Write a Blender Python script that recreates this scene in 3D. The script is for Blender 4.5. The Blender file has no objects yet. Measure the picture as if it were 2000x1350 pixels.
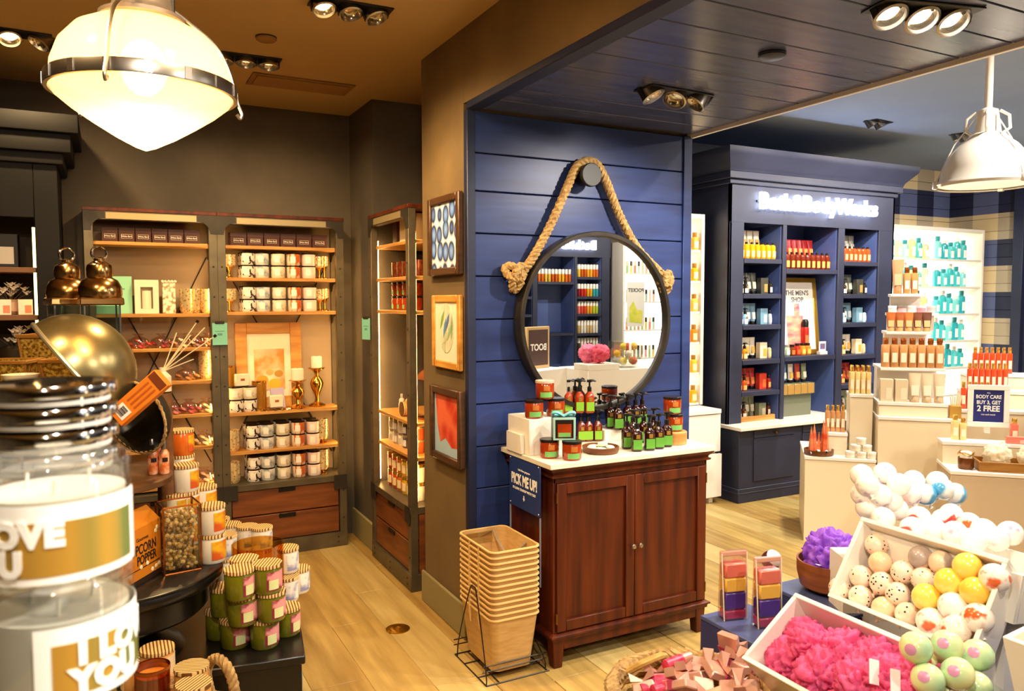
import bpy, bmesh, math, random
from math import sin, cos, pi, radians, sqrt, atan2
from mathutils import Vector, Matrix, noise

# ------------------------------------------------------------------ camera
SC = bpy.context.scene
COL = SC.collection
EYE = Vector((0, 0, 1.70))
FPX, YAW, PITCH, ROLL = 1519.0, .48015, .05906, .00182
FWD = Vector((sin(YAW) * cos(PITCH), cos(YAW) * cos(PITCH), -sin(PITCH)))
_r = Vector((cos(YAW), -sin(YAW), 0)); _u = _r.cross(FWD)
RGT = _r * cos(ROLL) - _u * sin(ROLL); UPV = _r * sin(ROLL) + _u * cos(ROLL)
cam_data = bpy.data.cameras.new('camera'); cam = bpy.data.objects.new('camera', cam_data)
COL.objects.link(cam)
cam_data.sensor_width = 36; cam_data.sensor_fit = 'HORIZONTAL'; cam_data.lens = FPX / 2000 * 36
cam_data.clip_start = .02; cam_data.clip_end = 60
m = Matrix((RGT, UPV, -FWD)).transposed().to_4x4(); m.translation = EYE
cam.matrix_world = m
cam_data.dof.use_dof = True; cam_data.dof.focus_distance = 3.6; cam_data.dof.aperture_fstop = 8.0
SC.camera = cam

# ------------------------------------------------------------------ world, exposure
world = bpy.data.worlds.new('World'); SC.world = world; world.use_nodes = True
world.node_tree.nodes['Background'].inputs[0].default_value = (.9, .82, .72, 1)
world.node_tree.nodes['Background'].inputs[1].default_value = .25
SC.view_settings.view_transform = 'Standard'; SC.view_settings.look = 'None'
SC.view_settings.exposure = 0.20; SC.view_settings.gamma = 1.0; SC.view_settings.use_curve_mapping = False
SC.cycles.use_denoising = True
SC.cycles.use_adaptive_sampling = True; SC.cycles.adaptive_threshold = .025; SC.cycles.max_bounces = 7; SC.cycles.diffuse_bounces = 4; SC.cycles.glossy_bounces = 4
SC.cycles.transmission_bounces = 8; SC.cycles.transparent_max_bounces = 12
SC.cycles.sample_clamp_indirect = 6; SC.cycles.caustics_reflective = False; SC.cycles.caustics_refractive = False

def lamp(name, kind, loc, power, color, size=.1, aim=None, angle=60, blend=.5, sy=None):
    d = bpy.data.lights.new(name, kind); d.energy = power; d.color = color
    if kind == 'AREA':
        d.size = size
        if sy: d.shape = 'RECTANGLE'; d.size_y = sy
    else: d.shadow_soft_size = size
    if kind == 'SPOT': d.spot_size = radians(angle); d.spot_blend = blend
    o = bpy.data.objects.new(name, d); COL.objects.link(o); o.location = loc
    if aim is not None:
        o.rotation_euler = (Vector(aim) - Vector(loc)).to_track_quat('-Z', 'Y').to_euler()
    return o
WARM = (1.0, .68, .33); WARMW = (1.0, .80, .55); WHITE = (1.0, .90, .76); COOL = (.75, .86, 1.0)
# recessed heads have housings further down; fill lamps without one are added for brightness
SPOTS = [   # name, place, power, colour, aim, cone
 ('gallery light', (.72, 3.50, 2.93), 95, WARM, (1.0, 3.6, 0), 150),  # added wide fill over the gallery aisle, no head built here
 ('gallery light', (.70, 4.40, 2.93), 70, WARM, (.9, 5.0, .8), 140),
 ('gallery light', (1.0, 3.45, 2.93), 45, WARM, (1.56, 3.75, 1.5), 70),
 ('gallery light', (-.30, 4.50, 2.93), 60, WARM, (.0, 5.2, .8), 140),
 ('gallery light', (-.60, 2.20, 2.93), 70, WARM, (-.2, 2.8, .8), 150),  # added fill on the round table side, no fixture behind it
 ('gallery light', (.60, 1.60, 2.93), 95, WARM, (.5, 2.6, .4), 150),  # added fill for the gallery floor, without a housing
 ('gallery light', (.10, .10, 2.93), 130, WHITE, (.05, .7, 1.4), 150),  # added overhead to brighten the big white candles
 ('soffit light', (2.62, 2.45, 2.56), 95, WHITE, (2.25, 3.3, 1.1), 120),
 ('soffit light', (2.30, 1.60, 2.56), 75, WHITE, (1.85, 1.35, .95), 150),
 ('soffit light', (1.9, .30, 2.56), 70, WHITE, (1.2, 1.0, 1.0), 150),  # added fill for the foreground, no soffit head stands here
 ('soffit light', (1.85, -.35, 2.56), 230, WHITE, (.0, .66, 1.48), 34),  # unseen narrow spot added to whiten the candle jars
 ('shop light', (4.40, 3.10, 3.14), 210, WHITE, (4.8, 4.0, .3), 150),
 ('shop light', (5.07, 3.90, 3.14), 150, WHITE, (5.4, 4.9, 1.0), 140),
 ('shop light', (6.05, 3.95, 3.14), 150, WHITE, (6.2, 4.9, 1.0), 140),
 ('shop light', (3.5, 1.3, 3.14), 190, WHITE, (2.3, 1.3, .9), 150),  # added fill over the bin table, no housing
 ('shop light', (7.6, 3.2, 3.14), 150, WHITE, (7.6, 4.6, .8), 150),  # added general fill at the far end of the shop
 ('shop light', (5.6, 1.5, 3.14), 240, WHITE, (5.4, 2.6, 0), 150),  # added general fill over the open shop floor
 ('shop light', (5.6, -1.6, 3.14), 150, WHITE, (6.0, -3.2, 1.2), 150),  # unseen lamp added so the mirrored bookcase is not dark
 ('shop light', (7.6, -1.2, 3.14), 150, WHITE, (7.6, -3.0, 1.2), 150),  # unseen lamp added to brighten the mirrored shelving
 ('shop light', (3.2, -1.6, 3.14), 120, WHITE, (3.2, -1.0, 0), 150),  # unseen fill added behind the camera
 ('gallery light', (-.4, -1.6, 2.93), 90, WARMW, (-.2, -.4, .5), 150),  # unseen warm fill added behind the camera
]
for n, l, p, c, a, ang in SPOTS:
    lamp(n.replace(' ', '_'), 'SPOT', l, p, c, .04, a, ang, .6)

# ------------------------------------------------------------------ pixel -> place on a known plane
def ray(x, y): return (FWD * FPX + RGT * (x - 1000) - UPV * (y - 675)).normalized()
def atY(x, y, Y): d = ray(x, y); return EYE + d * (Y / d.y)
def atX(x, y, X): d = ray(x, y); return EYE + d * (X / d.x)
def atZ(x, y, Z): d = ray(x, y); return EYE + d * ((Z - EYE.z) / d.z)
def atD(x, y, D): d = ray(x, y); return EYE + d * (D / d.dot(FWD))
def atP(x, y, p, n):
    d = ray(x, y); return EYE + d * ((Vector(p) - EYE).dot(n) / d.dot(n))

# ------------------------------------------------------------------ mesh kit
class B:
    def __init__(s): s.v = []; s.f = []; s.mi = []; s.cur = 0
    def add(s, vs, fs):
        n = len(s.v); s.v += [tuple(q) for q in vs]; s.f += [tuple(i + n for i in f) for f in fs]; s.mi += [s.cur] * len(fs); return s
    def m(s, k): s.cur = k; return s
    def box(s, x0, x1, y0, y1, z0, z1):
        return s.add([(x0,y0,z0),(x1,y0,z0),(x1,y1,z0),(x0,y1,z0),(x0,y0,z1),(x1,y0,z1),(x1,y1,z1),(x0,y1,z1)],
                     [(3,2,1,0),(4,5,6,7),(0,1,5,4),(1,2,6,5),(2,3,7,6),(3,0,4,7)])
    def cbox(s, c, d): return s.box(c[0]-d[0]/2, c[0]+d[0]/2, c[1]-d[1]/2, c[1]+d[1]/2, c[2]-d[2]/2, c[2]+d[2]/2)
    def hexa(s, a, b):   # two quads of four points, bottom and top
        return s.add(list(a) + list(b), [(3,2,1,0),(4,5,6,7),(0,1,5,4),(1,2,6,5),(2,3,7,6),(3,0,4,7)])
    def lathe(s, prof, n=20, c=(0,0,0), sx=1, sy=1, cap=True, sq=0):
        vs = []; fs = []
        for r, z in prof:
            for i in range(n):
                a = 2*pi*i/n; ca, sa = cos(a), sin(a)
                k = 1.0
                if sq: k = 1 / (abs(ca)**sq + abs(sa)**sq)**(1/sq)
                vs.append((c[0]+r*k*ca*sx, c[1]+r*k*sa*sy, c[2]+z))
        for j in range(len(prof)-1):
            for i in range(n):
                k = (i+1) % n; fs.append((j*n+i, j*n+k, (j+1)*n+k, (j+1)*n+i))
        if cap:
            if prof[0][0] > 1e-6: fs.append(tuple(range(n-1, -1, -1)))
            if prof[-1][0] > 1e-6: fs.append(tuple((len(prof)-1)*n+i for i in range(n)))
        return s.add(vs, fs)
    def tube(s, pts, r, n=8, closed=False, cap=True):
        pts = [Vector(p) for p in pts]; N = len(pts); vs = []; fs = []
        rr = r if isinstance(r, (list, tuple)) else [r]*N
        t0 = None; nv = None
        for i in range(N):
            if closed: t = pts[(i+1) % N] - pts[i-1]
            else: t = pts[min(i+1, N-1)] - pts[max(i-1, 0)]
            t.normalize()
            if nv is None:
                nv = t.orthogonal().normalized()
            else:
                q = t0.rotation_difference(t); nv = (q @ nv).normalized()
            t0 = t; b = t.cross(nv)
            for k in range(n):
                a = 2*pi*k/n; vs.append(pts[i] + (nv*cos(a) + b*sin(a))*rr[i])
        for i in range(N if closed else N-1):
            j = (i+1) % N
            for k in range(n): fs.append((i*n+k, i*n+(k+1) % n, j*n+(k+1) % n, j*n+k))
        if cap and not closed:
            fs.append(tuple(range(n-1, -1, -1))); fs.append(tuple((N-1)*n+k for k in range(n)))
        return s.add(vs, fs)
    def ball(s, c, r, n=16, sz=1.0):
        k = n//2
        return s.lathe([(max(r*sin(pi*j/k), 1e-7), -r*sz*cos(pi*j/k)) for j in range(k+1)], n, c, cap=False)
    def prism(s, poly, y0, y1, axis='y'):   # polygon in x,z pulled along y (or x / z)
        n = len(poly)
        if axis == 'y': a = [(p[0], y0, p[1]) for p in poly] + [(p[0], y1, p[1]) for p in poly]
        elif axis == 'x': a = [(y0, p[0], p[1]) for p in poly] + [(y1, p[0], p[1]) for p in poly]
        else: a = [(p[0], p[1], y0) for p in poly] + [(p[0], p[1], y1) for p in poly]
        return s.add(a, [tuple(range(n)), tuple(range(2*n-1, n-1, -1))] + [(i, i+n, (i+1) % n+n, (i+1) % n) for i in range(n)])
    def arc(s, r, a0, a1, z0, z1, n=10, th=.0012, c=(0,0,0)):  # curved label shell on a cylinder
        vs = []
        for i in range(n+1):
            a = a0+(a1-a0)*i/n
            for q, z in ((r, z0), (r, z1), (r+th, z0), (r+th, z1)): vs.append((c[0]+q*cos(a), c[1]+q*sin(a), c[2]+z))
        fs = []
        for i in range(n):
            p = i*4; q = p+4
            fs += [(p+2, q+2, q+3, p+3), (p, p+1, q+1, q), (p+1, p+3, q+3, q+1), (p, q, q+2, p+2)]
        fs += [(0, 2, 3, 1), (n*4, n*4+1, n*4+3, n*4+2)]
        return s.add(vs, fs)
    def loft(s, secs, n=16):   # sections (cx, cy, z, rx, ry)
        vs = []; fs = []
        for cx, cy, z, rx, ry in secs:
            for i in range(n): a = 2*pi*i/n; vs.append((cx+rx*cos(a), cy+ry*sin(a), z))
        for j in range(len(secs)-1):
            for i in range(n):
                k = (i+1) % n; fs.append((j*n+i, j*n+k, (j+1)*n+k, (j+1)*n+i))
        fs.append(tuple(range(n-1, -1, -1))); fs.append(tuple((len(secs)-1)*n+i for i in range(n)))
        return s.add(vs, fs)
    def xf(s, M):
        s.v = [tuple(M @ Vector(q)) for q in s.v]; return s
    def mesh(s, name='mesh', bev=0, seg=1, smooth=True, fix=True):
        me = bpy.data.meshes.new(name); me.from_pydata(s.v, [], s.f)
        if any(s.mi):
            me.polygons.foreach_set('material_index', s.mi)
        if bev or fix:
            bm = bmesh.new(); bm.from_mesh(me)
            if bev:
                bmesh.ops.bevel(bm, geom=[e for e in bm.edges if e.is_manifold and e.calc_face_angle(0) > .6], offset=bev, segments=seg, affect='EDGES', profile=.6)
            bmesh.ops.recalc_face_normals(bm, faces=bm.faces)
            bm.to_mesh(me); bm.free()
        if smooth:
            me.polygons.foreach_set('use_smooth', [True]*len(me.polygons)); me.set_sharp_from_angle(angle=radians(38))
        me.update(); return me

def tag(o, label=None, cat=None, group=None, kind=None):
    if label: o['label'] = label
    if cat: o['category'] = cat
    if group: o['group'] = group
    if kind: o['kind'] = kind
    return o
def obj(name, me, mt=None, parent=None, loc=(0,0,0), rot=(0,0,0), sc=None, **kw):
    if isinstance(me, B): me = me.mesh(name)
    if mt is not None:
        ms = mt if isinstance(mt, (list, tuple)) else [mt]
        if len(me.materials) == 0:
            for q in ms: me.materials.append(q)
        elif list(me.materials) != list(ms):
            me = me.copy(); me.materials.clear()
            for q in ms: me.materials.append(q)
    o = bpy.data.objects.new(name, me); COL.objects.link(o)
    o.location = loc; o.rotation_euler = rot
    if sc: o.scale = (sc, sc, sc) if isinstance(sc, (int, float)) else sc
    if parent: o.parent = parent
    return tag(o, **kw)
def thing(name, label, cat, loc=(0,0,0), rot=0, group=None, kind=None, sc=None):
    o = bpy.data.objects.new(name, None); COL.objects.link(o); o.empty_display_size = .05
    o.location = loc; o.rotation_euler = (0, 0, rot) if isinstance(rot, (int, float)) else rot
    if sc: o.scale = (sc,)*3
    return tag(o, label, cat, group, kind)
def box(name, mt, x0, x1, y0, y1, z0, z1, parent=None, bev=0, **kw):
    return obj(name, B().box(x0, x1, y0, y1, z0, z1).mesh(name, bev), mt, parent, **kw)

_text_cache = {}
def text_mesh(body, size, extrude=.0008, bold=0.0, align='CENTER', spacing=1.0):
    key = (body, size, extrude, bold, align, spacing)
    if key in _text_cache: return _text_cache[key].copy()
    c = bpy.data.curves.new('lettering', 'FONT'); c.body = body; c.size = size; c.extrude = extrude; c.offset = bold
    c.align_x = align; c.align_y = 'CENTER'; c.space_character = spacing; c.resolution_u = 3
    o = bpy.data.objects.new('lettering', c); COL.objects.link(o)
    dg = bpy.context.evaluated_depsgraph_get(); dg.update()
    me = bpy.data.meshes.new_from_object(o.evaluated_get(dg)); bpy.data.objects.remove(o)
    me.materials.clear(); _text_cache[key] = me
    return me.copy()
FRONT = (pi/2, 0, 0)        # lettering that stands up and reads from -Y

# ------------------------------------------------------------------ materials
def srgb(h):
    h = h.lstrip('#'); c = [int(h[i:i+2], 16)/255 for i in (0, 2, 4)]
    return tuple(q/12.92 if q <= .04045 else ((q+.055)/1.055)**2.4 for q in c) + (1,)
_mats = {}
def mat(name, col='#808080', rough=.5, metal=0, col2=None, scale=6, stretch=(1,1,1), bump=0, bscale=None, trans=0, ior=1.45,
        emit=0, ecol=None, coat=0, kind='noise', lo=.35, hi=.65, detail=4, sub=0, alpha=1, spec=None, coords='Object'):
    if name in _mats: return _mats[name]
    mt = bpy.data.materials.new(name); mt.use_nodes = True; nt = mt.node_tree; p = nt.nodes['Principled BSDF']
    a = srgb(col) if isinstance(col, str) else tuple(col)+(1,)
    p.inputs['Base Color'].default_value = a; p.inputs['Roughness'].default_value = rough; p.inputs['Metallic'].default_value = metal
    p.inputs['IOR'].default_value = ior; p.inputs['Transmission Weight'].default_value = trans
    p.inputs['Coat Weight'].default_value = coat; p.inputs['Alpha'].default_value = alpha
    if sub: p.inputs['Subsurface Weight'].default_value = sub; p.inputs['Subsurface Radius'].default_value = (.01, .006, .004)
    if spec is not None: p.inputs['Specular IOR Level'].default_value = spec
    if emit:
        p.inputs['Emission Strength'].default_value = emit
        p.inputs['Emission Color'].default_value = srgb(ecol) if ecol else a
    if col2 or bump:
        tc = nt.nodes.new('ShaderNodeTexCoord'); mp = nt.nodes.new('ShaderNodeMapping'); mp.inputs['Scale'].default_value = stretch
        if coords == 'World':
            ge = nt.nodes.new('ShaderNodeNewGeometry'); nt.links.new(ge.outputs['Position'], mp.inputs[0])
        else: nt.links.new(tc.outputs[coords], mp.inputs[0])
        if kind == 'noise':
            t = nt.nodes.new('ShaderNodeTexNoise'); t.inputs['Scale'].default_value = scale; t.inputs['Detail'].default_value = detail; out = t.outputs['Fac']
        elif kind == 'wave':
            t = nt.nodes.new('ShaderNodeTexWave'); t.inputs['Scale'].default_value = scale; t.inputs['Distortion'].default_value = 1.2; t.inputs['Detail'].default_value = 2; out = t.outputs['Fac']
        else:
            t = nt.nodes.new('ShaderNodeTexVoronoi'); t.inputs['Scale'].default_value = scale; out = t.outputs['Distance']
        nt.links.new(mp.outputs[0], t.inputs['Vector'])
        if col2:
            r = nt.nodes.new('ShaderNodeValToRGB'); r.color_ramp.elements[0].position = lo; r.color_ramp.elements[1].position = hi
            r.color_ramp.elements[0].color = a; r.color_ramp.elements[1].color = srgb(col2)
            nt.links.new(out, r.inputs[0]); nt.links.new(r.outputs[0], p.inputs['Base Color'])
        if bump:
            bn = nt.nodes.new('ShaderNodeBump'); bn.inputs['Strength'].default_value = bump; bn.inputs['Distance'].default_value = .004
            nt.links.new(out, bn.inputs['Height']); nt.links.new(bn.outputs[0], p.inputs['Normal'])
    _mats[name] = mt; return mt
def pane(name, tint='#f0f4f2', amount=.16, rough=.03):   # thin clear pane: mostly see-through, with a fresnel sheen
    if name in _mats: return _mats[name]
    mt = bpy.data.materials.new(name); mt.use_nodes = True; nt = mt.node_tree
    for q in list(nt.nodes): nt.nodes.remove(q)
    out = nt.nodes.new('ShaderNodeOutputMaterial'); mx = nt.nodes.new('ShaderNodeMixShader'); tr = nt.nodes.new('ShaderNodeBsdfTransparent')
    gl = nt.nodes.new('ShaderNodeBsdfGlossy'); gl.inputs['Roughness'].default_value = rough
    tr.inputs[0].default_value = srgb(tint); mx.inputs[0].default_value = amount
    nt.links.new(tr.outputs[0], mx.inputs[1]); nt.links.new(gl.outputs[0], mx.inputs[2]); nt.links.new(mx.outputs[0], out.inputs[0])
    _mats[name] = mt; return mt
def sheer(name, col, col2, transl=.5, scale=30):   # gauzy net: diffuse and translucent together
    if name in _mats: return _mats[name]
    mt = mat(name, col, .55, 0, col2, scale, bump=.5, detail=6); nt = mt.node_tree; p = nt.nodes['Principled BSDF']
    o = nt.nodes['Material Output']; tl = nt.nodes.new('ShaderNodeBsdfTranslucent'); tl.inputs[0].default_value = srgb(col2)
    mx = nt.nodes.new('ShaderNodeMixShader'); mx.inputs[0].default_value = transl
    nt.links.new(p.outputs[0], mx.inputs[1]); nt.links.new(tl.outputs[0], mx.inputs[2]); nt.links.new(mx.outputs[0], o.inputs[0])
    return mt
ORD = ['first', 'second', 'third', 'fourth', 'fifth', 'sixth', 'seventh', 'eighth', 'ninth', 'tenth', 'eleventh', 'twelfth']
def nth(i, n):
    return 'leftmost' if i == 0 else ('rightmost' if i == n-1 else ORD[i] + ' from the left')
rnd = random.Random(7)

CONC = mat('concrete wall', '#3f382f', .8, 0, '#5c5244', 1.3, bump=.15, detail=8, coords='World')
CEIL = mat('tan ceiling paint', '#b39768', .85, 0, '#bda272', .8, coords='World')
TAN = mat('tan plaster', '#5c4a30', .75, 0, '#78613d', 1.6, bump=.12, detail=7, coords='World')
BASEB = mat('olive baseboard paint', '#8d8259', .6)
GROUT = mat('pale grout', '#b99e68', .9)
PLANK = [mat('oak tile %s' % w, a, .42, 0, b, 3.0, (6, .55, 1), .12, detail=7, coords='World', lo=.25, hi=.75) for w, a, b in
         (('honey', '#92743c', '#c4a560'), ('pale', '#a2884f', '#cbb274'), ('brown', '#866632', '#b99856'))]
BLUE = mat('cobalt board paint', '#1c2a5a', .42, 0, '#273a72', 2.2, (1, 1, 7), .25, detail=8, coords='World')
BLUED = mat('deep navy paint', '#161d38', .5, 0, '#1d2645', 3, coords='World')
SOFF = mat('navy ceiling board paint', '#3b4468', .26, 0, '#4b5272', 2.5, (1, 7, 1), .2, detail=8, coords='World')
NAVY = mat('slate navy paint', '#25283b', .5, 0, '#2e3248', 2.0, (1, 1, 1), .08, coords='World')
NAVYIN = mat('slate blue shelf paint', '#44558c', .5, 0, '#506298', 3, coords='World')
GREYCEIL = mat('blue grey ceiling paint', '#8296ba', .8, 0, '#8fa2c4', .7, coords='World')
WHITEP = mat('white lacquer', '#e9e3d8', .35)
CREAM = mat('cream laminate', '#e8d8b8', .4)
# ================================================================== THE SETTING
def struct(o): o['kind'] = 'structure'; return o
# ---- floor: wood look tiles laid along Y, joints recessed over a grout bed
floor = struct(box('floor', GROUT, -2.6, 9.0, -4.4, 5.9, -.05, -.004))
PW, PL = .245, 1.22
_pm = [B().box(.0015, PW-.0015, .0015, PL-.0015, -.02, 0).mesh('plank', .002) for _ in PLANK]
for k, me in enumerate(_pm): me.materials.append(PLANK[k])
i0 = -10
for i in range(i0, 32):
    x = .99 + i*PW
    off = (.0, .40, .81, .20, .61)[i % 5] - .86
    for j in range(-2, 5):
        y = 3.575 + j*PL + off - PL*0
        if x > 9 or y > 5.9 or y < -2.6: continue
        # only the stretch that the shop front shows
        dx, dy = x+.12, y+.6
        dep = dx*FWD.x + dy*FWD.y
        lat = dx*RGT.x + dy*RGT.y
        if dep < .6 or abs(lat) > dep*.72+.9: continue
        obj('plank', _pm[(i*7+j*3) % 3], None, floor, (x, y, 0))
drain = thing('floor_outlet_cover', 'round brass cover plate set into the wood tiles', 'floor cover', (1.288, 3.757, 0))
BRASS = mat('brushed brass', '#c99b2e', .28, 1, '#b98a24', 40)
obj('plate', B().lathe([(.062, 0), (.062, .003), (.055, .005), (.018, .005), (.016, .0025), (.001, .0025)], 32).mesh(), BRASS, drain)
obj('hub', B().lathe([(.009, .002), (.009, .007), (.001, .007)], 16).mesh(), mat('polished brass', '#f0cf78', .2, 1), drain)

# ---- ceilings
struct(box('ceiling_gallery', CEIL, -2.6, 2.1, -4.4, 5.6, 3.0, 3.05))
struct(box('ceiling_shop', GREYCEIL, 2.94, 9.1, -4.4, 5.95, 3.2, 3.25))
# ---- walls of the gallery side
struct(box('wall_back', CONC, -2.6, 1.565, 5.5, 5.6, 0, 3.0))
struct(box('wall_return', CONC, 1.565, 2.94, 4.97, 5.88, 0, 3.2))
struct(box('wall_niche', CONC, 2.0, 2.94, 4.05, 4.97, 0, 3.2))
struct(box('wall_left', CONC, -2.7, -2.6, -4.4, 5.6, 0, 3.0))
struct(box('baseboard_return', BASEB, 1.545, 1.5645, 4.975, 5.498, 0, .19, bev=.004))
part = struct(obj('wall_partition', B().box(1.556, 2.93, 3.49, 4.05, 0, 3.0), TAN))
struct(box('baseboard_partition', BASEB, 1.538, 1.5555, 3.465, 4.07, 0, .175, bev=.005))
# cobalt shiplap in front of the partition: every board its own piece
zs = [2.61, 2.411, 2.228, 2.023, 1.814, 1.602, 1.393, 1.182, .97, .76, .55, .34, .13, .0]
for a, b in zip(zs[1:], zs[:-1]):
    obj('board', B().box(1.60, 2.885, 3.465, 3.489, a+.003, b-.002).mesh('board', .003), BLUE, part)
obj('corner_trim', B().box(1.5565, 1.60, 3.452, 3.489, 0, 2.61).mesh('corner_trim', .003), BLUED, part)
obj('edge_trim', B().box(2.885, 2.945, 3.455, 3.489, 0, 2.61).mesh('edge_trim', .003), BLUE, part)
obj('side_cladding', B().box(2.93, 2.945, 3.489, 4.05, 0, 3.2).mesh('side_cladding', .002), BLUED, part)
# ---- the dropped beam with its boarded underside
beam = struct(obj('ceiling_beam', B().box(1.556, 2.93, -4.4, 3.489, 2.645, 3.2), TAN))
struct(box('trim_beam', BLUED, 1.552, 1.625, -4.4, 3.452, 2.61, 2.644, bev=.003))
struct(box('trim_soffit', WHITEP, 2.932, 2.95, -4.4, 3.489, 2.60, 2.66, bev=.002))
y = 3.46; k = 0
while y > -1.6:
    obj('soffit_board', B().box(1.626, 2.931, y-.195+.003, y-.003, 2.62, 2.644).mesh('soffit_board', .003), SOFF, beam); y -= .195
# ---- shop side: gingham painted shiplap on the far and the right wall
def gingham(name, axis):
    mt = bpy.data.materials.new(name); mt.use_nodes = True; nt = mt.node_tree; p = nt.nodes['Principled BSDF']; p.inputs['Roughness'].default_value = .55
    N = nt.nodes.new; L = nt.links.new
    ge = N('ShaderNodeNewGeometry'); sp = N('ShaderNodeSeparateXYZ'); L(ge.outputs['Position'], sp.inputs[0])
    def mth(op, a, b=None):
        q = N('ShaderNodeMath'); q.operation = op
        if isinstance(a, (int, float)): q.inputs[0].default_value = a
        else: L(a, q.inputs[0])
        if b is not None:
            if isinstance(b, (int, float)): q.inputs[1].default_value = b
            else: L(b, q.inputs[1])
        return q.outputs[0]
    c = mth('SUBTRACT', sp.outputs['X'], 8.945-20*.3) if axis == 'X' else mth('SUBTRACT', 5.888+20*.29, sp.outputs['Y'])
    col = mth('FLOORED_MODULO', mth('FLOOR', mth('DIVIDE', c, .3 if axis == 'X' else .29)), 2.0)
    row = mth('FLOORED_MODULO', mth('FLOOR', mth('DIVIDE', mth('SUBTRACT', sp.outputs['Z'], 2.957-20*.2955), .2955)), 2.0)
    def mix(f, a, b):
        q = N('ShaderNodeMix'); q.data_type = 'RGBA'; L(f, q.inputs[0])
        for i, v in ((6, a), (7, b)):
            if isinstance(v, str): q.inputs[i].default_value = srgb(v)
            else: L(v, q.inputs[i])
        return q.outputs[2]
    light = mix(col, '#a89a84', '#d2bd92'); dark = mix(col, '#141b3c', '#545e86')
    L(mix(row, light, dark), p.inputs['Base Color'])
    return mt
wf = struct(box('wall_far', NAVY, 2.94, 9.1, 5.90, 5.97, 0, 3.2))
wr = struct(box('wall_right', NAVY, 8.97, 9.07, -4.4, 5.90, 0, 3.2))
GX, GY = gingham('gingham paint far', 'X'), gingham('gingham paint side', 'Y')
z = 3.2; k = 0
while z > .05:
    zz = max(z-.1478, 0)
    obj('shiplap_board', B().box(6.6, 8.949, 5.88, 5.899, zz+.0015, z-.0015).mesh('shiplap_board', .002), GX, wf)
    obj('shiplap_board', B().box(8.95, 8.969, 5.11, 5.899, zz+.0015, z-.0015).mesh('shiplap_board', .002), GY, wr)
    z -= .1478
struct(box('trim_window', BLUED, 8.90, 8.969, 5.0, 5.11, 0, 3.2, bev=.004))
struct(box('wall_front', CONC, -2.6, 9.0, -4.55, -4.4, 0, 3.2))

# ---- recessed multi-head ceiling lights, a detector and a vent
STEEL = mat('satin steel', '#a8a29a', .3, 1)
DARKM = mat('dark bronze metal', '#2b2724', .45, .6)
BLACKM = mat('black satin metal', '#121111', .4, .3)
GLOWW = mat('lit lamp warm', '#ffe2b0', .4, emit=14, ecol='#ffd28a')
GLOWC = mat('lit lamp white', '#fff2dc', .4, emit=16, ecol='#fff0d8')
LENS = mat('unlit lamp reflector', '#cbbfa8', .15, .9)
_head = {}
def headmesh():
    if not _head:
        _head['housing'] = B().lathe([(.030, .10), (.044, .085), (.050, .03), (.054, 0), (.047, -.004), (.044, .01), (.034, .03), (.03, .035)], 20, cap=False).mesh()
        _head['reflector'] = B().lathe([(.044, .008), (.038, .022), (.02, .034), (.0005, .036)], 20, cap=False).mesh()
        _head['bulb'] = B().lathe([(.0335, .0265), (.03, .0215), (.015, .019), (.0005, .018)], 16).mesh()
        _head['frame'] = B().box(-.18, .18, -.065, .065, -.006, 0).mesh('frame', .002)
        _head['yoke'] = B().box(-.056, .056, -.012, .012, .088, .096).box(-.056, -.05, -.012, .012, .0, .088).box(.05, .056, -.012, .012, .0, .088).mesh()
def trio(label, loc, rz, tilts, on, glow, n=3, dir=(0, 0)):
    headmesh()
    t = thing('ceiling_light', label, 'ceiling light', loc, rz, 'recessed ceiling lights')
    w = .118
    obj('frame', _head['frame'], BLACKM, t, sc=(n/3, 1, 1))
    for i in range(n):
        x = (i-(n-1)/2)*w
        h = obj('housing', _head['housing'], STEEL, t, (x, 0, -.035), (-tilts[i][0], tilts[i][1]*.55, 0))
        obj('yoke', _head['yoke'], DARKM, h)
        obj('reflector', _head['reflector'], LENS, h)
        obj('bulb', _head['bulb'], glow if on[i] else LENS, h)
trio('three-head recessed ceiling light beside the grey wall vent', (.702, 4.433, 2.999), -.03, [(.1, .15, 0), (.1, .1, 0), (.1, .1, 0)], (1, 1, 1), mat('dim lamp warm', '#ffd89a', .4, emit=2.5, ecol='#ffcf8a'))
trio('recessed ceiling light with bright head at the top edge of the tan ceiling', (1.0, 3.46, 2.999), -.03, [(.35, -.2, 0), (.3, -.25, 0), (.3, -.5, 0)], (1, 0, 0), GLOWW)
trio('two-head recessed ceiling light behind the glass pendant lamp', (-.32, 4.544, 2.999), .05, [(.5, -.2, 0), (.2, 1.0, 0)], (1, 0), GLOWW, 2)
trio('three-head recessed light in the navy soffit above the mirror', (2.27, 2.79, 2.619), .05, [(.4, -.6, 0), (.2, 1.0, 0), (-.2, 1.1, 0)], (1, 0, 0), GLOWC)
trio('three-head recessed light in the navy soffit at the picture top', (2.33, 1.64, 2.619), -.25, [(.5, .0, 0), (.55, .1, 0), (.6, .0, 0)], (1, 1, 1), GLOWC)
trio('two-head recessed light in the grey ceiling close to the soffit edge', (4.41, 3.13, 3.199), .2, [(.3, -.9, 0), (.2, 1.0, 0)], (1, 0), GLOWC, 2)
trio('two-head recessed light in the grey ceiling above the navy bookcase', atZ(1715, 238, 3.199), .1, [(.4, -.9, 0), (.3, -.8, 0)], (0, 1), GLOWC, 2)
trio('two-head recessed light behind the white pendant lamp', atZ(1880, 264, 3.199), .1, [(.4, -.6, 0), (.3, -.9, 0)], (1, 0), GLOWC, 2)
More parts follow.
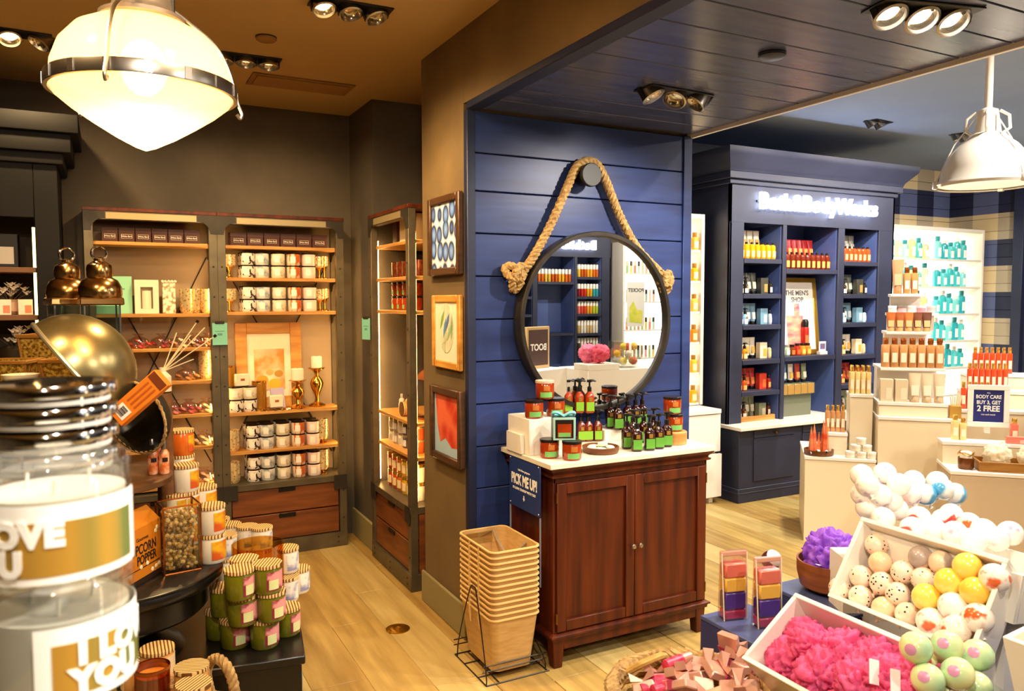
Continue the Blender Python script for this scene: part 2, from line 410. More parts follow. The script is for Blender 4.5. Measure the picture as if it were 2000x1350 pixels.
def disc(name, label, loc, r, mt, cat):
    t = thing(name, label, cat, loc)
    obj('cover', B().lathe([(r*.9, 0), (r, -.004), (r, -.012), (r*.85, -.018), (.001, -.019)], 24).mesh(), mt, t)
    obj('ring', B().lathe([(r*1.03, 0), (r*1.03, -.004), (r*.96, -.006)], 24, cap=False).mesh(), DARKM, t)
disc('smoke_detector', 'small round cover on the tan ceiling above the light heads', (.74, 4.05, 2.999), .05, mat('tan cover', '#8a6636', .7), 'detector')
disc('smoke_detector', 'dark round cover in the boarded navy soffit', (2.24, 2.187, 2.619), .05, mat('navy cover', '#2c3148', .5), 'detector')
vt = thing('ceiling_vent', 'flat rectangular vent panel in the tan ceiling', 'vent', (1.08, 4.82, 2.998))
obj('frame', B().box(-.3, .3, -.13, .13, -.006, 0).mesh('frame', .002), mat('vent paint', '#8f6a3c', .7), vt)
obj('panel', B().box(-.27, .27, -.10, .10, -.012, -.006).mesh('panel', .002), mat('vent panel paint', '#9a7546', .7), vt)
# ================================================================== PRODUCT KIT (shared meshes)
_mc = {}
def M(key, fn):
    if key not in _mc: _mc[key] = fn()
    return _mc[key]
def parts(t, lst):
    """lst: (name, mesh, material[, [sub-parts]])"""
    for q in lst:
        o = obj(q[0], q[1], q[2], t)
        if len(q) > 3:
            for s in q[3]: obj(s[0], s[1], s[2], o)
    return t
FACE = -2.05          # direction in which labels look: to the aisle
def label_arc(r, z0, z1, half=.6, face=FACE): return M(('arc', r, z0, z1, half, face), lambda: B().arc(r, face-half, face+half, z0, z1).mesh())
def plain(c, rough=.45, **k):
    return mat('plain %s %.2f %s' % (c, rough, '-'.join('%s%s' % kv for kv in sorted(k.items()))), c, rough, **k)
CHROME = mat('mirror chrome', '#d8d4cc', .08, 1)
GOLD = mat('polished gold', '#e0a848', .18, 1)
COPPER = mat('copper metal', '#c27a45', .25, 1)
WAX = mat('cream wax', '#f2e6cc', .5, sub=.2)
LIDW = mat('slatted bamboo lid', '#6a4018', .5, 0, '#dcb878', 30, (1, .02, .02), .3, kind='wave', lo=.3, hi=.5)
WOODD = mat('walnut furniture wood', '#3a1304', .42, 0, '#5c2409', 2.4, (9, 9, .7), .06, detail=8, spec=.35)
WOODS = mat('chestnut drawer wood', '#5c2f12', .5, 0, '#834a1f', 2.0, (1.2, 1.2, 9), .06, detail=6)
WOODL = mat('light oak wood', '#a8702e', .5, 0, '#cf9a50', 3, (1, 1, 9), .08, detail=7)
OAKF = mat('oak picture frame wood', '#b97a2a', .5, 0, '#d49a46', 4, (1, 1, 6), .08, detail=7)
GUN = mat('olive steel strip', '#5a5140', .42, .5, '#6b614b', 9)
IRON = mat('dark iron plate', '#332e28', .5, .5, '#3d372f', 9)

# ================================================================== INDUSTRIAL SHELF UNITS
def rivets(bs):
    me = M('rivet', lambda: B().lathe([(.0065, 0), (.006, .002), (.003, .0035), (.0003, .004)], 8).xf(Matrix.Rotation(pi/2, 4, 'X')).mesh())
    for p, par in bs: obj('rivet', me, IRON, par, p)
def gusset(b, x, z, sx, sz, r=.075, w=.04, y0=-.004, y1=0):
    # corner plate with a rounded inner corner
    pts = [(0, 0), (r+w, 0), (r+w, -w)]
    for i in range(7):
        a = pi/2*i/6; pts.append((w+r-r*sin(a), -(w+r-r*cos(a))))
    pts += [(w, -(r+w)), (0, -(r+w))]
    b.prism([(x+sx*p[0], z+sz*p[1]) for p in pts], y0, y1)
def unit(name, label, x0, x1, zt, depth, shelves, shelf_w=1.0, led=(1,), top=True):
    """one bay, local: x along the front, y=0 front, goes back to depth"""
    t = thing(name, label, 'shelf unit')
    pw = .05
    for x in (x0, x1-pw): 
        p = obj('post', B().box(x, x+pw, 0, .045, .0, zt).mesh('post', .002), GUN, t)
        rivets([((x+pw/2, -.0005, z), p) for z in [.2+.19*i for i in range(int((zt-.25)/.19))]])
    for x in (x0, x1-.03): obj('back_post', B().box(x, x+.03, depth-.03, depth-.002, 0, zt).mesh(), GUN, t)
    obj('top_rail', B().box(x0+pw, x1-pw, 0, .045, zt-.05, zt).mesh('top_rail', .002), GUN, t)
    obj('top_board', B().box(x0-.004, x1+.004, -.004, depth, zt, zt+.022).mesh('top_board', .002), WOODD, t)
    for sx, x in ((1, x0), (-1, x1)):
        b = B(); gusset(b, x, zt, sx, 1); obj('corner_plate', b.mesh(), IRON, t)
    obj('strip', B().box(x0+.12, x1-.12, -.006, -.001, zt-.045, zt-.008).mesh(), mat('pale steel strip', '#a2916a', .4, .5), t)
    # ledge, drawers and plinth
    obj('ledge', B().box(x0+.001, x1-.001, -.004, depth, .455, .497).mesh('ledge', .002), GUN, t)
    for sx, x in ((1, x0), (-1, x1)):
        obj('ledge_plate', B().box(min(x, x+sx*.09), max(x, x+sx*.09), -.007, -.004, .40, .50).mesh('ledge_plate', .001), IRON, t)
    obj('plinth', B().box(x0+.001, x1-.001, -.003, depth, 0, .10).mesh('plinth', .002), GUN, t)
    rivets([((x0+f*(x1-x0), -.0035, z), t) for f in (.08, .5, .92) for z in (.035, .07)])
    for z0, z1 in ((.285, .452), (.104, .278)):
        d = obj('drawer', B().box(x0+pw+.004, x1-pw-.004, .012, depth-.02, z0, z1).mesh('drawer', .004), WOODS, t)
        xc = (x0+x1)/2
        obj('drawer_pull', B().box(xc-.055, xc+.055, .004, .0125, z1-.028, z1-.001).mesh('drawer_pull', .002), BLACKM, d)
    obj('back_panel', B().box(x0+.005, x1-.005, depth-.002, depth+.004, .5, zt-.01).mesh(), mat('taupe back panel', '#a08a70', .7), t)
    b = B()
    for s in (1, -1):
        q = obj('cross_brace', B().tube([(x0+.04, depth-.012, .62 if s > 0 else zt-.25), (x1-.04, depth-.012, zt-.25 if s > 0 else .62)], .004, 6).mesh(), DARKM, t)
    for z in shelves:
        s = obj('shelf', B().box(x0+.028, x0+(x1-x0)*shelf_w-.028, .035, depth-.034, z-.022, z).mesh('shelf', .003), WOODL, t)
        for x in (x0+.031, x1-.037):
            obj('bracket', B().prism([(.04, z-.022), (depth-.034, z-.022), (depth-.034, z-.09), (depth-.06, z-.085), (depth-.10, z-.045)], x, x+.005, 'x').mesh(), DARKM, s)
    obj('light_strip', B().box(x1-.042, x1-.032, .0465, .0565, .52, zt-.13).mesh(), mat('shelf led strip', '#ffe0a8', .5, emit=42, ecol='#ffc878'), t)
    return t
YU = 5.24
bayL = unit('shelf_unit', 'industrial shelf bay of narrow oak shelves behind the round table', -.108, .632, 2.23, .26, [2.054, 1.616, 1.401, 1.192, .979, .77, .53])
bayL.location = (0, YU, 0)
bayR = unit('shelf_unit', 'industrial shelf bay holding rows of marbled candle jars and an oak picture', .632, 1.44, 2.23, .26, [2.051, 1.844, 1.623, .966, .71])
bayR.location = (0, YU, 0)
# side unit in the niche: front looks along -X
u2 = unit('shelf_unit', 'industrial shelf bay in the niche beside the framed pictures', 0, .75, 2.22, .45, [2.046, 1.837, 1.635, .984, .782])
u2.location = (1.525, 4.945, 0); u2.rotation_euler = (0, 0, -pi/2)
obj('side_panel', B().box(.746, .75, .05, .44, .10, .452).mesh(), WOODS, u2)
obj('light_strip', B().box(.02, .03, .046, .056, .52, 2.08).mesh(), mat('shelf led strip', '#ffe0a8', .5), u2)

# ================================================================== DARK ARMOIRE AT THE BACK
CHAR = mat('charcoal cabinet paint', '#0a0908', .6, 0, '#0f0d0c', 3, spec=.25)
CHARIN = mat('charcoal cabinet interior', '#4a3c2c', .7)
arm = thing('display_cabinet', 'tall charcoal display cabinet with stepped crown beside the industrial shelves', 'cabinet', (0, 0, 0))
AX0, AX1, AY = -1.6, -.221, 5.0
obj('side', B().box(AX1-.03, AX1, AY, 5.495, 0, 2.50).mesh('side', .003), CHAR, arm)
obj('side', B().box(AX0, AX0+.03, AY, 5.495, 0, 2.50).mesh('side', .003), CHAR, arm)
obj('stile', B().box(-.333, AX1+.002, AY-.02, AY, 0, 2.50).mesh('stile', .003), CHAR, arm)
obj('frieze', B().box(AX0, -.333, AY-.02, AY, 2.15, 2.50).mesh('frieze', .003), CHAR, arm)
obj('back_panel', B().box(AX0, AX1, 5.46, 5.49, 0, 2.50).mesh(), CHARIN, arm)
for o, z0, z1 in ((.035, 2.44, 2.50), (.075, 2.50, 2.60), (.115, 2.60, 2.70)):
    obj('crown_moulding', B().box(AX0-o, AX1+o, AY-.02-o, 5.495, z0, z1).mesh('crown_moulding', .01, 2), CHAR, arm)
for z in (1.88, 1.62, 1.34, .95, .5, .1):
    obj('shelf', B().box(AX0+.03, -.335, AY+.0, 5.458, z-.028, z).mesh('shelf', .002), mat('brown cabinet shelf', '#6a4526', .5), arm)
obj('light_strip', B().box(-.35, -.336, AY+.02, AY+.03, .5, 2.1).mesh(), mat('shelf led strip low', '#ffe0a8', .5, emit=6, ecol='#ffc878'), arm)

# ================================================================== WALNUT CABINET UNDER THE MIRROR
cab = thing('cabinet', 'walnut two-door cabinet with pale stone top under the round mirror', 'cabinet', (0, 0, 0))
CX0, CX1, CF, CBK = 1.775, 2.668, 3.0, 3.44
obj('carcass', B().box(CX0, CX1, CF+.006, CBK, .15, .905).mesh('carcass', .003), WOODD, cab)
obj('face_frame', B().box(CX0-.004, CX0+.008, CF, CF+.02, .15, .905).box(CX1-.008, CX1+.004, CF, CF+.02, .15, .905).box(CX0, CX1, CF, CF+.02, .866, .905).box(CX0, CX1, CF, CF+.02, .15, .172).mesh('face_frame', .001), WOODD, cab)
def ring_profile(name, prof, mt, par):    # a moulding that runs round front and both sides
    b = B(); n = len(prof)
    vs = []
    for o, z in prof:
        vs += [(CX0-o, CBK, z), (CX0-o, CF-o, z), (CX1+o, CF-o, z), (CX1+o, CBK, z)]
    fs = []
    for j in range(n-1):
        for i in range(3): fs.append((j*4+i, j*4+i+1, (j+1)*4+i+1, (j+1)*4+i))
    fs.append(tuple((n-1)*4+i for i in range(4))); fs.append((3, 2, 1, 0))
    fs.append(tuple(j*4 for j in range(n))); fs.append(tuple(j*4+3 for j in reversed(range(n))))
    obj(name, b.add(vs, fs).mesh(), mt, par)
ring_profile('top_moulding', [(.006, .888), (.016, .892), (.018, .900), (.008, .904), (.008, .910), (.014, .918), (.026, .930), (.030, .938)], WOODD, cab)
obj('counter', B().box(CX0-.038, CX1+.036, CF-.036, CBK+.02, .938, .962).mesh('counter', .002), mat('pale stone top', '#d9cfba', .35, 0, '#e4dbc9', 8, detail=6), cab)
ring_profile('base_moulding', [(.002, .128), (.010, .130), (.012, .145), (.022, .150), (.022, .158), (.004, .168)], WOODD, cab)
for x in (CX0-.004, CX1-.056):
    for y in (CF-.004, CBK-.06):
        obj('foot', B().hexa([(x+.008, y+.006, 0), (x+.052, y+.006, 0), (x+.052, y+.054, 0), (x+.008, y+.054, 0)], [(x, y, .13), (x+.06, y, .13), (x+.06, y+.06, .13), (x, y+.06, .13)]).mesh('foot', .003), WOODD, cab)
obj('apron', B().box(CX0+.055, CX1-.055, CF, CF+.02, .085, .13).mesh('apron', .002), WOODD, cab)
for k, (a, b_) in enumerate(((CX0+.012, 2.2195), (2.2225, CX1-.010))):
    z0, z1, st = .174, .864, .05
    d = obj('door', B().box(a+st*.8, b_-st*.8, CF+.004, CF+.012, z0+st*.8, z1-st*.8).mesh('door', .001), WOODD, cab)
    obj('stile', B().box(a, a+st, CF-.012, CF+.010, z0, z1).mesh('stile', .003), WOODD, d)
    obj('stile', B().box(b_-st, b_, CF-.012, CF+.010, z0, z1).mesh('stile', .003), WOODD, d)
    obj('rail', B().box(a+st, b_-st, CF-.0115, CF+.010, z1-st, z1).mesh('rail', .003), WOODD, d)
    obj('rail', B().box(a+st, b_-st, CF-.0115, CF+.010, z0, z0+st).mesh('rail', .003), WOODD, d)
    kx = b_-.018 if k == 0 else a+.02
    obj('knob', B().lathe([(.004, 0), (.004, .01), (.011, .014), (.0125, .02), (.009, .026), (.0005, .028)], 14).xf(Matrix.Translation((kx, CF-.011, .52)) @ Matrix.Rotation(pi/2, 4, 'X')).mesh(), STEEL, d)
    hx = a-.003 if k == 0 else b_+.003
    for z in (.24, .80): obj('hinge', B().lathe([(.004, 0), (.004, .05)], 8, (hx, CF-.012, z-.025)).mesh(), mat('old brass', '#8a6432', .4, 1), d)

# PICK ME UP board hung on the cabinet side
SIGNB = mat('royal blue sign board', '#22356f', .45)
LETW = mat('white lettering', '#f4f1ea', .6, emit=.0)
sg = thing('basket_sign', 'blue PICK ME UP sign board on the side of the walnut cabinet', 'sign', (1.745, 3.222, .818), -pi/2)
obj('board', B().box(-.155, .155, -.004, .004, -.125, .125).mesh('board', .003), SIGNB, sg)
obj('post', B().box(-.152, -.146, -.002, .004, -.45, -.125).mesh(), mat('clear acrylic edge', '#9aa6b8', .15, .2), sg)
obj('post', B().box(.146, .152, -.002, .004, -.45, -.125).mesh(), mat('clear acrylic edge', '#9aa6b8'), sg)
for body, s, z, bl in (('PICK ME UP!', .056, .012, .0022), ("I'D LOVE TO SHOP WITH YOU", .0165, -.032, .0003), ('hello there gorgeous', .014, .062, 0)):
    if s > .05:
        obj('lettering', text_mesh(body, s, .0006, bl), LETW, sg, (0, -.0046, z), FRONT, (.84, 1.25, 1))
    else: obj('lettering', text_mesh(body, s, .0006, bl), LETW, sg, (0, -.0046, z), FRONT)
obj('arrow', B().prism([(-.004, .014), (.004, .014), (.004, 0), (.011, 0), (0, -.014), (-.011, 0), (-.004, 0)], -.0052, -.0042).mesh(), LETW, sg, (0, 0, -.068))
for x in (-.14, .14):
    for z in (-.11, .11): obj('screw', B().lathe([(.004, 0), (.003, .002)], 8).xf(Matrix.Rotation(pi/2, 4, 'X')).mesh(), STEEL, sg, (x, -.004, z))

# ================================================================== ROUND MIRROR ON A ROPE
mc = Vector((2.275, 3.41, 1.585)); MR = .447
mir = thing('round_mirror', 'large round mirror in deep black ring hung by thick rope', 'mirror', mc)
Rx = Matrix.Rotation(pi/2, 4, 'X')
obj('frame', B().lathe([(MR, -.05), (MR+.018, -.05), (MR+.020, -.045), (MR+.020, .028), (MR+.016, .032), (MR-.002, .032), (MR-.004, .028), (MR-.004, .0)], 96, cap=False).xf(Rx).mesh(), mat('black mirror ring', '#2a251f', .45, .5, '#363028', 12), mir)
obj('glass', B().lathe([(MR-.003, .002), (MR-.003, .006), (.0005, .006)], 96).xf(Rx).mesh(smooth=False), mat('mirror glass', '#f4f6f4', .0, 1), mir)
obj('backing', B().lathe([(MR-.003, -.04), (MR-.003, -.035), (.0005, -.035)], 48).xf(Rx).mesh(), BLACKM, mir)
ROPE = mat('jute rope', '#8f6f42', .85, 0, '#b8975f', 60, bump=.4)
def smooth_path(ks, n):
    ks = [Vector(k) for k in ks]; out = []
    for i in range(len(ks)-1):
        p0 = ks[max(i-1, 0)]; p1 = ks[i]; p2 = ks[i+1]; p3 = ks[min(i+2, len(ks)-1)]
        for j in range(n):
            t = j/n; out.append(.5*((2*p1)+(p2-p0)*t+(2*p0-5*p1+4*p2-p3)*t*t+(3*p1-p0-3*p2+p3)*t**3))
    out.append(ks[-1]); return out
def rope_mesh(path, r, strands=3, pitch=.075, n=6):
    b = B(); L = 0; fr = []; nv = None; t0 = None
    for i, p in enumerate(path):
        t = (path[min(i+1, len(path)-1)] - path[max(i-1, 0)]).normalized()
        if nv is None: nv = t.orthogonal().normalized()
        else: nv = (t0.rotation_difference(t) @ nv).normalized()
        t0 = t
        if i: L += (p-path[i-1]).length
        fr.append((p, nv.copy(), t.cross(nv), L))
    for s in range(strands):
        b.tube([p + (nn*cos(2*pi*(l/pitch+s/strands)) + bb*sin(2*pi*(l/pitch+s/strands)))*r*.52 for p, nn, bb, l in fr], r*.56, n)
    return b.mesh()
def yw(x, y): q = atY(x, y, 3.42); return (q.x, q.y, q.z)
pth = [yw(1022, 528), yw(1040, 505), yw(1075, 440), yw(1105, 372), yw(1124, 330), yw(1136, 319), yw(1148, 315), yw(1160, 318), yw(1172, 330), yw(1188, 365), yw(1212, 425), yw(1245, 485), yw(1287, 530)]
obj('rope', rope_mesh([p - mc for p in smooth_path(pth, 14)], .0235), ROPE, mir)
def knot(cx, cy, flip):
    k = []
    for i in range(40):
        a = 2*pi*i/40
        k.append(Vector((flip*(sin(a)+1.7*sin(2*a))*.021, -cos(3*a)*.02, (cos(a)-1.7*cos(2*a))*.026)))
    k.append(k[0])
    c = Vector(yw(cx, cy)) - mc + Vector((0, -.01, 0))
    return rope_mesh([c+q for q in k], .022, 3, .07)
obj('rope_knot', knot(1006, 538, 1), ROPE, mir); obj('rope_knot', knot(1296, 550, -1), ROPE, mir)
for sx in (-1, 1):
    obj('eye_bolt', B().tube([(sx*(MR+.01), 0, .20), (sx*(MR+.03) , 0, .215), (sx*(MR+.045), -.01, .23)], .006, 8).mesh(), BLACKM, mir)
pg = atY(1149, 345, 3.40)
peg = thing('wall_peg', 'round black wall peg that carries the mirror rope', 'peg', (pg.x, 3.465, pg.z+.005))
obj('shaft', B().lathe([(.045, 0), (.045, .075)], 32).xf(Rx).mesh(), BLACKM, peg)
obj('cap', B().lathe([(.056, .075), (.06, .079), (.06, .097), (.056, .101), (.001, .101)], 40).xf(Rx).mesh(), mat('black peg wood', '#16130f', .5), peg)

# ================================================================== FRAMED PICTURES ON THE TAN PARTITION
def picture(label, y0, y1, z0, z1, fmat, fw, th, inner, mattex=None, mw=0):
    yc, zc = (y0+y1)/2, (z0+z1)/2; w, h = abs(y1-y0)/2, (z1-z0)/2
    t = thing('framed_picture', label, 'picture', (1.555, yc, zc), -pi/2)
    for nm, a in (('frame_side', (-w, -w+fw, -h, h)), ('frame_side', (w-fw, w, -h, h)), ('frame_rail', (-w+fw, w-fw, h-fw, h)), ('frame_rail', (-w+fw, w-fw, -h, -h+fw))):
        f = obj(nm, B().box(a[0], a[1], -th, -.002, a[2], a[3]).mesh(nm, .005), fmat, t)
    obj('print', B().box(-w+fw+mw, w-fw-mw, -.016, -.009, -h+fw+mw, h-fw-mw).mesh(), inner, t)
    if mattex:
        obj('mat_board', B().box(-w+fw, w-fw, -.0145, -.006, -h+fw, h-fw).mesh(), mattex, t)
    return t
FRD = mat('dark walnut frame', '#3a2413', .45, 0, '#52341b', 5, (1, 1, 6))
def blue_feather():
    mt = mat('blue feather print', '#20305c', .5); nt = mt.node_tree; p = nt.nodes['Principled BSDF']
    tc = nt.nodes.new('ShaderNodeTexCoord'); mp = nt.nodes.new('ShaderNodeMapping'); mp.inputs['Scale'].default_value = (13, 1, 10)
    vo = nt.nodes.new('ShaderNodeTexVoronoi'); vo.inputs['Scale'].default_value = 1.0; vo.inputs['Randomness'].default_value = .35
    r = nt.nodes.new('ShaderNodeValToRGB'); e = r.color_ramp.elements; e[0].position = .05; e[0].color = srgb('#8fb0ea'); e[1].position = .62; e[1].color = srgb('#eef3ff')
    for pos, c in ((.30, '#5f82c8'), (.46, '#16204a')): q = e.new(pos); q.color = srgb(c)
    nt.links.new(tc.outputs['Object'], mp.inputs[0]); nt.links.new(mp.outputs[0], vo.inputs[0]); nt.links.new(vo.outputs[0], r.inputs[0]); nt.links.new(r.outputs[0], p.inputs[0]); return mt
picture('dark framed picture of blue scalloped feathers, topmost on the tan wall', 3.907, 3.49, 1.824, 2.228, FRD, .038, .03, blue_feather())
p2 = picture('oak framed print of an oval feather design, middle of the tan wall', 3.868, 3.497, 1.346, 1.723, OAKF, .038, .024, mat('cream print paper', '#e9dcc4', .6))
obj('oval_print', B().lathe([(.115, 0), (.115, .002)], 32, sy=1.0).xf(Matrix.Translation((0, -.016, .02)) @ Matrix.Rotation(pi/2, 4, 'X') @ Matrix.Diagonal((.85, 1.1, 1, 1))).mesh(), mat('green blue feather strokes', '#e8dcc0', .6, 0, '#6f8f6a', 7, (3, 1, 1), lo=.45, hi=.72), p2)
for k, (x, z, a, c) in enumerate(((-.05, .04, .5, '#7fa04a'), (-.015, .0, .35, '#5c86a8'), (.02, .03, .5, '#5470a8'), (.045, -.02, .6, '#8fae7a'), (0, -.05, .9, '#b9bf9a'))):
    obj('feather_stroke', B().lathe([(.001, -.055), (.012, -.02), (.015, .015), (.001, .055)], 10, sy=.08).mesh(), mat('feather %d' % k, c, .6), p2, (x, -.0185, z+.02), (0, a, 0))
p3 = picture('dark framed picture of a red checked umbrella, lowest on the tan wall', 3.886, 3.478, .861, 1.248, FRD, .038, .034, mat('pale blue print sky', '#a9c6d8', .5))
obj('umbrella_print', B().prism([(-.15, .152), (.163, .152), (.163, -.10), (.06, -.11), (-.02, -.07), (-.09, -.10), (-.13, .0)], -.0168, -.0161).mesh(), mat('red checked cloth print', '#c8321e', .5, 0, '#e86a44', 9, (1, 1, 1), kind='voronoi', lo=.2, hi=.6), p3)
# ================================================================== PRODUCTS: shapes
def lab(r, z0, z1, half, face): return label_arc(round(r, 4), z0, z1, half, face)
def P_tube(h=.16, w=.026):
    body = M(('tb', h, w), lambda: B().loft([(0, 0, .028, w*.78, w*.78), (0, 0, h*.45, w*.9, w*.66), (0, 0, h*.8, w*1.02, w*.3), (0, 0, h-.006, w*1.08, .003), (0, 0, h, w*1.08, .003)], 16).mesh())
    cap = M(('tc', w), lambda: B().lathe([(w*.74, 0), (w*.8, .003), (w*.8, .026), (w*.76, .028)], 16).mesh())
    lb = M(('tl', h, w), lambda: B().add([(-w*.62, -w*.80, h*.25), (w*.62, -w*.80, h*.25), (w*.66, -w*.56, h*.58), (-w*.66, -w*.56, h*.58), (-w*.62, -w*.3, h*.25), (w*.62, -w*.3, h*.25), (w*.66, -w*.2, h*.58), (-w*.66, -w*.2, h*.58)], [(0,1,2,3),(7,6,5,4),(0,4,5,1),(1,5,6,2),(2,6,7,3),(3,7,4,0)]).mesh())
    return body, cap, lb
def tube_product(label, loc, rz, col, cap='#181614', lb='#e8dcc4', h=.16, w=.026, group=None, name='lotion_tube'):
    a, c, l = P_tube(h, w); t = thing(name, label, 'tube', loc, rz, group)
    return parts(t, [('body', a, plain(col, .35)), ('cap', c, plain(cap, .35)), ('label', l, plain(lb, .5))])
def bottle_product(label, loc, rz, liq, cap='#181614', lb='#efe3c8', h=.15, r=.024, group=None, name='shower_gel_bottle', capr=.42, caph=.22, sq=0, rough=.12, half=.7):
    body = M(('bb', h, r, sq, caph), lambda: B().lathe([(r*.9, 0), (r, .004), (r, h*(1-caph)*.82), (r*.9, h*(1-caph)*.93), (r*.5, h*(1-caph))], 18, sq=sq).mesh())
    cp = M(('bc', h, r, capr, caph, sq), lambda: B().lathe([(r*capr*1.02, h*(1-caph)), (r*capr*1.05, h*(1-caph)+.002), (r*capr*1.05, h-.002), (r*capr*.9, h)], 14, sq=sq).mesh())
    t = thing(name, label, 'bottle', loc, rz, group)
    if sq: lm = M(('bls', h, r), lambda: B().box(-r*.72, r*.72, -r*1.03, -r*.9, h*.12, h*.52).mesh())
    else: lm = lab(r+.0005, h*.12, h*.5, half, -pi/2)
    return parts(t, [('body', body, plain(liq, rough, coat=.3)), ('cap', cp, plain(cap, .3) if isinstance(cap, str) else cap), ('label', lm, plain(lb, .5))])
def pump_product(label, loc, rz, liq, cap='#14110f', lb='#7fb52a', h=.185, r=.032, group=None, name='pump_bottle', side=1, sq=4, rough=.1):
    bh = h*.64
    body = M(('pb', h, r, sq), lambda: B().lathe([(r*.88, 0), (r, .005), (r, bh*.72), (r*.9, bh*.84), (r*.5, bh*.95), (r*.42, bh)], 20, sq=sq).mesh())
    col = M(('pc', h, r), lambda: B().lathe([(r*.46, bh), (r*.48, bh+.002), (r*.48, bh+.022), (r*.3, bh+.026), (.005, bh+.028), (.005, h-.012)], 14).mesh())
    hd = M(('ph', h, r), lambda: B().lathe([(.012, h-.014), (.014, h-.012), (.014, h-.002), (.009, h)], 12).tube([(0, 0, h-.006), (.02, 0, h-.005), (.034, 0, h-.010)], [.007, .006, .004], 8).mesh())
    lm = M(('pl', h, r, sq), lambda: (B().box(-r*.86, r*.86, -r*1.02, -r*.9, bh*.10, bh*.52).mesh() if sq else B().arc(r+.0004, -pi/2-.8, -pi/2+.8, bh*.1, bh*.52).mesh()))
    ar = M(('pa', h, r, sq), lambda: B().box(-r*.3, r*.42, -r*1.02, -r*.9, bh*.56, bh*.74).mesh())
    t = thing(name, label, 'bottle', loc, rz, group)
    return parts(t, [('body', body, plain(liq, rough, coat=.4)), ('collar', col, plain(cap, .3)), ('pump_head', hd, plain(cap, .3)), ('label', lm, plain(lb, .45)), ('emblem', ar, plain('#b8923e', .35, metal=.7))])
def carton_product(label, loc, rz, col, lb, w=.06, d=.03, h=.12, group=None, name='gift_carton', cat='box'):
    t = thing(name, label, cat, loc, rz, group)
    return parts(t, [('carton', M(('ct', w, d, h), lambda: B().box(-w/2, w/2, -d/2, d/2, 0, h).mesh('carton', .0015)), plain(col, .5)),
                     ('label', M(('cl', w, d, h), lambda: B().box(-w*.05, w*.4, -d/2-.001, -d/2+.001, h*.12, h*.62).mesh()), plain(lb, .5))])
def mist_product(label, loc, rz, liq, cap, h=.2, r=.022, group=None, sq=4, name='fragrance_bottle'):
    body = M(('mb', h, r, sq), lambda: B().lathe([(r*.92, 0), (r, .004), (r, h*.74), (r*.92, h*.77), (r*.5, h*.785)], 16, sq=sq).mesh())
    cp = M(('mcp', h, r, sq), lambda: B().lathe([(r*.62, h*.785), (r*.64, h*.79), (r*.64, h-.002), (r*.6, h)], 14, sq=sq).mesh())
    lm = M(('ml', h, r), lambda: B().box(-r*.6, r*.6, -r*1.03, -r*.9, h*.18, h*.5).mesh())
    t = thing(name, label, 'bottle', loc, rz, group)
    return parts(t, [('body', body, liq), ('cap', cp, cap), ('label', lm, plain('#f3e4c8', .4, alpha=1))])

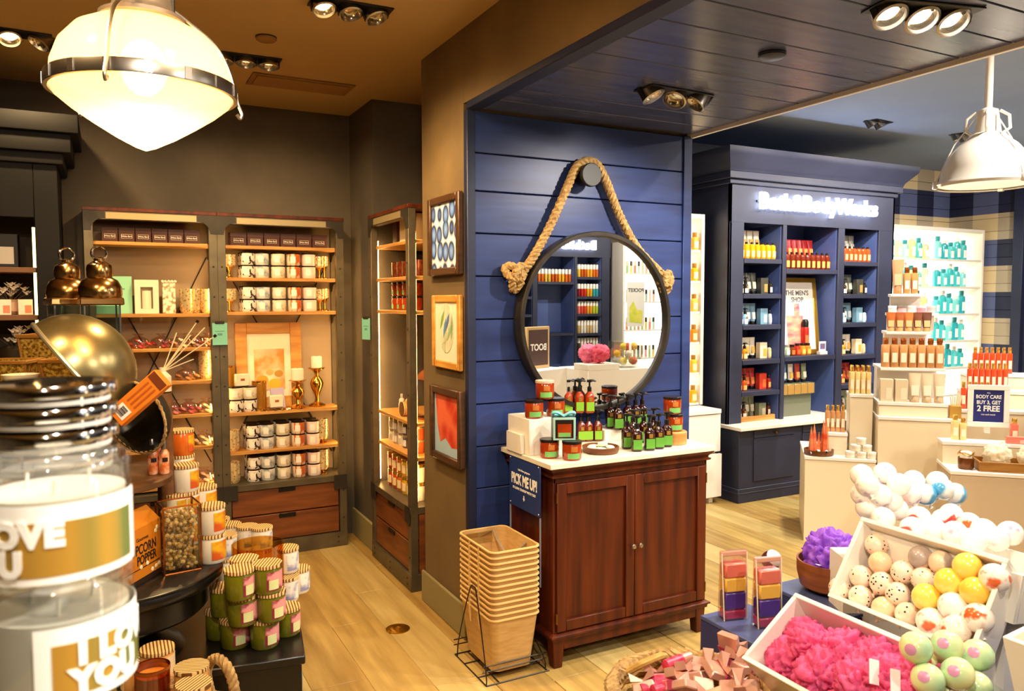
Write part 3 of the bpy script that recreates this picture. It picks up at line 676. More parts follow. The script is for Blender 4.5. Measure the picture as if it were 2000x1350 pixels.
# ================================================================== NAVY BOOKCASE
def bookcase(name, label, sign=True):
    """local frame: x from 0 at the left outer edge, front of the upper body at y=0, z up"""
    t = thing(name, label, 'bookcase')
    W_, D = 2.07, .92
    cols = [(.16, .615), (.66, 1.312), (1.392, 1.86)]
    obj('side', B().box(0, .02, 0, D, .64, 2.75).mesh(), NAVY, t); obj('side', B().box(W_-.02, W_, 0, D, .64, 2.75).mesh(), NAVY, t)
    # face: stiles and frieze around the three openings
    for a, b_ in ((0, .16), (.615, .66), (1.312, 1.392), (1.86, W_)):
        obj('stile', B().box(a, b_, 0, .025, .64, 2.345).mesh('stile', .002), NAVY, t)
    obj('frieze', B().box(0, W_, 0, .025, 2.345, 2.75).mesh(), NAVY, t)
    obj('top_board', B().box(0, W_, .02, D, 2.70, 2.75).mesh(), NAVY, t)
    for o, z0, z1 in ((.02, 2.66, 2.70), (.05, 2.70, 2.76)):
        obj('cornice', B().box(-o, W_+o, -o, D, z0, z1).mesh('cornice', .004), NAVY, t)
    vs = []; pr = [(.05, 2.76), (.06, 2.79), (.14, 2.88), (.15, 2.91), (.15, 2.94)]
    for o, z in pr: vs += [(-o, D, z), (-o, -o, z), (W_+o, -o, z), (W_+o, D, z)]
    fs = [(j*4+i, j*4+i+1, (j+1)*4+i+1, (j+1)*4+i) for j in range(len(pr)-1) for i in range(3)] + [tuple((len(pr)-1)*4+i for i in range(4)), (3, 2, 1, 0)]
    fs += [tuple(j*4 for j in range(len(pr))), tuple(j*4+3 for j in reversed(range(len(pr))))]
    obj('crown', B().add(vs, fs).mesh(), NAVY, t)
    obj('back_panel', B().box(.02, W_-.02, .40, .42, .64, 2.70).mesh(), NAVYIN, t)
    for x in (.615, .66, 1.312, 1.392, .16, 1.86):
        obj('divider', B().box(x-.006, x+.006, .0255, .40, .64, 2.345).mesh(), NAVYIN, t)
    for k in (0, 2):
        a, b_ = cols[k]
        for z in (2.045, 1.745, 1.478, 1.178, .905):
            obj('shelf', B().box(a+.007, b_-.007, .002, .398, z-.04, z).mesh('shelf', .002), NAVY, t)
    for z in (1.965, 1.19): obj('shelf', B().box(.667, 1.305, .002, .398, z-.04, z).mesh('shelf', .002), NAVY, t)
    # counter, base with a drawer front and a stepped plinth
    obj('counter', B().box(-.035, W_+.035, -.20, .41, .612, .64).mesh('counter', .002), mat('white counter slab', '#efe8da', .3), t)
    obj('base', B().box(-.01, W_+.01, -.155, D, .12, .612).mesh('base', .002), NAVY, t)
    for a, b_ in ((.15, .62), (.72, 1.30), (1.40, 1.92)):
        p = obj('door_panel', B().box(a, b_, -.165, -.154, .17, .53).mesh('door_panel', .002), NAVY, t)
        d = obj('drawer_front', B().box(a, b_, -.165, -.154, .535, .605).mesh('drawer_front', .002), NAVY, t)
        obj('knob', B().lathe([(.004, 0), (.005, .012), (.012, .016), (.012, .022), (.001, .026)], 12).xf(Matrix.Translation(((a+b_)/2, -.165, .572)) @ Rx).mesh(), mat('old brass', '#8a6432', .4, 1), d)
    obj('plinth', B().box(-.02, W_+.02, -.165, D, .0, .12).mesh('plinth', .004), NAVY, t)
    obj('plinth_cap', B().box(-.022, W_+.022, -.168, D, .075, .085).mesh('plinth_cap', .002), NAVY, t)
    for x in (.16, 1.86):
        pass
    return t
bc = bookcase('bookcase', 'navy bookcase with heavy crown and lit shop sign beyond the walnut cabinet')
BCX, BCY = 4.627, 4.95
bc.location = (BCX, BCY, 0)
# sign: letters of light, each its own piece
def lit_sign(label, loc, rot, width, body='Bath&BodyWorks'):
    t = thing('shop_sign', label, 'sign', loc, rot)
    SIGN = mat('white sign light', '#ffffff', .4, emit=13, ecol='#e6efff')
    adv = {'B': .68, 'a': .60, 't': .36, 'h': .60, '&': .72, 'o': .63, 'd': .65, 'y': .56, 'W': .97, 'r': .40, 'k': .58, 's': .54}
    tot = sum(adv[c] for c in body); k = width/tot; x = -width/2
    for i, c in enumerate(body):
        s = k*1.1
        me = text_mesh(c, s, .012, s*.028, 'CENTER')
        # set every glyph on one baseline
        ys = [v.co.y for v in me.vertices]; base = min(ys)
        drop = {'y': .21*s}.get(c, .012*s if c in 'Baothd&sWrk' else 0)
        obj('letter', me, SIGN, t, (x+adv[c]*k/2, -.03, -base-drop-.36*s), FRONT)
        x += adv[c]*k
    obj('raceway', B().box(-width/2, width/2, -.012, -.001, -.012, .004).mesh(), NAVY, t)
    return t
sgp = atY(1599, 400, BCY)
lit_sign('white illuminated BathBodyWorks lettering on the navy bookcase', (sgp.x, BCY-.001, sgp.z-.005), 0, 1.50)

GR = 'toiletries on the navy bookcase'
def stock_column(xs, side, zoff, shop, rot, place):
    """place(x, y, z) -> world; xs = (x0, x1) of the opening; side = words for the column"""
    x0, x1 = xs; w = x1-x0
    Z = [2.045, 1.745, 1.478, 1.178, .905, .64]
    # topmost shelf: tall cartons/tubes behind, a row of bottles in front
    n = 5
    rs = thing('shelf_riser', 'low block under the tall tubes on the top shelf of the %s column' % side, 'riser', place((x0+x1)/2-.04, .22, Z[0]), rot)
    obj('block', B().box(-w*.40, w*.40, -.04, .04, 0, .075).mesh('block', .002), NAVYIN, rs); 
    for i in range(n):
        tube_product('%s tube at the back of %s column top shelf, %s' % ('white and gold' if side == 'near' else 'silver grey', side, nth(i, n)),
                     place(x0+.045+i*.075, .22, Z[0]+.075), rot, '#f0e6d2' if side == 'near' else '#a9a698', '#f4efe4' if side == 'near' else '#8f8c80', '#d6b264' if side == 'near' else '#d8d2c2', .185, .033, GR)
    n = 7
    for i in range(n):
        bottle_product('%s bottle in front row on top shelf of %s column, %s' % ('yellow' if side == 'near' else 'amber', side, nth(i, n)),
                       place(x0+.035+i*.0615, .08, Z[0]), rot, '#d99a12' if side == 'near' else '#a8481a', '#17120f', '#f0d080' if side == 'near' else '#d9a074', .145, .028, GR, caph=.12)
    spec = [  # z, bottle, tube, carton, small bottle
        ('black', '#1b1a18', '#e6ddd0', '#4a4a42', '#c9c2a8', '#3a382f', '#a88648', '#2a2824'),
        ('pale blue', '#8db6d6', '#f4f4f0', '#7fa6bf', '#dfe6e2', '#6f97ad', '#b9c6c4', '#c4d4de'),
        ('white and gold', '#c98a1c', '#f0d9a0', '#efe6d4', '#e2b45c', '#e6d6b4', '#d8a646', '#e2c8a0'),
        ('red', '#c2501c', '#f0b060', '#c23a34', '#e88a4a', '#c83a26', '#e07038', '#b82a1e'),
        ('sage', '#4a2012', '#eadfc4', '#8a9078', '#d9d2ba', '#7c8268', '#d0c8a8', '#5a2a1a')]
    for k, (nm, bl, bll, tb, tbl, ct, ctl, sm) in enumerate(spec):
        z = Z[k+1]; row = ORD[k+1] if k < 4 else 'bottom'
        if k == 4 and side == 'near':
            tr = thing('wooden_tray', 'low wooden tray on the bookcase counter under the %s products' % nm, 'tray', place((x0+x1)/2, .17, z), rot)
            obj('base', B().box(-.20, .19, -.13, .13, 0, .02).mesh(), WOODL, tr)
            obj('front_rail', B().box(-.20, .19, -.14, -.13, 0, .045).mesh('front_rail', .002), WOODL, tr)
            obj('side_rail', B().box(.19, .20, -.14, .13, 0, .045).mesh('side_rail', .002), WOODL, tr)
            z += .021
        for i in range(2):
            pump_product('small %s bottle with dark cap on %s shelf of %s column, %s' % (nm, row, side, ('outer', 'inner')[i]),
                         place(x0+.045+i*.058, .09, z), rot, bl, '#15120f', bll, .145, .026, GR, sq=0)
        for i in range(3):
            tube_product('%s tube on %s shelf of %s column, %s' % (nm, row, side, ('leftmost', 'middle', 'rightmost')[i]),
                         place(x0+.145+i*.062, .17, z), rot, tb, '#14120f' if k < 4 else '#777a64', tbl, .185, .029, GR)
        carton_product('%s carton beside the tubes on %s shelf of %s column' % (nm, row, side), place(x0+.335, .12, z), rot, ct, ctl, .085, .05, .14 if k != 4 else .12, GR)
        bottle_product('%s small bottle at the shelf end on %s shelf of %s column' % (nm, row, side), place(x0+.415, .11, z), rot, sm, '#15120f', bll, .12, .02, GR)
def place_bc(x, y, z): return (BCX+x, BCY+y, z)
stock_column((.167, .608), 'near', 0, 'a', 0, place_bc)
stock_column((1.399, 1.853), 'far', 0, 'a', 0, place_bc)
# middle column
rs = thing('shelf_riser', 'low block under the red tubes on the middle column', 'riser', place_bc(.98, .24, 1.965), 0)
obj('block', B().box(-.30, .26, -.04, .04, 0, .09).mesh('block', .002), NAVYIN, rs)
for i in range(8):
    tube_product('red tube behind the brown bottles on the middle column, %s' % nth(i, 8), place_bc(.715+i*.068+(.02 if i > 2 else 0), .24, 2.055), 0, '#b8262c', '#e05a30', '#e87a3a', .19, .031, GR)
for i in range(10):
    bottle_product('brown bottle with orange label in middle column, %s' % nth(i, 10), place_bc(.70+i*.064, .10, 1.965), 0, '#6a2410', '#1a1310', '#e0924a', .155, .029, GR, caph=.12)
GF = mat('gilt frame', '#d8a53c', .3, .8)
fr = thing('framed_poster', 'gilt framed poster leaning in the middle of the navy bookcase', 'poster', place_bc(.985, .15, 1.19), (radians(-6), 0, 0))
obj('frame', B().box(-.22, .28, -.012, 0, 0, .045).box(-.22, .28, -.012, 0, .665, .71).box(-.22, -.175, -.012, 0, .045, .665).box(.235, .28, -.012, 0, .045, .665).mesh('frame', .003), GF, fr)
obj('print', B().box(-.175, .235, -.004, 0, .045, .665).mesh(), mat('poster paper', '#e6dfd6', .6), fr)
obj('print_bottle', B().box(-.12, .09, -.006, -.004, .07, .36).box(-.02, .05, -.006, -.004, .36, .47).mesh('print_bottle', .001), mat('pink bottle print', '#e0506a', .5, 0, '#f0b48a', 5, (1, 1, 3)), fr)
obj('lettering', text_mesh("THE MEN'S\nSHOP", .062, .0005, .0015), plain('#55504c', .6), fr, (.03, -.0052, .535), FRONT)
sp = thing('spray_can', 'tall red spray can with black cap before the gilt framed poster', 'spray can', place_bc(1.06, .14, 1.19))
parts(sp, [('can', B().lathe([(.033, 0), (.035, .004), (.035, .24), (.03, .252)], 20).mesh(), plain('#b32a1c', .25, metal=.3)), ('cap', B().lathe([(.03, .252), (.03, .30), (.022, .322), (.001, .328)], 20).mesh(), plain('#171310', .3)), ('label', B().arc(.0355, -2.3, -.9, .06, .18).mesh(), plain('#e06a3a', .5))])
for i, (c, l, h, cp) in enumerate((('#e2b04c', '#f4e6c0', .13, '#5a5044'), ('#9fb8a8', '#dfe6d8', .10, '#8a8a80'), ('#7a3a1c', '#d8742c', .10, '#1a1410'), ('#c0301c', '#e0602c', .11, '#2a1a14'), ('#d98a28', '#f0c060', .11, '#2c1a10'), ('#c87a2c', '#f0b450', .11, '#2c1a10'))):
    bottle_product('small %s bottle standing before the framed poster, %s' % (('gold', 'pale green', 'brown', 'red', 'orange', 'amber')[i], nth(i, 6)), place_bc(.72+i*.066, .10, 1.19), 0, c, cp, l, h, .03, GR, caph=.2, capr=.7)
ac = thing('sign_holder', 'small clear sign holder on the bookcase middle shelf', 'sign holder', place_bc(1.22, .08, 1.19))
parts(ac, [('card', B().box(-.045, .045, -.003, .003, .03, .12).mesh(), plain('#c9c2cc', .4)), ('foot', B().box(-.05, .05, -.02, .02, 0, .03).mesh('foot', .002), plain('#e8d8cc', .2)), ('print', B().box(-.03, .03, -.0045, -.003, .05, .10).mesh(), plain('#6a5a80', .5))])
rk = thing('tester_rack', 'grey-green tester rack with gold tags in the navy bookcase', 'rack', place_bc(.86, .14, .64))
obj('body', B().box(-.20, .24, -.05, .10, 0, .20).mesh('body', .003), plain('#6f725e', .5), rk)
obj('ledge', B().box(-.20, .24, -.09, .10, .20, .30).mesh('ledge', .003), plain('#5c6050', .5), rk)
for i in range(5): obj('gold_tag', B().box(-.185+i*.084, -.108+i*.084, -.094, -.09, .205, .295).mesh('gold_tag', .002), mat('gold tag foil', '#d9a85a', .3, .5), rk)
for i, (c, l) in enumerate((('#5a6660', '#d8d8cc'), ('#6f9fc4', '#e8ece8'), ('#eee8dc', '#e0b050'), ('#c8463c', '#f0a860'), ('#8f9a7c', '#e4e0c8'))):
    tube_product('%s tester tube on the gold-tagged rack' % ('dark grey', 'blue', 'white', 'coral red', 'sage green')[i], place_bc(.70+i*.084, .13, .94), 0, c, '#15130f', l, .17, .03, GR)

# ================================================================== WHITE SHELVING, LIT FROM BEHIND
LITP = mat('lit white back panel', '#fffaf0', .5, emit=3.4, ecol='#fff3de')
def lit_shelves(name, label, x0, x1, y, z0, z1, n, depth=.34):
    t = thing(name, label, 'shelf unit', (0, 0, 0))
    obj('back_panel', B().box(x0+.03, x1-.03, y+depth-.02, y+depth, z0, z1-.03).mesh(), LITP, t)
    obj('side', B().box(x0, x0+.035, y, y+depth, z0, z1).mesh('side', .003), WHITEP, t)
    obj('side', B().box(x1-.035, x1, y, y+depth, z0, z1).mesh('side', .003), WHITEP, t)
    obj('top', B().box(x0+.035, x1-.035, y, y+depth, z1-.04, z1).mesh('top', .003), WHITEP, t)
    zz = []
    for i in range(n):
        z = z0+.02+i*(z1-z0-.06)/n; zz.append(z)
        obj('shelf', B().box(x0+.036, x1-.036, y+.01, y+depth-.021, z-.02, z).mesh('shelf', .002), WHITEP, t)
    return zz
zz = lit_shelves('lit_shelving', 'white lit shelving with yellow products between partition and navy bookcase', 3.2, 4.545, 5.16, .79, 2.42, 6)
YG = 'products on the narrow lit shelves'
k = 0
for i, z in enumerate(zz):
    for j in range(3):
        k += 1
        c = ('#e0a818', '#e8c83c', '#d98a20', '#eacb5a', '#d8b020', '#e6b84a')[(i+j) % 6]
        bottle_product('yellow product on the narrow lit shelves, shelf %s from the counter, %s' % (ORD[i], ('nearest the bookcase', 'second from the bookcase', 'third from the bookcase')[j]), (4.468-j*.085, 5.205, z), 0, c, '#efe6d4' if j % 2 else '#a8742c', '#f4e6b0', .15+.02*((i*3+j) % 3), .034, YG, caph=.25, capr=.6)
dw = thing('drawer_cabinet', 'white two-drawer counter cabinet between partition and navy bookcase', 'cabinet', (0, 0, 0))
obj('top', B().box(3.3, 4.50, 4.88, 5.155, .755, .79).mesh('top', .002), WHITEP, dw)
obj('carcass', B().box(3.31, 4.47, 4.92, 5.155, .04, .755).mesh(), plain('#c9beac', .5), dw)
obj('drawer_front', B().box(3.30, 4.505, 4.893, 4.92, .435, .748).mesh('drawer_front', .002), WHITEP, dw)
obj('drawer_front', B().box(3.30, 4.515, 4.885, 4.92, .055, .415).mesh('drawer_front', .002), WHITEP, dw)
obj('foot', B().box(4.42, 4.46, 4.93, 4.97, 0, .04).mesh(), WHITEP, dw); obj('foot', B().box(3.35, 3.39, 4.93, 4.97, 0, .04).mesh(), WHITEP, dw)
zz = lit_shelves('lit_shelving', 'tall white lit shelving with turquoise products beside the gingham wall', 6.85, 8.90, 5.42, .0, 2.48, 8, .40)
TQ = 'products on the tall lit shelves'
for i, z in enumerate(zz[3:]):
    for j in range(11):
        x = 8.72-j*.115-(.10 if j > 4 else 0)
        if j < 5:
            c = ('#35b0b8', '#56c4c8', '#2aa0b0', '#7ad0d0', '#3fb8c0')[(i+j) % 5]; wd = 'turquoise'
        else:
            c = ('#7cc4c0', '#d8c890', '#58b4b4', '#c9d68a', '#9fd0c8', '#e0d2b0')[(i*2+j) % 6]; wd = 'pastel'
        bottle_product('%s product on tall lit shelves, shelf %s from below, %s from the gingham wall' % (wd, ORD[i], ORD[j]), (x, 5.56, z), 0, c, '#f2efe6' if (i+j) % 2 else '#2f8f98', '#eef4f0', .2+.03*((i+j) % 3), .042, TQ, caph=.2, capr=.6)
# ================================================================== WHITE PLINTHS AND THE TIERED TOWER (turned 45 degrees)
S2 = sqrt(.5); PO = Vector((4.297, 3.828, 0)); UU = Vector((S2, -S2, 0)); VV = Vector((S2, S2, 0)); R45 = -pi/4
def cl(u, v, z): q = PO+UU*u+VV*v; return (q.x, q.y, z)
def clu(px, v, z=None): q = atP(px, 700, PO+VV*v, VV); return (q-PO).dot(UU)
def block(name, label, cat, u0, u1, v0, v1, z0, z1, mt=CREAM, reveal=True):
    t = thing(name, label, cat, cl(u0, v0, z0), R45)
    w, d, h = u1-u0, v1-v0, z1-z0
    if reveal:
        obj('body', B().box(.004, w-.004, .004, d-.004, 0, h-.025).mesh('body', .002), mt, t)
        obj('top', B().box(0, w, 0, d, h-.022, h).mesh('top', .002), WHITEP, t)
    else:
        obj('shell', B().box(0, w, 0, .012, 0, h).box(0, .012, .012, d, 0, h).box(w-.012, w, .012, d, 0, h).mesh('shell', .001), mt, t)
        obj('top', B().box(0, w, 0, d, h+.0005, h+.014).mesh('top', .002), mt, t)
    return t
block('plinth', 'low white plinth with tray of pink cones before the navy bookcase', 'plinth', 0, .46, 0, .62, 0, .603)
block('plinth', 'tall cream plinth that carries the tower of bronze bottles', 'plinth', .465, .965, .02, .62, 0, .90)
block('riser', 'small white riser block behind the tray of pink cones', 'riser', .135, .29, .13, .32, .603, .755)
block('riser', 'taller white riser block that carries the pale gold bottles', 'riser', .30, .455, .17, .40, .603, 1.03)
PINKG = mat('peach bottle liquid', '#d89a62', .12, coat=.4); PALEG = mat('pale gold bottle liquid', '#eccb86', .12, coat=.4)
KRAFT = mat('tan bottle liquid', '#c98d54', .15, coat=.3); REDG = mat('coral bottle liquid', '#dd4a22', .12, coat=.4)
GOLDC = mat('gold cap', '#dcae52', .25, .85); BRZ = mat('bronze cap', '#a55a24', .25, .7)
G = 'pale gold bottles on the white riser'
n = 0
for r_ in range(2):
    for i in range(4):
        mist_product('pale gold bottle on the tall white riser, %s row, %s' % (('front', 'back')[r_], nth(i, 4)), cl(.318+i*.036, .215+r_*.05, 1.03), R45, PALEG, GOLDC, .20, .0165, G)
for i in range(4):
    mist_product('tan bottle with looped cap beside the pink cones, %s' % nth(i, 4), cl(.16+i*.034, .20, .755), R45, KRAFT, GOLDC, .19, .016, 'tan bottles on the small riser')
CONE = mat('coral pink cone wrap', '#dc4a2a', .25, 0, '#f0a06a', 3, (1, 1, 4))
tr = thing('wooden_tray', 'round dark wood tray of pink cone boxes on the low white plinth', 'tray', cl(.10, .10, .603), R45)
obj('tray', B().lathe([(.088, 0), (.098, .004), (.10, .038), (.094, .038), (.090, .008), (.001, .008)], 32).mesh(), mat('dark tray wood', '#5c3214', .4, 0, '#7a4620', 4, (1, 1, 8)), tr)
for i, (a, r_, h) in enumerate(((-.3, .045, .26), (.9, .05, .23), (2.2, .05, .20), (3.4, .055, .19), (4.6, .05, .16))):
    t = thing('gift_cone', 'slim coral gift cone standing in the round tray, %s' % ('tallest one', 'second tallest', 'middle sized', 'fourth tallest', 'shortest one')[i], 'gift', cl(.10+r_*cos(a), .10+r_*sin(a), .612), a, 'coral cones in the tray')
    obj('cone', B().lathe([(.022, 0), (.022, .01), (.013, h*.6), (.001, h)], 4).mesh(smooth=False), CONE, t)
    obj('gold_edge', B().tube([(.0225, 0, 0), (.0135, 0, h*.6), (.0015, 0, h)], .0018, 6).mesh(), GOLDC, t)
for i, (u, z) in enumerate(((.02, .0), (-.045, .0), (-.01, .024), (.045, .02))):
    t = thing('ribbon_roll', 'small white roll with dark ends lying in the round tray, %s' % nth(i, 4), 'roll', cl(.10+u, .03, .625+z*.6), R45+.5*i, 'rolls in the round tray')
    obj('roll', B().lathe([(.009, -.02), (.010, 0), (.009, .02)], 12).xf(Matrix.Rotation(pi/2, 4, 'Y')).mesh(), plain('#e8e0d8', .4), t)
    obj('end_cap', B().lathe([(.0092, .02), (.006, .024)], 12).xf(Matrix.Rotation(-pi/2, 4, 'Y')).mesh(), plain('#1c1414', .4), t)
def jar_small(label, loc, rz, col, lid, r=.032, h=.045, group=None):
    t = thing('cream_jar', label, 'jar', loc, rz, group)
    obj('jar', M(('js', r, h), lambda: B().lathe([(r*.9, 0), (r, .003), (r, h*.68)], 18).mesh()), col, t)
    obj('lid', M(('jsl', r, h), lambda: B().lathe([(r*1.04, h*.68), (r*1.04, h*.97), (r*.98, h)], 18).mesh()), lid, t)
JW = plain('#e8dcc6', .35); JL = plain('#f2eadb', .3)
for i, (u, v, lv) in enumerate(((.30, .05, 0), (.37, .045, 0), (.435, .05, 0), (.335, .06, 1), (.405, .06, 1), (.37, .07, 2))):
    jar_small('small cream jar in the pyramid on the low plinth, %s' % ('bottom leftmost', 'bottom middle', 'bottom rightmost', 'second layer left', 'second layer right', 'top of the pyramid')[i], cl(u, v, .603+lv*.0455), R45, JW, JL, group='cream jars in a pyramid')
# tower tiers
block('tier_box', 'lowest cream tier of the bottle tower', 'riser', .472, .90, .07, .55, .90, .995)
def tier(label, u0, u1, v0, v1, z, zb):
    t = thing('display_tier', label, 'shelf tier', cl(u0, v0, zb), R45)
    w, d = u1-u0, v1-v0
    obj('board', B().box(0, w, 0, d, z-zb-.02, z-zb).mesh('board', .002), WHITEP, t)
    obj('support', B().box(.01, w-.01, d*.62, d-.004, 0, z-zb-.02).mesh(), WHITEP, t)
tier('cream tier board under the bronze shower gels', .49, .895, .15, .53, 1.225, .995)
tier('white tier board under the bronze flared tubes', .54, .83, .27, .51, 1.47, 1.225)
tier('white tier board under the small round tins', .56, .88, .34, .50, 1.60, 1.47)
tier('topmost white tier board of the bottle tower', .575, .79, .37, .49, 1.735, 1.60)
LT = mat('beige tube', '#d9bf9a', .35); 
for i in range(2):
    carton_product('beige canister carton on the lowest tier, %s' % ('outer', 'inner')[i], cl(.525+i*.092, .12, .995), R45, '#d8c4a0', '#e6d8ba', .078, .06, .155, 'beige products on the lowest tier')
for i in range(3):
    tube_product('tall beige tube on the lowest tier, %s' % ('leftmost', 'middle', 'rightmost')[i], cl(.70+i*.075, .11, .995), R45, '#dcc6a4', '#cdb088', '#e8dac0', .20, .036, 'beige products on the lowest tier')
for i in range(7):
    mist_product('bronze shower gel on the second tier, %s' % nth(i, 7), cl(.525+i*.056, .19, 1.225), R45, KRAFT if i % 2 else PINKG, BRZ, .205, .027, 'bronze shower gels on the second tier')
for i in range(5):
    tube_product('bronze patterned tube on the third tier, %s' % nth(i, 5), cl(.572+i*.057, .31, 1.47), R45, ('#b8632c', '#a85828', '#c27238', '#7a4426', '#6a4030')[i], '#d8a468', '#e2b27a', .135, .029, 'bronze tubes on the third tier')
for i in range(5):
    jar_small('small white and pink tin on the fourth tier, %s' % nth(i, 5), cl(.59+i*.062, .38, 1.60), R45, plain(('#f0e8dc', '#e8b0b8', '#f2eae0', '#e090a0', '#e8c0c4')[i], .35), plain(('#ffffff', '#8a7a70', '#f4e8e4', '#f4d8dc', '#e8d0cc')[i], .3), .028, .05, 'tins on the fourth tier')
tube_product('tallest bronze tube on top of the tower', cl(.625, .42, 1.735), R45, '#c98f66', '#b87a48', '#d8a880', .245, .036, 'bronze products on top of the tower')
for i in range(2):
    mist_product('bronze spray bottle on top of the tower, %s' % ('inner', 'outer')[i], cl(.685+i*.05, .42, 1.735), R45, KRAFT, BRZ, .19, .023, 'bronze products on top of the tower')
# coral bottles in three rising rows, behind the sale sign
RO = Vector(cl(.99, .16, 0))
def rc(u, v, z): q = RO+UU*u+VV*v; return (q.x, q.y, z)
def rblock(name, label, cat, u0, u1, v0, v1, z0, z1, mt=CREAM):
    t = thing(name, label, cat, rc(u0, v0, z0), R45); w, d, h = u1-u0, v1-v0, z1-z0
    obj('body', B().box(.004, w-.004, .004, d-.004, 0, h-.025).mesh('body', .002), mt, t); obj('top', B().box(0, w, 0, d, h-.022, h).mesh('top', .002), WHITEP, t); return t
rblock('plinth', 'cream plinth under the coral bottles behind the sale sign', 'plinth', -.02, .95, 0, .5, 0, .95)
rblock('riser', 'white riser step under the middle row of coral bottles', 'riser', .04, .95, .12, .30, .95, 1.07)
rblock('riser', 'tallest white riser step under the back row of coral bottles', 'riser', .10, .95, .31, .49, .95, 1.17)
for r_, (n, u0, v, z) in enumerate(((5, .01, .06, .95), (7, .075, .19, 1.07), (7, .15, .38, 1.17))):
    for i in range(n):
        mist_product('coral bottle with gold cap in %s row behind the sale sign, %s' % (('front', 'middle', 'back')[r_], nth(i, n)), rc(u0+.02+i*.036, v, z), R45, REDG, GOLDC, .185, .0165, 'coral bottles behind the sale sign')
tb = thing('tester_holder', 'gold holder of slim applicators beside the beige tubes', 'holder', cl(.945, .10, .90), R45)
obj('cup', B().box(-.035, .035, -.03, .03, 0, .085).mesh('cup', .002), mat('gold foil box', '#c99b46', .35, .6), tb)
for i in range(6): obj('applicator', B().tube([(-.02+i*.009, 0, .07), (-.03+i*.014, -.01+.005*(i % 3), .145+.01*(i % 2))], .004, 6).mesh(), plain('#f0dcae', .3), tb)
# sale sign in a white frame
sl = thing('sale_sign', 'white framed blue BODY CARE sale sign among the coral bottles', 'sign', (0, 0, 0), R45)
q = atP(1930, 793, PO+VV*-.12, VV); sl.location = q
SW, SH = .118, .135
obj('frame', B().box(-SW, SW, -.012, 0, SH-.032, SH).box(-SW, SW, -.012, 0, -SH, -SH+.032).box(-SW, -SW+.032, -.012, 0, -SH+.032, SH-.032).box(SW-.032, SW, -.012, 0, -SH+.032, SH-.032).mesh('frame', .002), mat('white sign frame', '#f6f0e4', .35), sl)
obj('print', B().box(-SW+.03, SW-.03, -.006, -.002, -SH+.03, SH-.03).mesh(), mat('royal blue sale print', '#1c2570', .5), sl)
obj('stand', B().box(-.015, .015, -.002, .03, -SH-.04, SH-.05).mesh(), WHITEP, sl)
for b_, s, z, bl in (('ALL', .014, .084, 0), ('BODY CARE', .032, .058, .0006), ('BUY 3, GET', .033, .022, .0008), ('2 FREE', .05, -.018, .0014), ('mix and match', .015, -.055, 0)):
    obj('lettering', text_mesh(b_, s, .0005, bl), LETW, sl, (0, -.0068, z), FRONT, (.82 if s in (.032, .033) else .9, 1, 1))
# lower right stand: steps, glass votive, wooden tray of white poufs
q = atZ(1856, 920, .66); LO = Vector((q.x, q.y, 0))
def lc(u, v, z): q = LO+UU*u+VV*v; return (q.x, q.y, z)
def lblock(name, label, cat, u0, u1, v0, v1, z0, z1, mt=CREAM):
    t = thing(name, label, cat, lc(u0, v0, z0), R45); w, d, h = u1-u0, v1-v0, z1-z0
    obj('body', B().box(.004, w-.004, .004, d-.004, 0, h-.025).mesh('body', .002), mt, t); obj('top', B().box(0, w, 0, d, h-.022, h).mesh('top', .002), WHITEP, t); return t
lblock('plinth', 'wide grey-cream plinth with the wooden pouf tray', 'plinth', 0, 1.1, 0, .385, 0, .66, mat('greige laminate', '#c2ad90', .5))
lblock('riser', 'white step board behind the wooden pouf tray', 'riser', .0, 1.05, .235, .38, .66, .80)
vo = thing('votive_cup', 'dark gold votive cup with white candle beside the pouf tray', 'votive', lc(.105, .10, .66), R45)
obj('cup', B().lathe([(.038, 0), (.044, .01), (.045, .07), (.041, .07), (.038, .012), (.001, .012)], 20).mesh(), mat('amber brown glass', '#6a3a12', .2, .3), vo)
obj('candle', B().lathe([(.034, .02), (.034, .098), (.03, .105), (.001, .105)], 20).mesh(), WAX, vo)
obj('gold_wire', B().tube([(.045*cos(a*.7), .045*sin(a*.7), .075+.03*abs(sin(a*2.2))) for a in range(19)], .003, 5).mesh(), GOLD, vo)
tr = thing('wooden_tray', 'oblong wooden tray of white poufs on the wide plinth', 'tray', lc(.16, .03, .66), R45)
for nm, a in (('base', (0, .62, 0, .2, 0, .01)), ('front_rail', (0, .62, 0, .012, .01, .06)), ('back_rail', (0, .62, .188, .2, .01, .06)), ('end_rail', (0, .012, .012, .188, .01, .06)), ('end_rail', (.608, .62, .012, .188, .01, .06))):
    obj(nm, B().box(*a).mesh(nm, .002), mat('golden tray wood', '#8a5a20', .45, 0, '#a8742e', 4, (1, 1, 8)), tr)
for i, (u, r_) in enumerate(((.03, .022), (.075, .020))):
    mist_product('clear gold bottle at the step edge beside the sale sign, %s' % ('outer', 'inner')[i], lc(.06+u, .33, .80), R45, PALEG, GOLDC, .16-.02*i, r_, 'small bottles on the white step')
for i in range(2):
    mist_product('coral bottle on the white step under the sale sign, %s' % ('outer', 'inner')[i], lc(.42+i*.12, .33, .80), R45, mat('rose bottle liquid', '#e2705a', .12, coat=.4), GOLDC, .15+.02*i, .022, 'small bottles on the white step')
carton_product('flat coral soap carton under the two coral bottles', lc(.44, .265, .80), R45, '#e07a66', '#f0b0a0', .16, .03, .045, name='soap_carton')
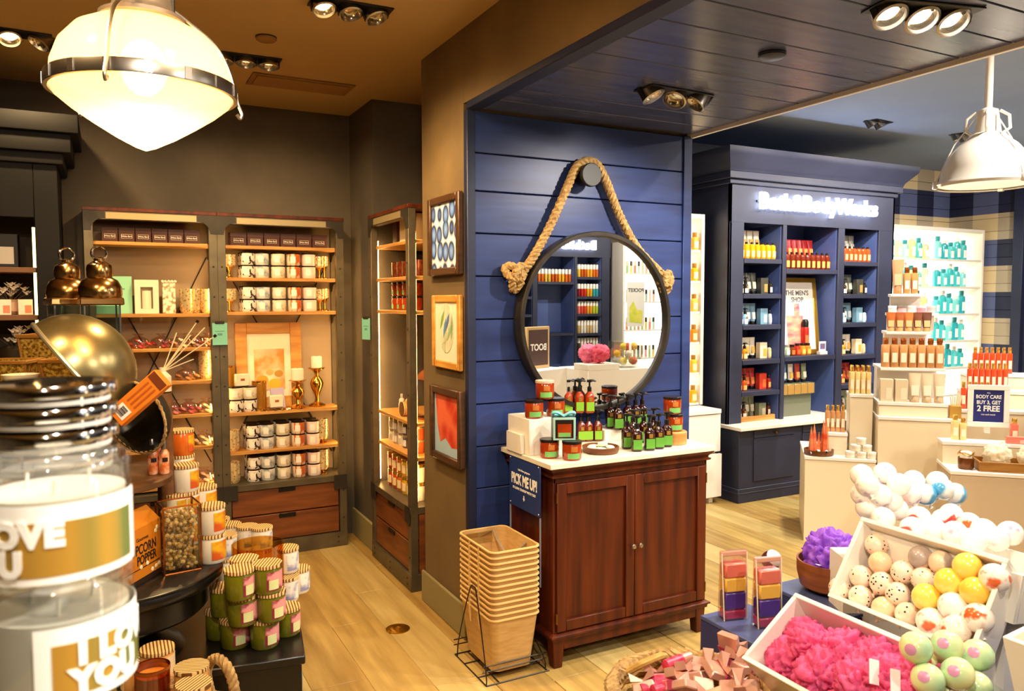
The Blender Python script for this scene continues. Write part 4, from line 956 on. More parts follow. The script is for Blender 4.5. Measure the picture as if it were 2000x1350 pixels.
# coral tubes at the picture edge on a white shelf box
eb = thing('shelf_box', 'white open shelf box with coral products at the shop edge', 'shelf box', rc(.36, -.28, .96), R45)
for nm, a in (('side', (0, .025, 0, .22, 0, .30)), ('bottom', (.025, .5, 0, .22, 0, .025)), ('top', (.025, .5, 0, .22, .275, .30)), ('back', (.025, .5, .2, .22, .025, .275))):
    obj(nm, B().box(*a).mesh(nm, .002), WHITEP, eb)
lg = thing('plinth', 'white column under the open shelf box with coral products', 'plinth', rc(.36, -.28, 0), R45)
obj('body', B().box(.01, .49, .01, .21, 0, .958).mesh(), CREAM, lg)
for i in range(3): tube_product('coral tube standing on the white shelf box, %s' % ('leftmost', 'middle', 'rightmost')[i], rc(.40+i*.075, -.18, 1.26), R45, '#e0583e', '#e88a70', '#ee8a74', .2, .034, 'coral tubes on the shelf box')
for i in range(3): jar_small('coral tin inside the white shelf box, %s' % ('leftmost', 'middle', 'rightmost')[i], rc(.43+i*.09, -.18, .986), R45, plain('#e0523a', .3), plain('#f0a890', .3), .038, .09, 'coral tins in the shelf box')

# ================================================================== PENDANT LAMPS
pc = Vector((.113, 2.466, 2.295))
pl = thing('pendant_lamp', 'large glowing glass pendant with metal band and pointed bowl', 'pendant lamp', pc)
GLOBE = bpy.data.materials.new('ribbed opal glass'); GLOBE.use_nodes = True
def _globe(nt):
    for q in list(nt.nodes): nt.nodes.remove(q)
    N = nt.nodes.new; L = nt.links.new; o = N('ShaderNodeOutputMaterial'); a = N('ShaderNodeMixShader'); b = N('ShaderNodeMixShader')
    tr = N('ShaderNodeBsdfTransparent'); tl = N('ShaderNodeBsdfTranslucent'); gl = N('ShaderNodeBsdfPrincipled')
    tr.inputs[0].default_value = srgb('#fff0d4'); tl.inputs[0].default_value = srgb('#ffdca0'); gl.inputs['Base Color'].default_value = srgb('#ffeccb'); gl.inputs['Roughness'].default_value = .15
    a.inputs[0].default_value = .62; b.inputs[0].default_value = .30
    L(tr.outputs[0], a.inputs[1]); L(tl.outputs[0], a.inputs[2]); L(a.outputs[0], b.inputs[1]); L(gl.outputs[0], b.inputs[2]); L(b.outputs[0], o.inputs[0])
_globe(GLOBE.node_tree)
R0 = .236
obj('upper_globe', B().lathe([(R0, .012), (R0*.985, .05), (R0*.90, .105), (R0*.74, .15), (R0*.52, .178), (.075, .190)], 48, cap=False).mesh(), GLOBE, pl)
obj('lower_bowl', B().lathe([(R0, -.012), (R0*.96, -.03), (R0*.80, -.062), (R0*.58, -.098), (R0*.34, -.134), (R0*.12, -.162), (.001, -.172)], 48, cap=False).mesh(), GLOBE, pl)
bd = obj('band', B().lathe([(R0+.002, -.018), (R0+.012, -.018), (R0+.013, -.014), (R0+.013, .014), (R0+.012, .018), (R0+.002, .018)], 64, cap=False).mesh(), STEEL, pl)
for i in range(16):
    a = 2*pi*i/16
    obj('band_clip', B().box(R0+.0132, R0+.0148, -.009, .009, -.016, .016).xf(Matrix.Rotation(a, 4, 'Z')).mesh(), STEEL, bd)
for i in range(3):
    a = -1.95+i*2*pi/3
    pts = [(R0+.02, 0, -.035), (R0+.03, 0, -.045), (R0+.035, 0, -.03), (R0+.024, 0, .0), (R0*1.0, 0, .09), (R0*.83, 0, .16), (R0*.5, 0, .215), (.085, 0, .235)]
    pts = smooth_path(pts, 5)
    obj('bail_rod', B().tube(pts, .0055, 8).xf(Matrix.Rotation(a, 4, 'Z')).mesh(), STEEL, pl)
obj('collar', B().lathe([(.09, .182), (.11, .19), (.112, .20), (.085, .212), (.078, .225), (.066, .32), (.05, .36), (.05, .40)], 32).mesh(), mat('grey cast cap', '#8a8078', .45, .6), pl)
obj('latch', B().box(.06, .085, -.012, .012, .215, .27).mesh('latch', .003), DARKM, pl)
obj('stem', B().lathe([(.014, .40), (.014, .704)], 12).mesh(), STEEL, pl)
obj('bulb', B().ball((0, 0, .06), .062, 20, 1.25).mesh(), mat('warm lamp bulb', '#fff0d0', .4, emit=5, ecol='#ffdca0'), pl)
lamp('pendant_bulb', 'POINT', (pc.x, pc.y, pc.z-.07), 20, WARM, .06)
pw = Vector((3.50, 2.135, 2.20))
pr_ = thing('pendant_lamp', 'white enamel bell pendant hanging over the shop floor', 'pendant lamp', pw)
ENAM = mat('white enamel', '#e3ded6', .12, coat=.5)
obj('shade', B().lathe([(.196, .002), (.200, .0), (.204, .012), (.200, .022), (.193, .03), (.182, .075), (.158, .13), (.12, .18), (.088, .205), (.085, .212), (.081, .204), (.115, .176), (.152, .126), (.177, .072), (.19, .01)], 48, cap=False).mesh(), [ENAM], pr_)
obj('socket_cup', B().lathe([(.085, .205), (.075, .225), (.055, .235), (.045, .30), (.04, .335), (.022, .345)], 24).mesh(), ENAM, pr_)
for i in range(4):
    a = .5+i*pi/2
    obj('arm', B().tube([(.05, 0, .225), (.085, 0, .25), (.08, 0, .305), (.045, 0, .33)], .007, 8).xf(Matrix.Rotation(a, 4, 'Z')).mesh(), ENAM, pr_)
for i in range(3):
    a = .25+i*2*pi/3
    obj('stay_rod', B().tube([(.203, 0, .025), (.13, 0, .19), (.03, 0, .33)], .003, 6).xf(Matrix.Rotation(a, 4, 'Z')).mesh(), ENAM, pr_)
    obj('clip', B().box(.195, .212, -.012, .012, -.004, .03).xf(Matrix.Rotation(a, 4, 'Z')).mesh('clip', .002), ENAM, pr_)
obj('stem', B().lathe([(.016, .34), (.016, .999)], 12).mesh(), ENAM, pr_)
obj('bulb', B().ball((0, 0, .09), .045, 16).mesh(), mat('lit white bulb', '#fff6e6', .4, emit=18, ecol='#fff0d0'), pr_)

# ================================================================== WHAT THE MIRROR SEES: the opposite bookcase and its neighbours
bc2 = bookcase('bookcase', 'navy bookcase across the shop seen in the round mirror')
bc2.location = (7.0, -3.29, 0); bc2.rotation_euler = (0, 0, pi)
lit_sign('white illuminated lettering on the bookcase seen in the mirror', (5.965, -3.289, 2.53), pi, 1.50)
k = 0
PAL = [('#d86a1c', '#e8a82c', '#c8581c', '#e0b840'), ('#30a0a8', '#e0a020', '#c8301c', '#8a2030'), ('#b8c83c', '#e8a030', '#d84a30', '#e07070'), ('#e8e0d0', '#d8b880', '#efe8da', '#c8a868'), ('#e8e0d0', '#6a4a2c', '#efe8da', '#4a4038')]
for ci, (a, b_) in enumerate(((.16, .615), (.66, 1.312))):
    for ri, z in enumerate((2.045, 1.745, 1.478, 1.178, .905) if ci == 0 else (1.965,)):
        for i in range(8 if ci == 0 else 10):
            for row in range(2):
                c = PAL[ri][(i//2) % 4]; st = .055 if ci == 0 else .06
                t = thing('shower_gel_bottle', 'white capped bottle in the mirrored bookcase, %s shelf %s row, %s place' % (ORD[ri] if ci == 0 else 'wide', ('front', 'back')[row], ORD[i]), 'bottle', (7.0-a-.03-i*st, -3.29-.10-.12*row, z+.0*row), pi, 'bottles in the mirrored bookcase')
                obj('body', M('mbb', lambda: B().lathe([(.021, 0), (.022, .003), (.022, .12)], 10).mesh()), plain(c, .2), t)
                obj('cap', M('mbc', lambda: B().lathe([(.021, .12), (.021, .19), (.018, .195)], 10).mesh()), plain('#f4f0e8', .3), t)
zz = lit_shelves('lit_shelving', 'white lit shelving across the shop seen in the mirror', 7.02, 8.6, 0, .3, 2.6, 5, .34)
ls = COL.objects[-1]
ls = [o for o in COL.objects if o.name.startswith('lit_shelving')][-1]; ls.location = (15.77, -3.20, 0); ls.rotation_euler = (0, 0, pi)
ps = thing('poster', 'green and yellow fruit poster on the lit shelving in the mirror', 'poster', (7.40, -3.18, 1.62), pi)
obj('card', B().box(-.17, .17, -.006, 0, -.35, .35).mesh(), plain('#e9e6de', .5), ps)
obj('lettering', text_mesh('POCKET', .08, .0006, .002), plain('#4a4a48', .5), ps, (0, -.0075, .22), FRONT)
obj('fruit_print', B().prism([(-.12, -.3), (.12, -.28), (.13, -.05), (.05, .05), (-.02, -.08), (-.13, -.1)], -.008, -.006).mesh(), mat('lime print', '#c8d23c', .5, 0, '#e8e070', 8), ps)
ns = thing('display_stand', 'white display stand of poufs and fizzy balls seen in the mirror', 'display stand', (3.82, 1.30, 0))
obj('column', B().box(-.37, .37, -.25, .22, 0, 1.12).mesh('column', .003), WHITEP, ns)
obj('step', B().box(-.37, -.06, .0, .22, 1.12, 1.17).mesh('step', .003), WHITEP, ns)
bt = thing('chalk_sign', 'oak framed chalkboard sign with chalk letters seen in the mirror', 'sign', (3.10, 1.30, 1.14), 2.75)
obj('frame', B().box(-.15, .15, -.012, .012, 0, .34).mesh('frame', .003), mat('pale oak', '#c9a873', .5), bt)
obj('board', B().box(-.125, .125, -.014, -.011, .025, .315).mesh(), plain('#4a342e', .7), bt)
obj('lettering', text_mesh('BOOT', .075, .0006, .002), LETW, bt, (0, -.0155, .17), FRONT)
cs = thing('plinth', 'white plinth under the chalkboard sign seen in the mirror', 'plinth', (3.10, 1.30, 0), 2.75)
obj('body', B().box(-.2, .2, -.15, .15, 0, 1.139).mesh('body', .003), WHITEP, cs)
gb = thing('glass_bowl', 'glass bowl holding yellow fizzy balls seen in the mirror', 'bowl', (3.93, 1.36, 1.121))
obj('bowl', B().lathe([(.07, 0), (.12, .02), (.15, .12), (.14, .22), (.136, .22), (.146, .12), (.115, .024), (.001, .012)], 28).mesh(), pane('clear bowl glass', '#f4f4f0', .15), gb)
for i in range(12):
    a = i*2.4; r_ = .075 if i < 9 else .03; z = 1.176+.06*(i//4)
    obj('fizzy_ball', M('mball', lambda: B().ball((0, 0, 0), .034, 14).mesh()), plain(('#e8c020', '#f0d850', '#e8e0d0', '#d84a2c')[i % 4], .2, coat=.3), None, (3.93+r_*cos(a), 1.36+r_*sin(a), z), label='%s fizzy ball in the mirrored glass bowl, %s' % (('yellow', 'pale yellow', 'white', 'red')[i % 4], ('bottom layer', 'middle layer', 'top layer')[i//4]), cat='ball', group='fizzy balls in the mirrored bowl')

for i, z in enumerate(zz[1:]):
    for j in range(9):
        c = ('#e0b0a0', '#a8c888', '#e8d080', '#d88878', '#b8d8c8', '#e8c8b0')[(i*2+j) % 6]
        t = thing('body_lotion', 'pastel bottle on the lit shelving seen in the mirror, shelf %s, %s place' % (ORD[i], ORD[j]), 'bottle', (7.26+j*.075, -3.32, z), pi, 'bottles on the mirrored lit shelving')
        obj('body', M('mbb', None), plain(c, .2), t); obj('cap', M('mbc', None), plain('#d8c8a8' if j % 2 else '#3a342e', .3), t)
for i, (c, z) in enumerate((('#58b888', 1.35), ('#d8707c', 1.85))):
    t = thing('poster_card', '%s card on the lit shelving in the mirror' % ('green', 'rose')[i], 'card', (8.12, -3.18, z), pi); obj('card', B().box(-.14, .14, -.006, 0, -.16, .16).mesh(), plain(c, .5), t); obj('print', B().box(-.08, .08, -.008, -.006, -.03, .06).mesh(), plain('#f0e8e0', .5), t)
# ================================================================== ON THE WALNUT CABINET
TOPZ = .9622
def on(px, py, z): q = atZ(px, py, z); return (q.x, q.y, z)
AMB = mat('amber candle glass', '#7a2408', .12, 0, '#a83c0c', 5, coat=.5); LIDK = mat('black jar lid', '#17110e', .3)
def amber_jar(label, loc, rz=-.35, lid=LIDK, r=.045, h=.088):
    t = thing('candle_jar', label, 'candle', loc, rz, 'amber candles on the walnut cabinet')
    parts(t, [('jar', M('aj', lambda: B().lathe([(r*.88, 0), (r, .008), (r, h*.82), (r*.94, h*.86)], 24).mesh()), AMB), ('lid', M('ajl', lambda: B().lathe([(r*1.03, h*.86), (r*1.03, h*.98), (r*.98, h)], 24).mesh()), lid),
              ('label', M('ajb', lambda: B().arc(r+.0004, -2.2, -.9, h*.10, h*.38).mesh()), plain('#6fae5a', .5)), ('emblem', M('aje', lambda: B().arc(r+.0004, -1.85, -1.2, h*.46, h*.74).mesh()), plain('#b06a2a', .4))])
    return t
fl = atZ(1034, 891, TOPZ)
rt = atY(1034, 820, fl.y).z
r1 = thing('riser', 'white riser block under the amber candle jars', 'riser', (fl.x, fl.y, TOPZ))
obj('block', B().box(0, .19, 0, .22, 0, rt-TOPZ).mesh('block', .002), WHITEP, r1)
obj('lower_block', B().box(-.02, -.001, .05, .2, 0, (rt-TOPZ)*.55).mesh('lower_block', .002), WHITEP, r1)
amber_jar('amber candle jar on the riser block beside the mirror edge', on(1043, 816, rt+.0005))
amber_jar('amber candle jar on the riser block behind the gift box', on(1085, 812, rt+.0005))
jj = amber_jar('amber candle jar with pale lid stacked on two others', (on(1064, 814, rt)[0], on(1064, 814, rt)[1], rt+.0892), lid=plain('#c9a890', .25))
amber_jar('amber candle jar under the ribboned gift box, outer one', on(1073, 893, TOPZ+.0005))
amber_jar('amber candle jar under the ribboned gift box, inner one', on(1117, 897, TOPZ+.0005))
g0 = on(1073, 893, TOPZ); g1 = on(1117, 897, TOPZ)
gx = thing('gift_box', 'candle gift box in black and mint with a teal ribbon bow', 'gift box', ((g0[0]+g1[0])/2+.02, (g0[1]+g1[1])/2+.01, TOPZ+.0892), -.42)
obj('box', B().box(-.052, .052, -.045, .045, 0, .105).mesh('box', .003), plain('#20302c', .4), gx)
obj('window_frame', B().box(-.052, .052, -.048, -.045, 0, .105).mesh('window_frame', .001), plain('#9cc8b8', .4), gx)
obj('window', B().box(-.042, .042, -.0495, -.048, .010, .095).mesh(), plain('#1c120e', .3), gx)
obj('candle_face', B().box(-.032, .032, -.051, -.0495, .014, .075).mesh('candle_face', .0005), AMB, gx)
obj('label', B().box(-.028, .028, -.0522, -.051, .016, .035).mesh(), plain('#6fae5a', .5), gx)
for s in (1, -1):
    obj('ribbon_loop', B().tube(smooth_path([(0, -.01, .107), (s*.03, -.015, .125), (s*.05, -.01, .122), (s*.045, 0, .108), (s*.015, .0, .108)], 6), .0075, 8).xf(Matrix.Diagonal((1, 1.6, 1, 1))).mesh(), plain('#6fc0c8', .4), gx)
obj('ribbon_band', B().box(-.054, .054, -.008, .008, .1045, .107).mesh(), plain('#6fc0c8', .4), gx)
# right group: wooden round with two jars
wr_ = thing('wood_round', 'thick round wood block under two amber candles', 'wood block', on(1316, 866, TOPZ))
obj('block', B().lathe([(.062, 0), (.066, .004), (.066, .062), (.062, .066), (.001, .066)], 32).mesh(), mat('end grain wood', '#a87838', .5, 0, '#c8985a', 6, (1, 1, 5)), wr_)
w0 = on(1316, 866, TOPZ)
amber_jar('amber candle jar standing on the round wood block', (w0[0], w0[1], TOPZ+.0665))
amber_jar('amber candle jar on top of another at the counter end', (w0[0]-.012, w0[1], TOPZ+.155))
# wooden tray of soaps
ty = thing('wooden_bowl', 'shallow wooden bowl of pale green soaps on the cabinet', 'bowl', on(1173, 883, TOPZ), 0)
obj('bowl', B().lathe([(.078, 0), (.086, .004), (.09, .03), (.084, .031), (.079, .008), (.001, .008)], 32).mesh(), mat('dark tray wood', '#5c3214'), ty)
tp = Vector(on(1173, 883, TOPZ))
for i, (dx, dy, a) in enumerate(((-.045, .01, 0), (-.02, -.035, .5), (.02, .03, 1), (.045, -.01, 2), (.01, -.005, .3), (-.015, .045, 1.4))):
    obj('soap', M('soap', lambda: B().lathe([(.018, 0), (.024, .004), (.024, .016), (.018, .02), (.001, .02)], 18).mesh()), None if i else plain('#dfe6c4', .4), None, tp+Vector((dx, dy, .0085+.021*(i == 4))), (.1*sin(i), .1*cos(i), a),
        label='round pale soap in the shallow wooden bowl, %s' % ('far left', 'near left', 'far right', 'near right', 'on top of the others', 'farthest back')[i], cat='soap', group='soaps in the wooden bowl').data.materials or None
# pump bottles
ORB = '#9a3208'
mr = thing('riser', 'white riser block under the back row of orange pump bottles', 'riser', on(1098, 862, TOPZ)[:2]+(TOPZ,))
mz = rt
obj('block', B().box(0, .16, .03, .17, 0, mz-TOPZ-.02).mesh('block', .002), WHITEP, mr); mz -= .02
G = 'orange pump bottles on the cabinet'
for i, px in enumerate((1090, 1109, 1131, 1151)):
    q = on(px, 806, mz+.0005); pump_product('orange pump bottle with green label on the riser, %s' % nth(i, 4), q, -.3, ORB, '#15110e', '#7cae2c', .172, .0235, G)
for i, px in enumerate((1135, 1149, 1167)):
    q = on(px, 862-i*.5, TOPZ+.0005); pump_product('orange pump bottle with green label below the riser, %s' % ('leftmost', 'middle', 'rightmost')[i], q, -.3, '#6a2008', '#15110e', '#7cae2c', .165, .0225, G)
for i, px in enumerate((1074, 1096)):
    q = on(px, 796, mz+.0005); pump_product('dark capped pump bottle in the back close to the mirror, %s' % ('outer', 'inner')[i], q, -.3, '#7a2808', '#15110e', '#a8a06a', .172, .0235, G)
DK = '#2c0c08'
f2 = atZ(1182, 863, TOPZ); dz = atY(1182, 841, f2.y).z
dr = thing('riser', 'white riser block under the dark bottles', 'riser', (f2.x, f2.y, TOPZ))
obj('block', B().box(0, .24, 0, .15, 0, dz-TOPZ).mesh('block', .002), WHITEP, dr)
G = 'dark green-label bottles on the cabinet'
k = 0
for px, py in ((1192, 836), (1207, 839), (1226, 833), (1241, 831), (1254, 829)):
    pump_product('dark bottle with green label on white riser, %s' % nth(k, 5), on(px, py, dz+.0005), -.35, DK, '#120e0c', '#5c9a34', .175, .0255, G); k += 1
k = 0
for px, py in ((1224, 876), (1243, 881), (1268, 879), (1286, 876), (1302, 872)):
    pump_product('dark bottle with green label in front row on stone top, %s' % nth(k, 5), on(px, py, TOPZ+.0005), -.35, DK, '#120e0c', '#5c9a34', .175, .0255, G); k += 1
k = 0
for px, py in ((1236, 866), (1257, 864), (1276, 862)):
    pump_product('dark bottle in second row behind the front bottles, %s' % ('leftmost', 'middle', 'rightmost')[k], on(px, py, TOPZ+.0005), -.35, DK, '#120e0c', '#5c9a34', .175, .0255, G); k += 1

# ================================================================== BASKET STACK BY THE CABINET
BSK = mat('tan shopping basket fabric', '#c49c5e', .7, 0, '#d2ac70', 14, (1, 1, 5), .15)
BRM = mat('basket rim trim', '#d8b270', .6)
def rrect(hx, hy, r, n=5):
    pts = []
    for cx, cy, a0 in ((hx-r, hy-r, 0), (-hx+r, hy-r, pi/2), (-hx+r, -hy+r, pi), (hx-r, -hy+r, 1.5*pi)):
        for i in range(n+1): a = a0+pi/2*i/n; pts.append((cx+r*cos(a), cy+r*sin(a)))
    return pts
def basket_body():
    b = B(); lv = [(.098, .15, 0), (.121, .18, .245), (.123, .182, .25), (.118, .177, .25), (.094, .146, .006)]
    vs = []; fs = []; n = 24
    for hx, hy, z in lv: vs += [(x, y, z) for x, y in rrect(hx, hy, .035)]
    for j in range(len(lv)-1):
        for i in range(n): k = (i+1) % n; fs.append((j*n+i, j*n+k, (j+1)*n+k, (j+1)*n+i))
    fs.append(tuple(range(n-1, -1, -1))); fs.append(tuple((len(lv)-1)*n+i for i in range(n)))
    return b.add(vs, fs).mesh()
bb = basket_body(); br = B().tube([(x, y, .248) for x, y in rrect(.124, .183, .035)], .0055, 6, closed=True).mesh()
bt_ = B().tube([(-.123, -.05, .25), (-.127, -.05, .22), (-.12, -.05, .17)], .005, 6).mesh()
NB = 13
for i in range(NB):
    t = thing('shopping_basket', ('tan shopping basket at the bottom of the stack, fully in view' if i == 0 else 'tan shopping basket at the top of the stack, its inside open' if i == NB-1 else 'tan shopping basket nested in the stack, %s from the bottom' % ORD[i]), 'basket', (1.588, 3.19, .032+i*.0256), .0, 'shopping baskets in the stack')
    obj('tub', bb, BSK, t); obj('rim', br, BRM, t); obj('strap', bt_, BRM, t); obj('strap', bt_, BRM, t, (0, .1, 0))
    if i == NB-1:
        obj('handle', B().tube(smooth_path([(.06, .175, .24), (.05, .10, .20), (.06, .0, .16), (.115, -.06, .23)], 6), .006, 6).mesh(), mat('grey strap', '#9a8a70', .6), t)
        obj('liner', B().box(-.09, .05, .168, .172, .06, .235).mesh(), pane('clear plastic sheet', '#f0ece0', .25), t)
ws = thing('basket_stand', 'thin black wire stand around the basket stack', 'stand', (1.588, 3.19, 0))
WIRE = mat('black wire', '#2c2620', .4, .5)
obj('loop', B().tube(smooth_path([(-.155, .13, .0035), (-.15, .12, .10), (-.14, .02, .36), (-.138, -.02, .39), (-.14, -.06, .36), (-.15, -.17, .08), (-.155, -.19, .0035)], 6), .003, 6).mesh(), WIRE, ws)
obj('loop', B().tube(smooth_path([(.155, .13, .0035), (.15, .12, .06), (.148, 0, .14), (.15, -.16, .06), (.155, -.17, .0035)], 6), .003, 6).mesh(), WIRE, ws)
for y in (.16, .05, -.10, -.19): obj('cross_wire', B().tube([(-.155, y, .0035), (.165, y, .0035)], .003, 6).mesh(), WIRE, ws)
for x in (-.155, -.09, .155): obj('side_wire', B().tube([(x, .16, .0035), (x, -.19, .0035)], .003, 6).mesh(), WIRE, ws)
for y in (-.16, .16):
    for z in (.05, .075): obj('rail', B().tube([(-.16, y, z), (.165, y, z)], .003, 6).mesh(), WIRE, ws)

# ================================================================== POUFS
def pouf_mesh(seed, r, k=5, ruffle=.34):
    bm = bmesh.new(); bmesh.ops.create_icosphere(bm, subdivisions=k, radius=1)
    for v in bm.verts:
        p = v.co.normalized(); s = Vector((seed*3.1, seed*1.7, seed*.9))
        w = Vector((noise.noise(p*2.0+s), noise.noise(p*2.0+s*1.3+Vector((5, 0, 0))), noise.noise(p*2.0+s*.7+Vector((0, 7, 0)))))
        q = p*2.1+w*1.3+s
        f = abs(noise.noise(q)); f2 = abs(noise.noise(q*2.3+Vector((9, 2, 4))))
        d = 1-ruffle*(1-min(1, f*3.0)**.6)*1.0 - .09*(1-min(1, f2*3.2)**.7)
        v.co = p*r*(d+.05*noise.noise(p*1.4+s)) + w*r*.10
    me = bpy.data.meshes.new('pouf'); bm.to_mesh(me); bm.free(); me.polygons.foreach_set('use_smooth', [True]*len(me.polygons)); return me
PINK = sheer('hot pink net', '#ff3f92', '#ff90c0', .5, 40); PURP = sheer('purple net', '#8a44d8', '#b878f4', .4, 40); WNET = sheer('white net', '#f0e2c4', '#fff4dc', .4, 40)
WPf = [pouf_mesh(41, .085, 4), pouf_mesh(43, .08, 4)]
for i, u in enumerate((.12, .30, .48)):
    o = thing('bath_pouf', 'white bath pouf in the oblong wooden tray, %s' % ('leftmost', 'middle', 'rightmost')[i], 'pouf', (0, 0, 0), R45+i, 'white poufs in the tray')
    o.location = lc(.16+u, .13, .66+.085); obj('net', WPf[i % 2], WNET, o)
    obj('cord', B().tube([(0, 0, .06), (.02, -.03, .09), (.05, -.06, .07)], .003, 6).mesh(), plain('#f2e8d4', .5), o)

for i, (x, y, c) in enumerate(((3.56, 1.34, '#f080a0'), (3.66, 1.24, '#e87a3c'), (3.62, 1.44, '#e8607c'))):
    t = thing('bath_pouf', '%s bath pouf on the stand seen in the mirror' % ('pale pink', 'orange', 'rose')[i], 'pouf', (x, y, (1.17 if y > 1.3 else 1.12)+.082), i*1.1, 'poufs seen in the mirror'); obj('net', WPf[i % 2].copy(), sheer('net '+c, c, c, .35, 40), t)

# ================================================================== THE BIN TABLE IN FRONT: tilted white bins of poufs and fizzy balls
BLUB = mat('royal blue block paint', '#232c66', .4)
BT = 'blue display blocks'
def bluebox(label, x0, x1, y0, y1, z0, z1):
    t = thing('display_block', label, 'display block', (x0, y0, z0), 0, BT)
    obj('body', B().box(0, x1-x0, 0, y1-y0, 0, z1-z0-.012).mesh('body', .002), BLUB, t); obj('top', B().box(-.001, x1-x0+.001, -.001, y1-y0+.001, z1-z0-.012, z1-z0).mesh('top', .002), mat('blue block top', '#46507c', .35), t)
q = atZ(1368, 1202, .72); QX, QY = q.x, q.y
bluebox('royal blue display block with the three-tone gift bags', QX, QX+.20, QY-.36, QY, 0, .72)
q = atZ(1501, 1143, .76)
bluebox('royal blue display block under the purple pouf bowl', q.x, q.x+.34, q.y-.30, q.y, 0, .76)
PBX, PBY = q.x, q.y
# bins
def solve_bin(z, lo_far, lo_near, up_far, up_near):
    A = atZ(lo_far[0], lo_far[1], z); Bn = atZ(lo_near[0], lo_near[1], z); C = atY(up_far[0], up_far[1], A.y); D = atY(up_near[0], up_near[1], Bn.y); return A, Bn, C, D
def bin_(name, label, x0, z0, x1, z1, yf, yn, deep, mt=WHITEP, th=.012):
    """rim: lower edge (x0,z0), upper edge (x1,z1), along y from yn (near) to yf (far); depth below the rim plane"""
    t = thing(name, label, 'bin', (x0, yn, z0))
    w = sqrt((x1-x0)**2+(z1-z0)**2); ang = atan2(z1-z0, x1-x0); L = yf-yn
    t.rotation_euler = (0, -ang, 0)     # local x runs up the slope, local z is the rim normal
    i_ = .015
    obj('base', B().box(i_, w-i_, i_, L-i_, -deep, -deep+.01).mesh(), mt, t)
    def wall(a, b_):  # slightly splayed walls
        obj('wall', B().hexa(a, b_).mesh('wall', .0015), mt, t)
    wall([(i_, i_, -deep), (i_+th, i_, -deep), (i_+th, L-i_, -deep), (i_, L-i_, -deep)], [(0, 0, 0), (th, 0, 0), (th, L, 0), (0, L, 0)])
    wall([(w-i_-th, i_, -deep), (w-i_, i_, -deep), (w-i_, L-i_, -deep), (w-i_-th, L-i_, -deep)], [(w-th, 0, 0), (w, 0, 0), (w, L, 0), (w-th, L, 0)])
    wall([(i_+th, i_, -deep), (w-i_-th, i_, -deep), (w-i_-th, i_+th, -deep), (i_+th, i_+th, -deep)], [(th, 0, 0), (w-th, 0, 0), (w-th, th, 0), (th, th, 0)])
    wall([(i_+th, L-i_-th, -deep), (w-i_-th, L-i_-th, -deep), (w-i_-th, L-i_, -deep), (i_+th, L-i_, -deep)], [(th, L-th, 0), (w-th, L-th, 0), (w-th, L, 0), (th, L, 0)])
    M_ = Matrix.Translation((x0, yn, z0)) @ Matrix.Rotation(-ang, 4, 'Y')
    return t, M_, w, L
A, Bn, C, D = solve_bin(.90, (1600, 1168), (1915, 1275), (1670, 1010), (1983, 1090))
bx0, bz0 = (A.x+Bn.x)/2, .90; bx1, bz1 = (C.x+D.x)/2, (C.z+D.z)/2
ballbin, MB_, BW, BL = bin_('display_bin', 'tilted white bin full of fizzy balls', bx0, bz0, bx1, bz1, A.y, Bn.y, .11)
E_ = atZ(1447, 1285, .82); F_ = atY(1553, 1157, E_.y)
poufbin, MP_, PWd, PLn = bin_('display_bin', 'tilted white bin full of hot pink poufs', E_.x, .82, F_.x, F_.z, E_.y, E_.y-.46, .15)
# the stepped table below
tb = thing('display_table', 'navy stepped table that carries the tilted bins', 'table', (0, 0, 0))
TY0, TY1 = E_.y-.95, E_.y+.02
obj('base', B().box(E_.x+.10, 2.45, TY0, TY1, 0, .60).mesh('base', .003), BLUB, tb)
obj('upper_step', B().box(bx0+.10, 2.30, TY0, TY1, .60, .74).mesh('upper_step', .003), BLUB, tb)
def cradle(label, x0, z0, x1, z1, y0, y1, zb, deep):
    ang = atan2(z1-z0, x1-x0); n = (-sin(ang), cos(ang)); d = deep+.004
    p0 = (x0-n[0]*d+.02*cos(ang), z0-n[1]*d+.02*sin(ang)); p1 = (x1-n[0]*d-.02*cos(ang), z1-n[1]*d-.02*sin(ang))
    t = thing('bin_stand', label, 'stand', (0, 0, 0))
    obj('wedge', B().prism([(p0[0], zb), (p1[0], zb), p1, p0], y0, y1).mesh(), WHITEP, t)
cradle('white wedge stand under the fizzy ball bin', bx0, bz0, bx1, bz1, Bn.y+.05, A.y-.05, .741, .11)
cradle('white wedge stand under the pink pouf bin', E_.x, .82, F_.x, F_.z, E_.y-.42, E_.y-.04, .601, .15)
# poufs in the bin
pm_ = [pouf_mesh(s, 1.0, 5) for s in (3, 11, 19)]
PF = [(.055, .40, -.03, .066), (.15, .41, -.04, .064), (.05, .30, -.015, .074), (.14, .30, -.02, .075), (.07, .20, -.01, .078), (.165, .21, -.02, .07), (.06, .09, -.01, .075), (.16, .10, -.01, .074), (.11, .36, .01, .055), (.11, .15, .012, .06)]
for i, (x, y, z, r_) in enumerate(PF):
    w = MP_ @ Vector((.034+x*PWd*.78/.225, y-.014, z-.030))
    t = thing('bath_pouf', 'hot pink bath pouf in tilted white bin, %s' % ('far lower corner', 'far upper corner', 'second row lower side', 'second row upper side', 'third row lower side', 'third row upper side', 'near lower corner', 'near upper corner', 'on top at the far end', 'on top at the near end')[i], 'pouf', w, (i*.9, i*1.7, i*.6), 'hot pink poufs in the bin')
    obj('net', pm_[i % 3], PINK, t, sc=r_)
for i, (px, py) in enumerate(((1668, 1330), (1700, 1345))):
    q = MP_ @ Vector((.10, .13-.05*i, .045))
    t = obj('price_tag', B().box(-.011, .011, -.0006, .0006, -.025, .025).mesh('price_tag', .0005), plain('#f4e8ea', .5), None, q, (-.5, .25, -.45), label='small white tag hanging from a pink pouf, %s' % ('upper', 'lower')[i], cat='tag')
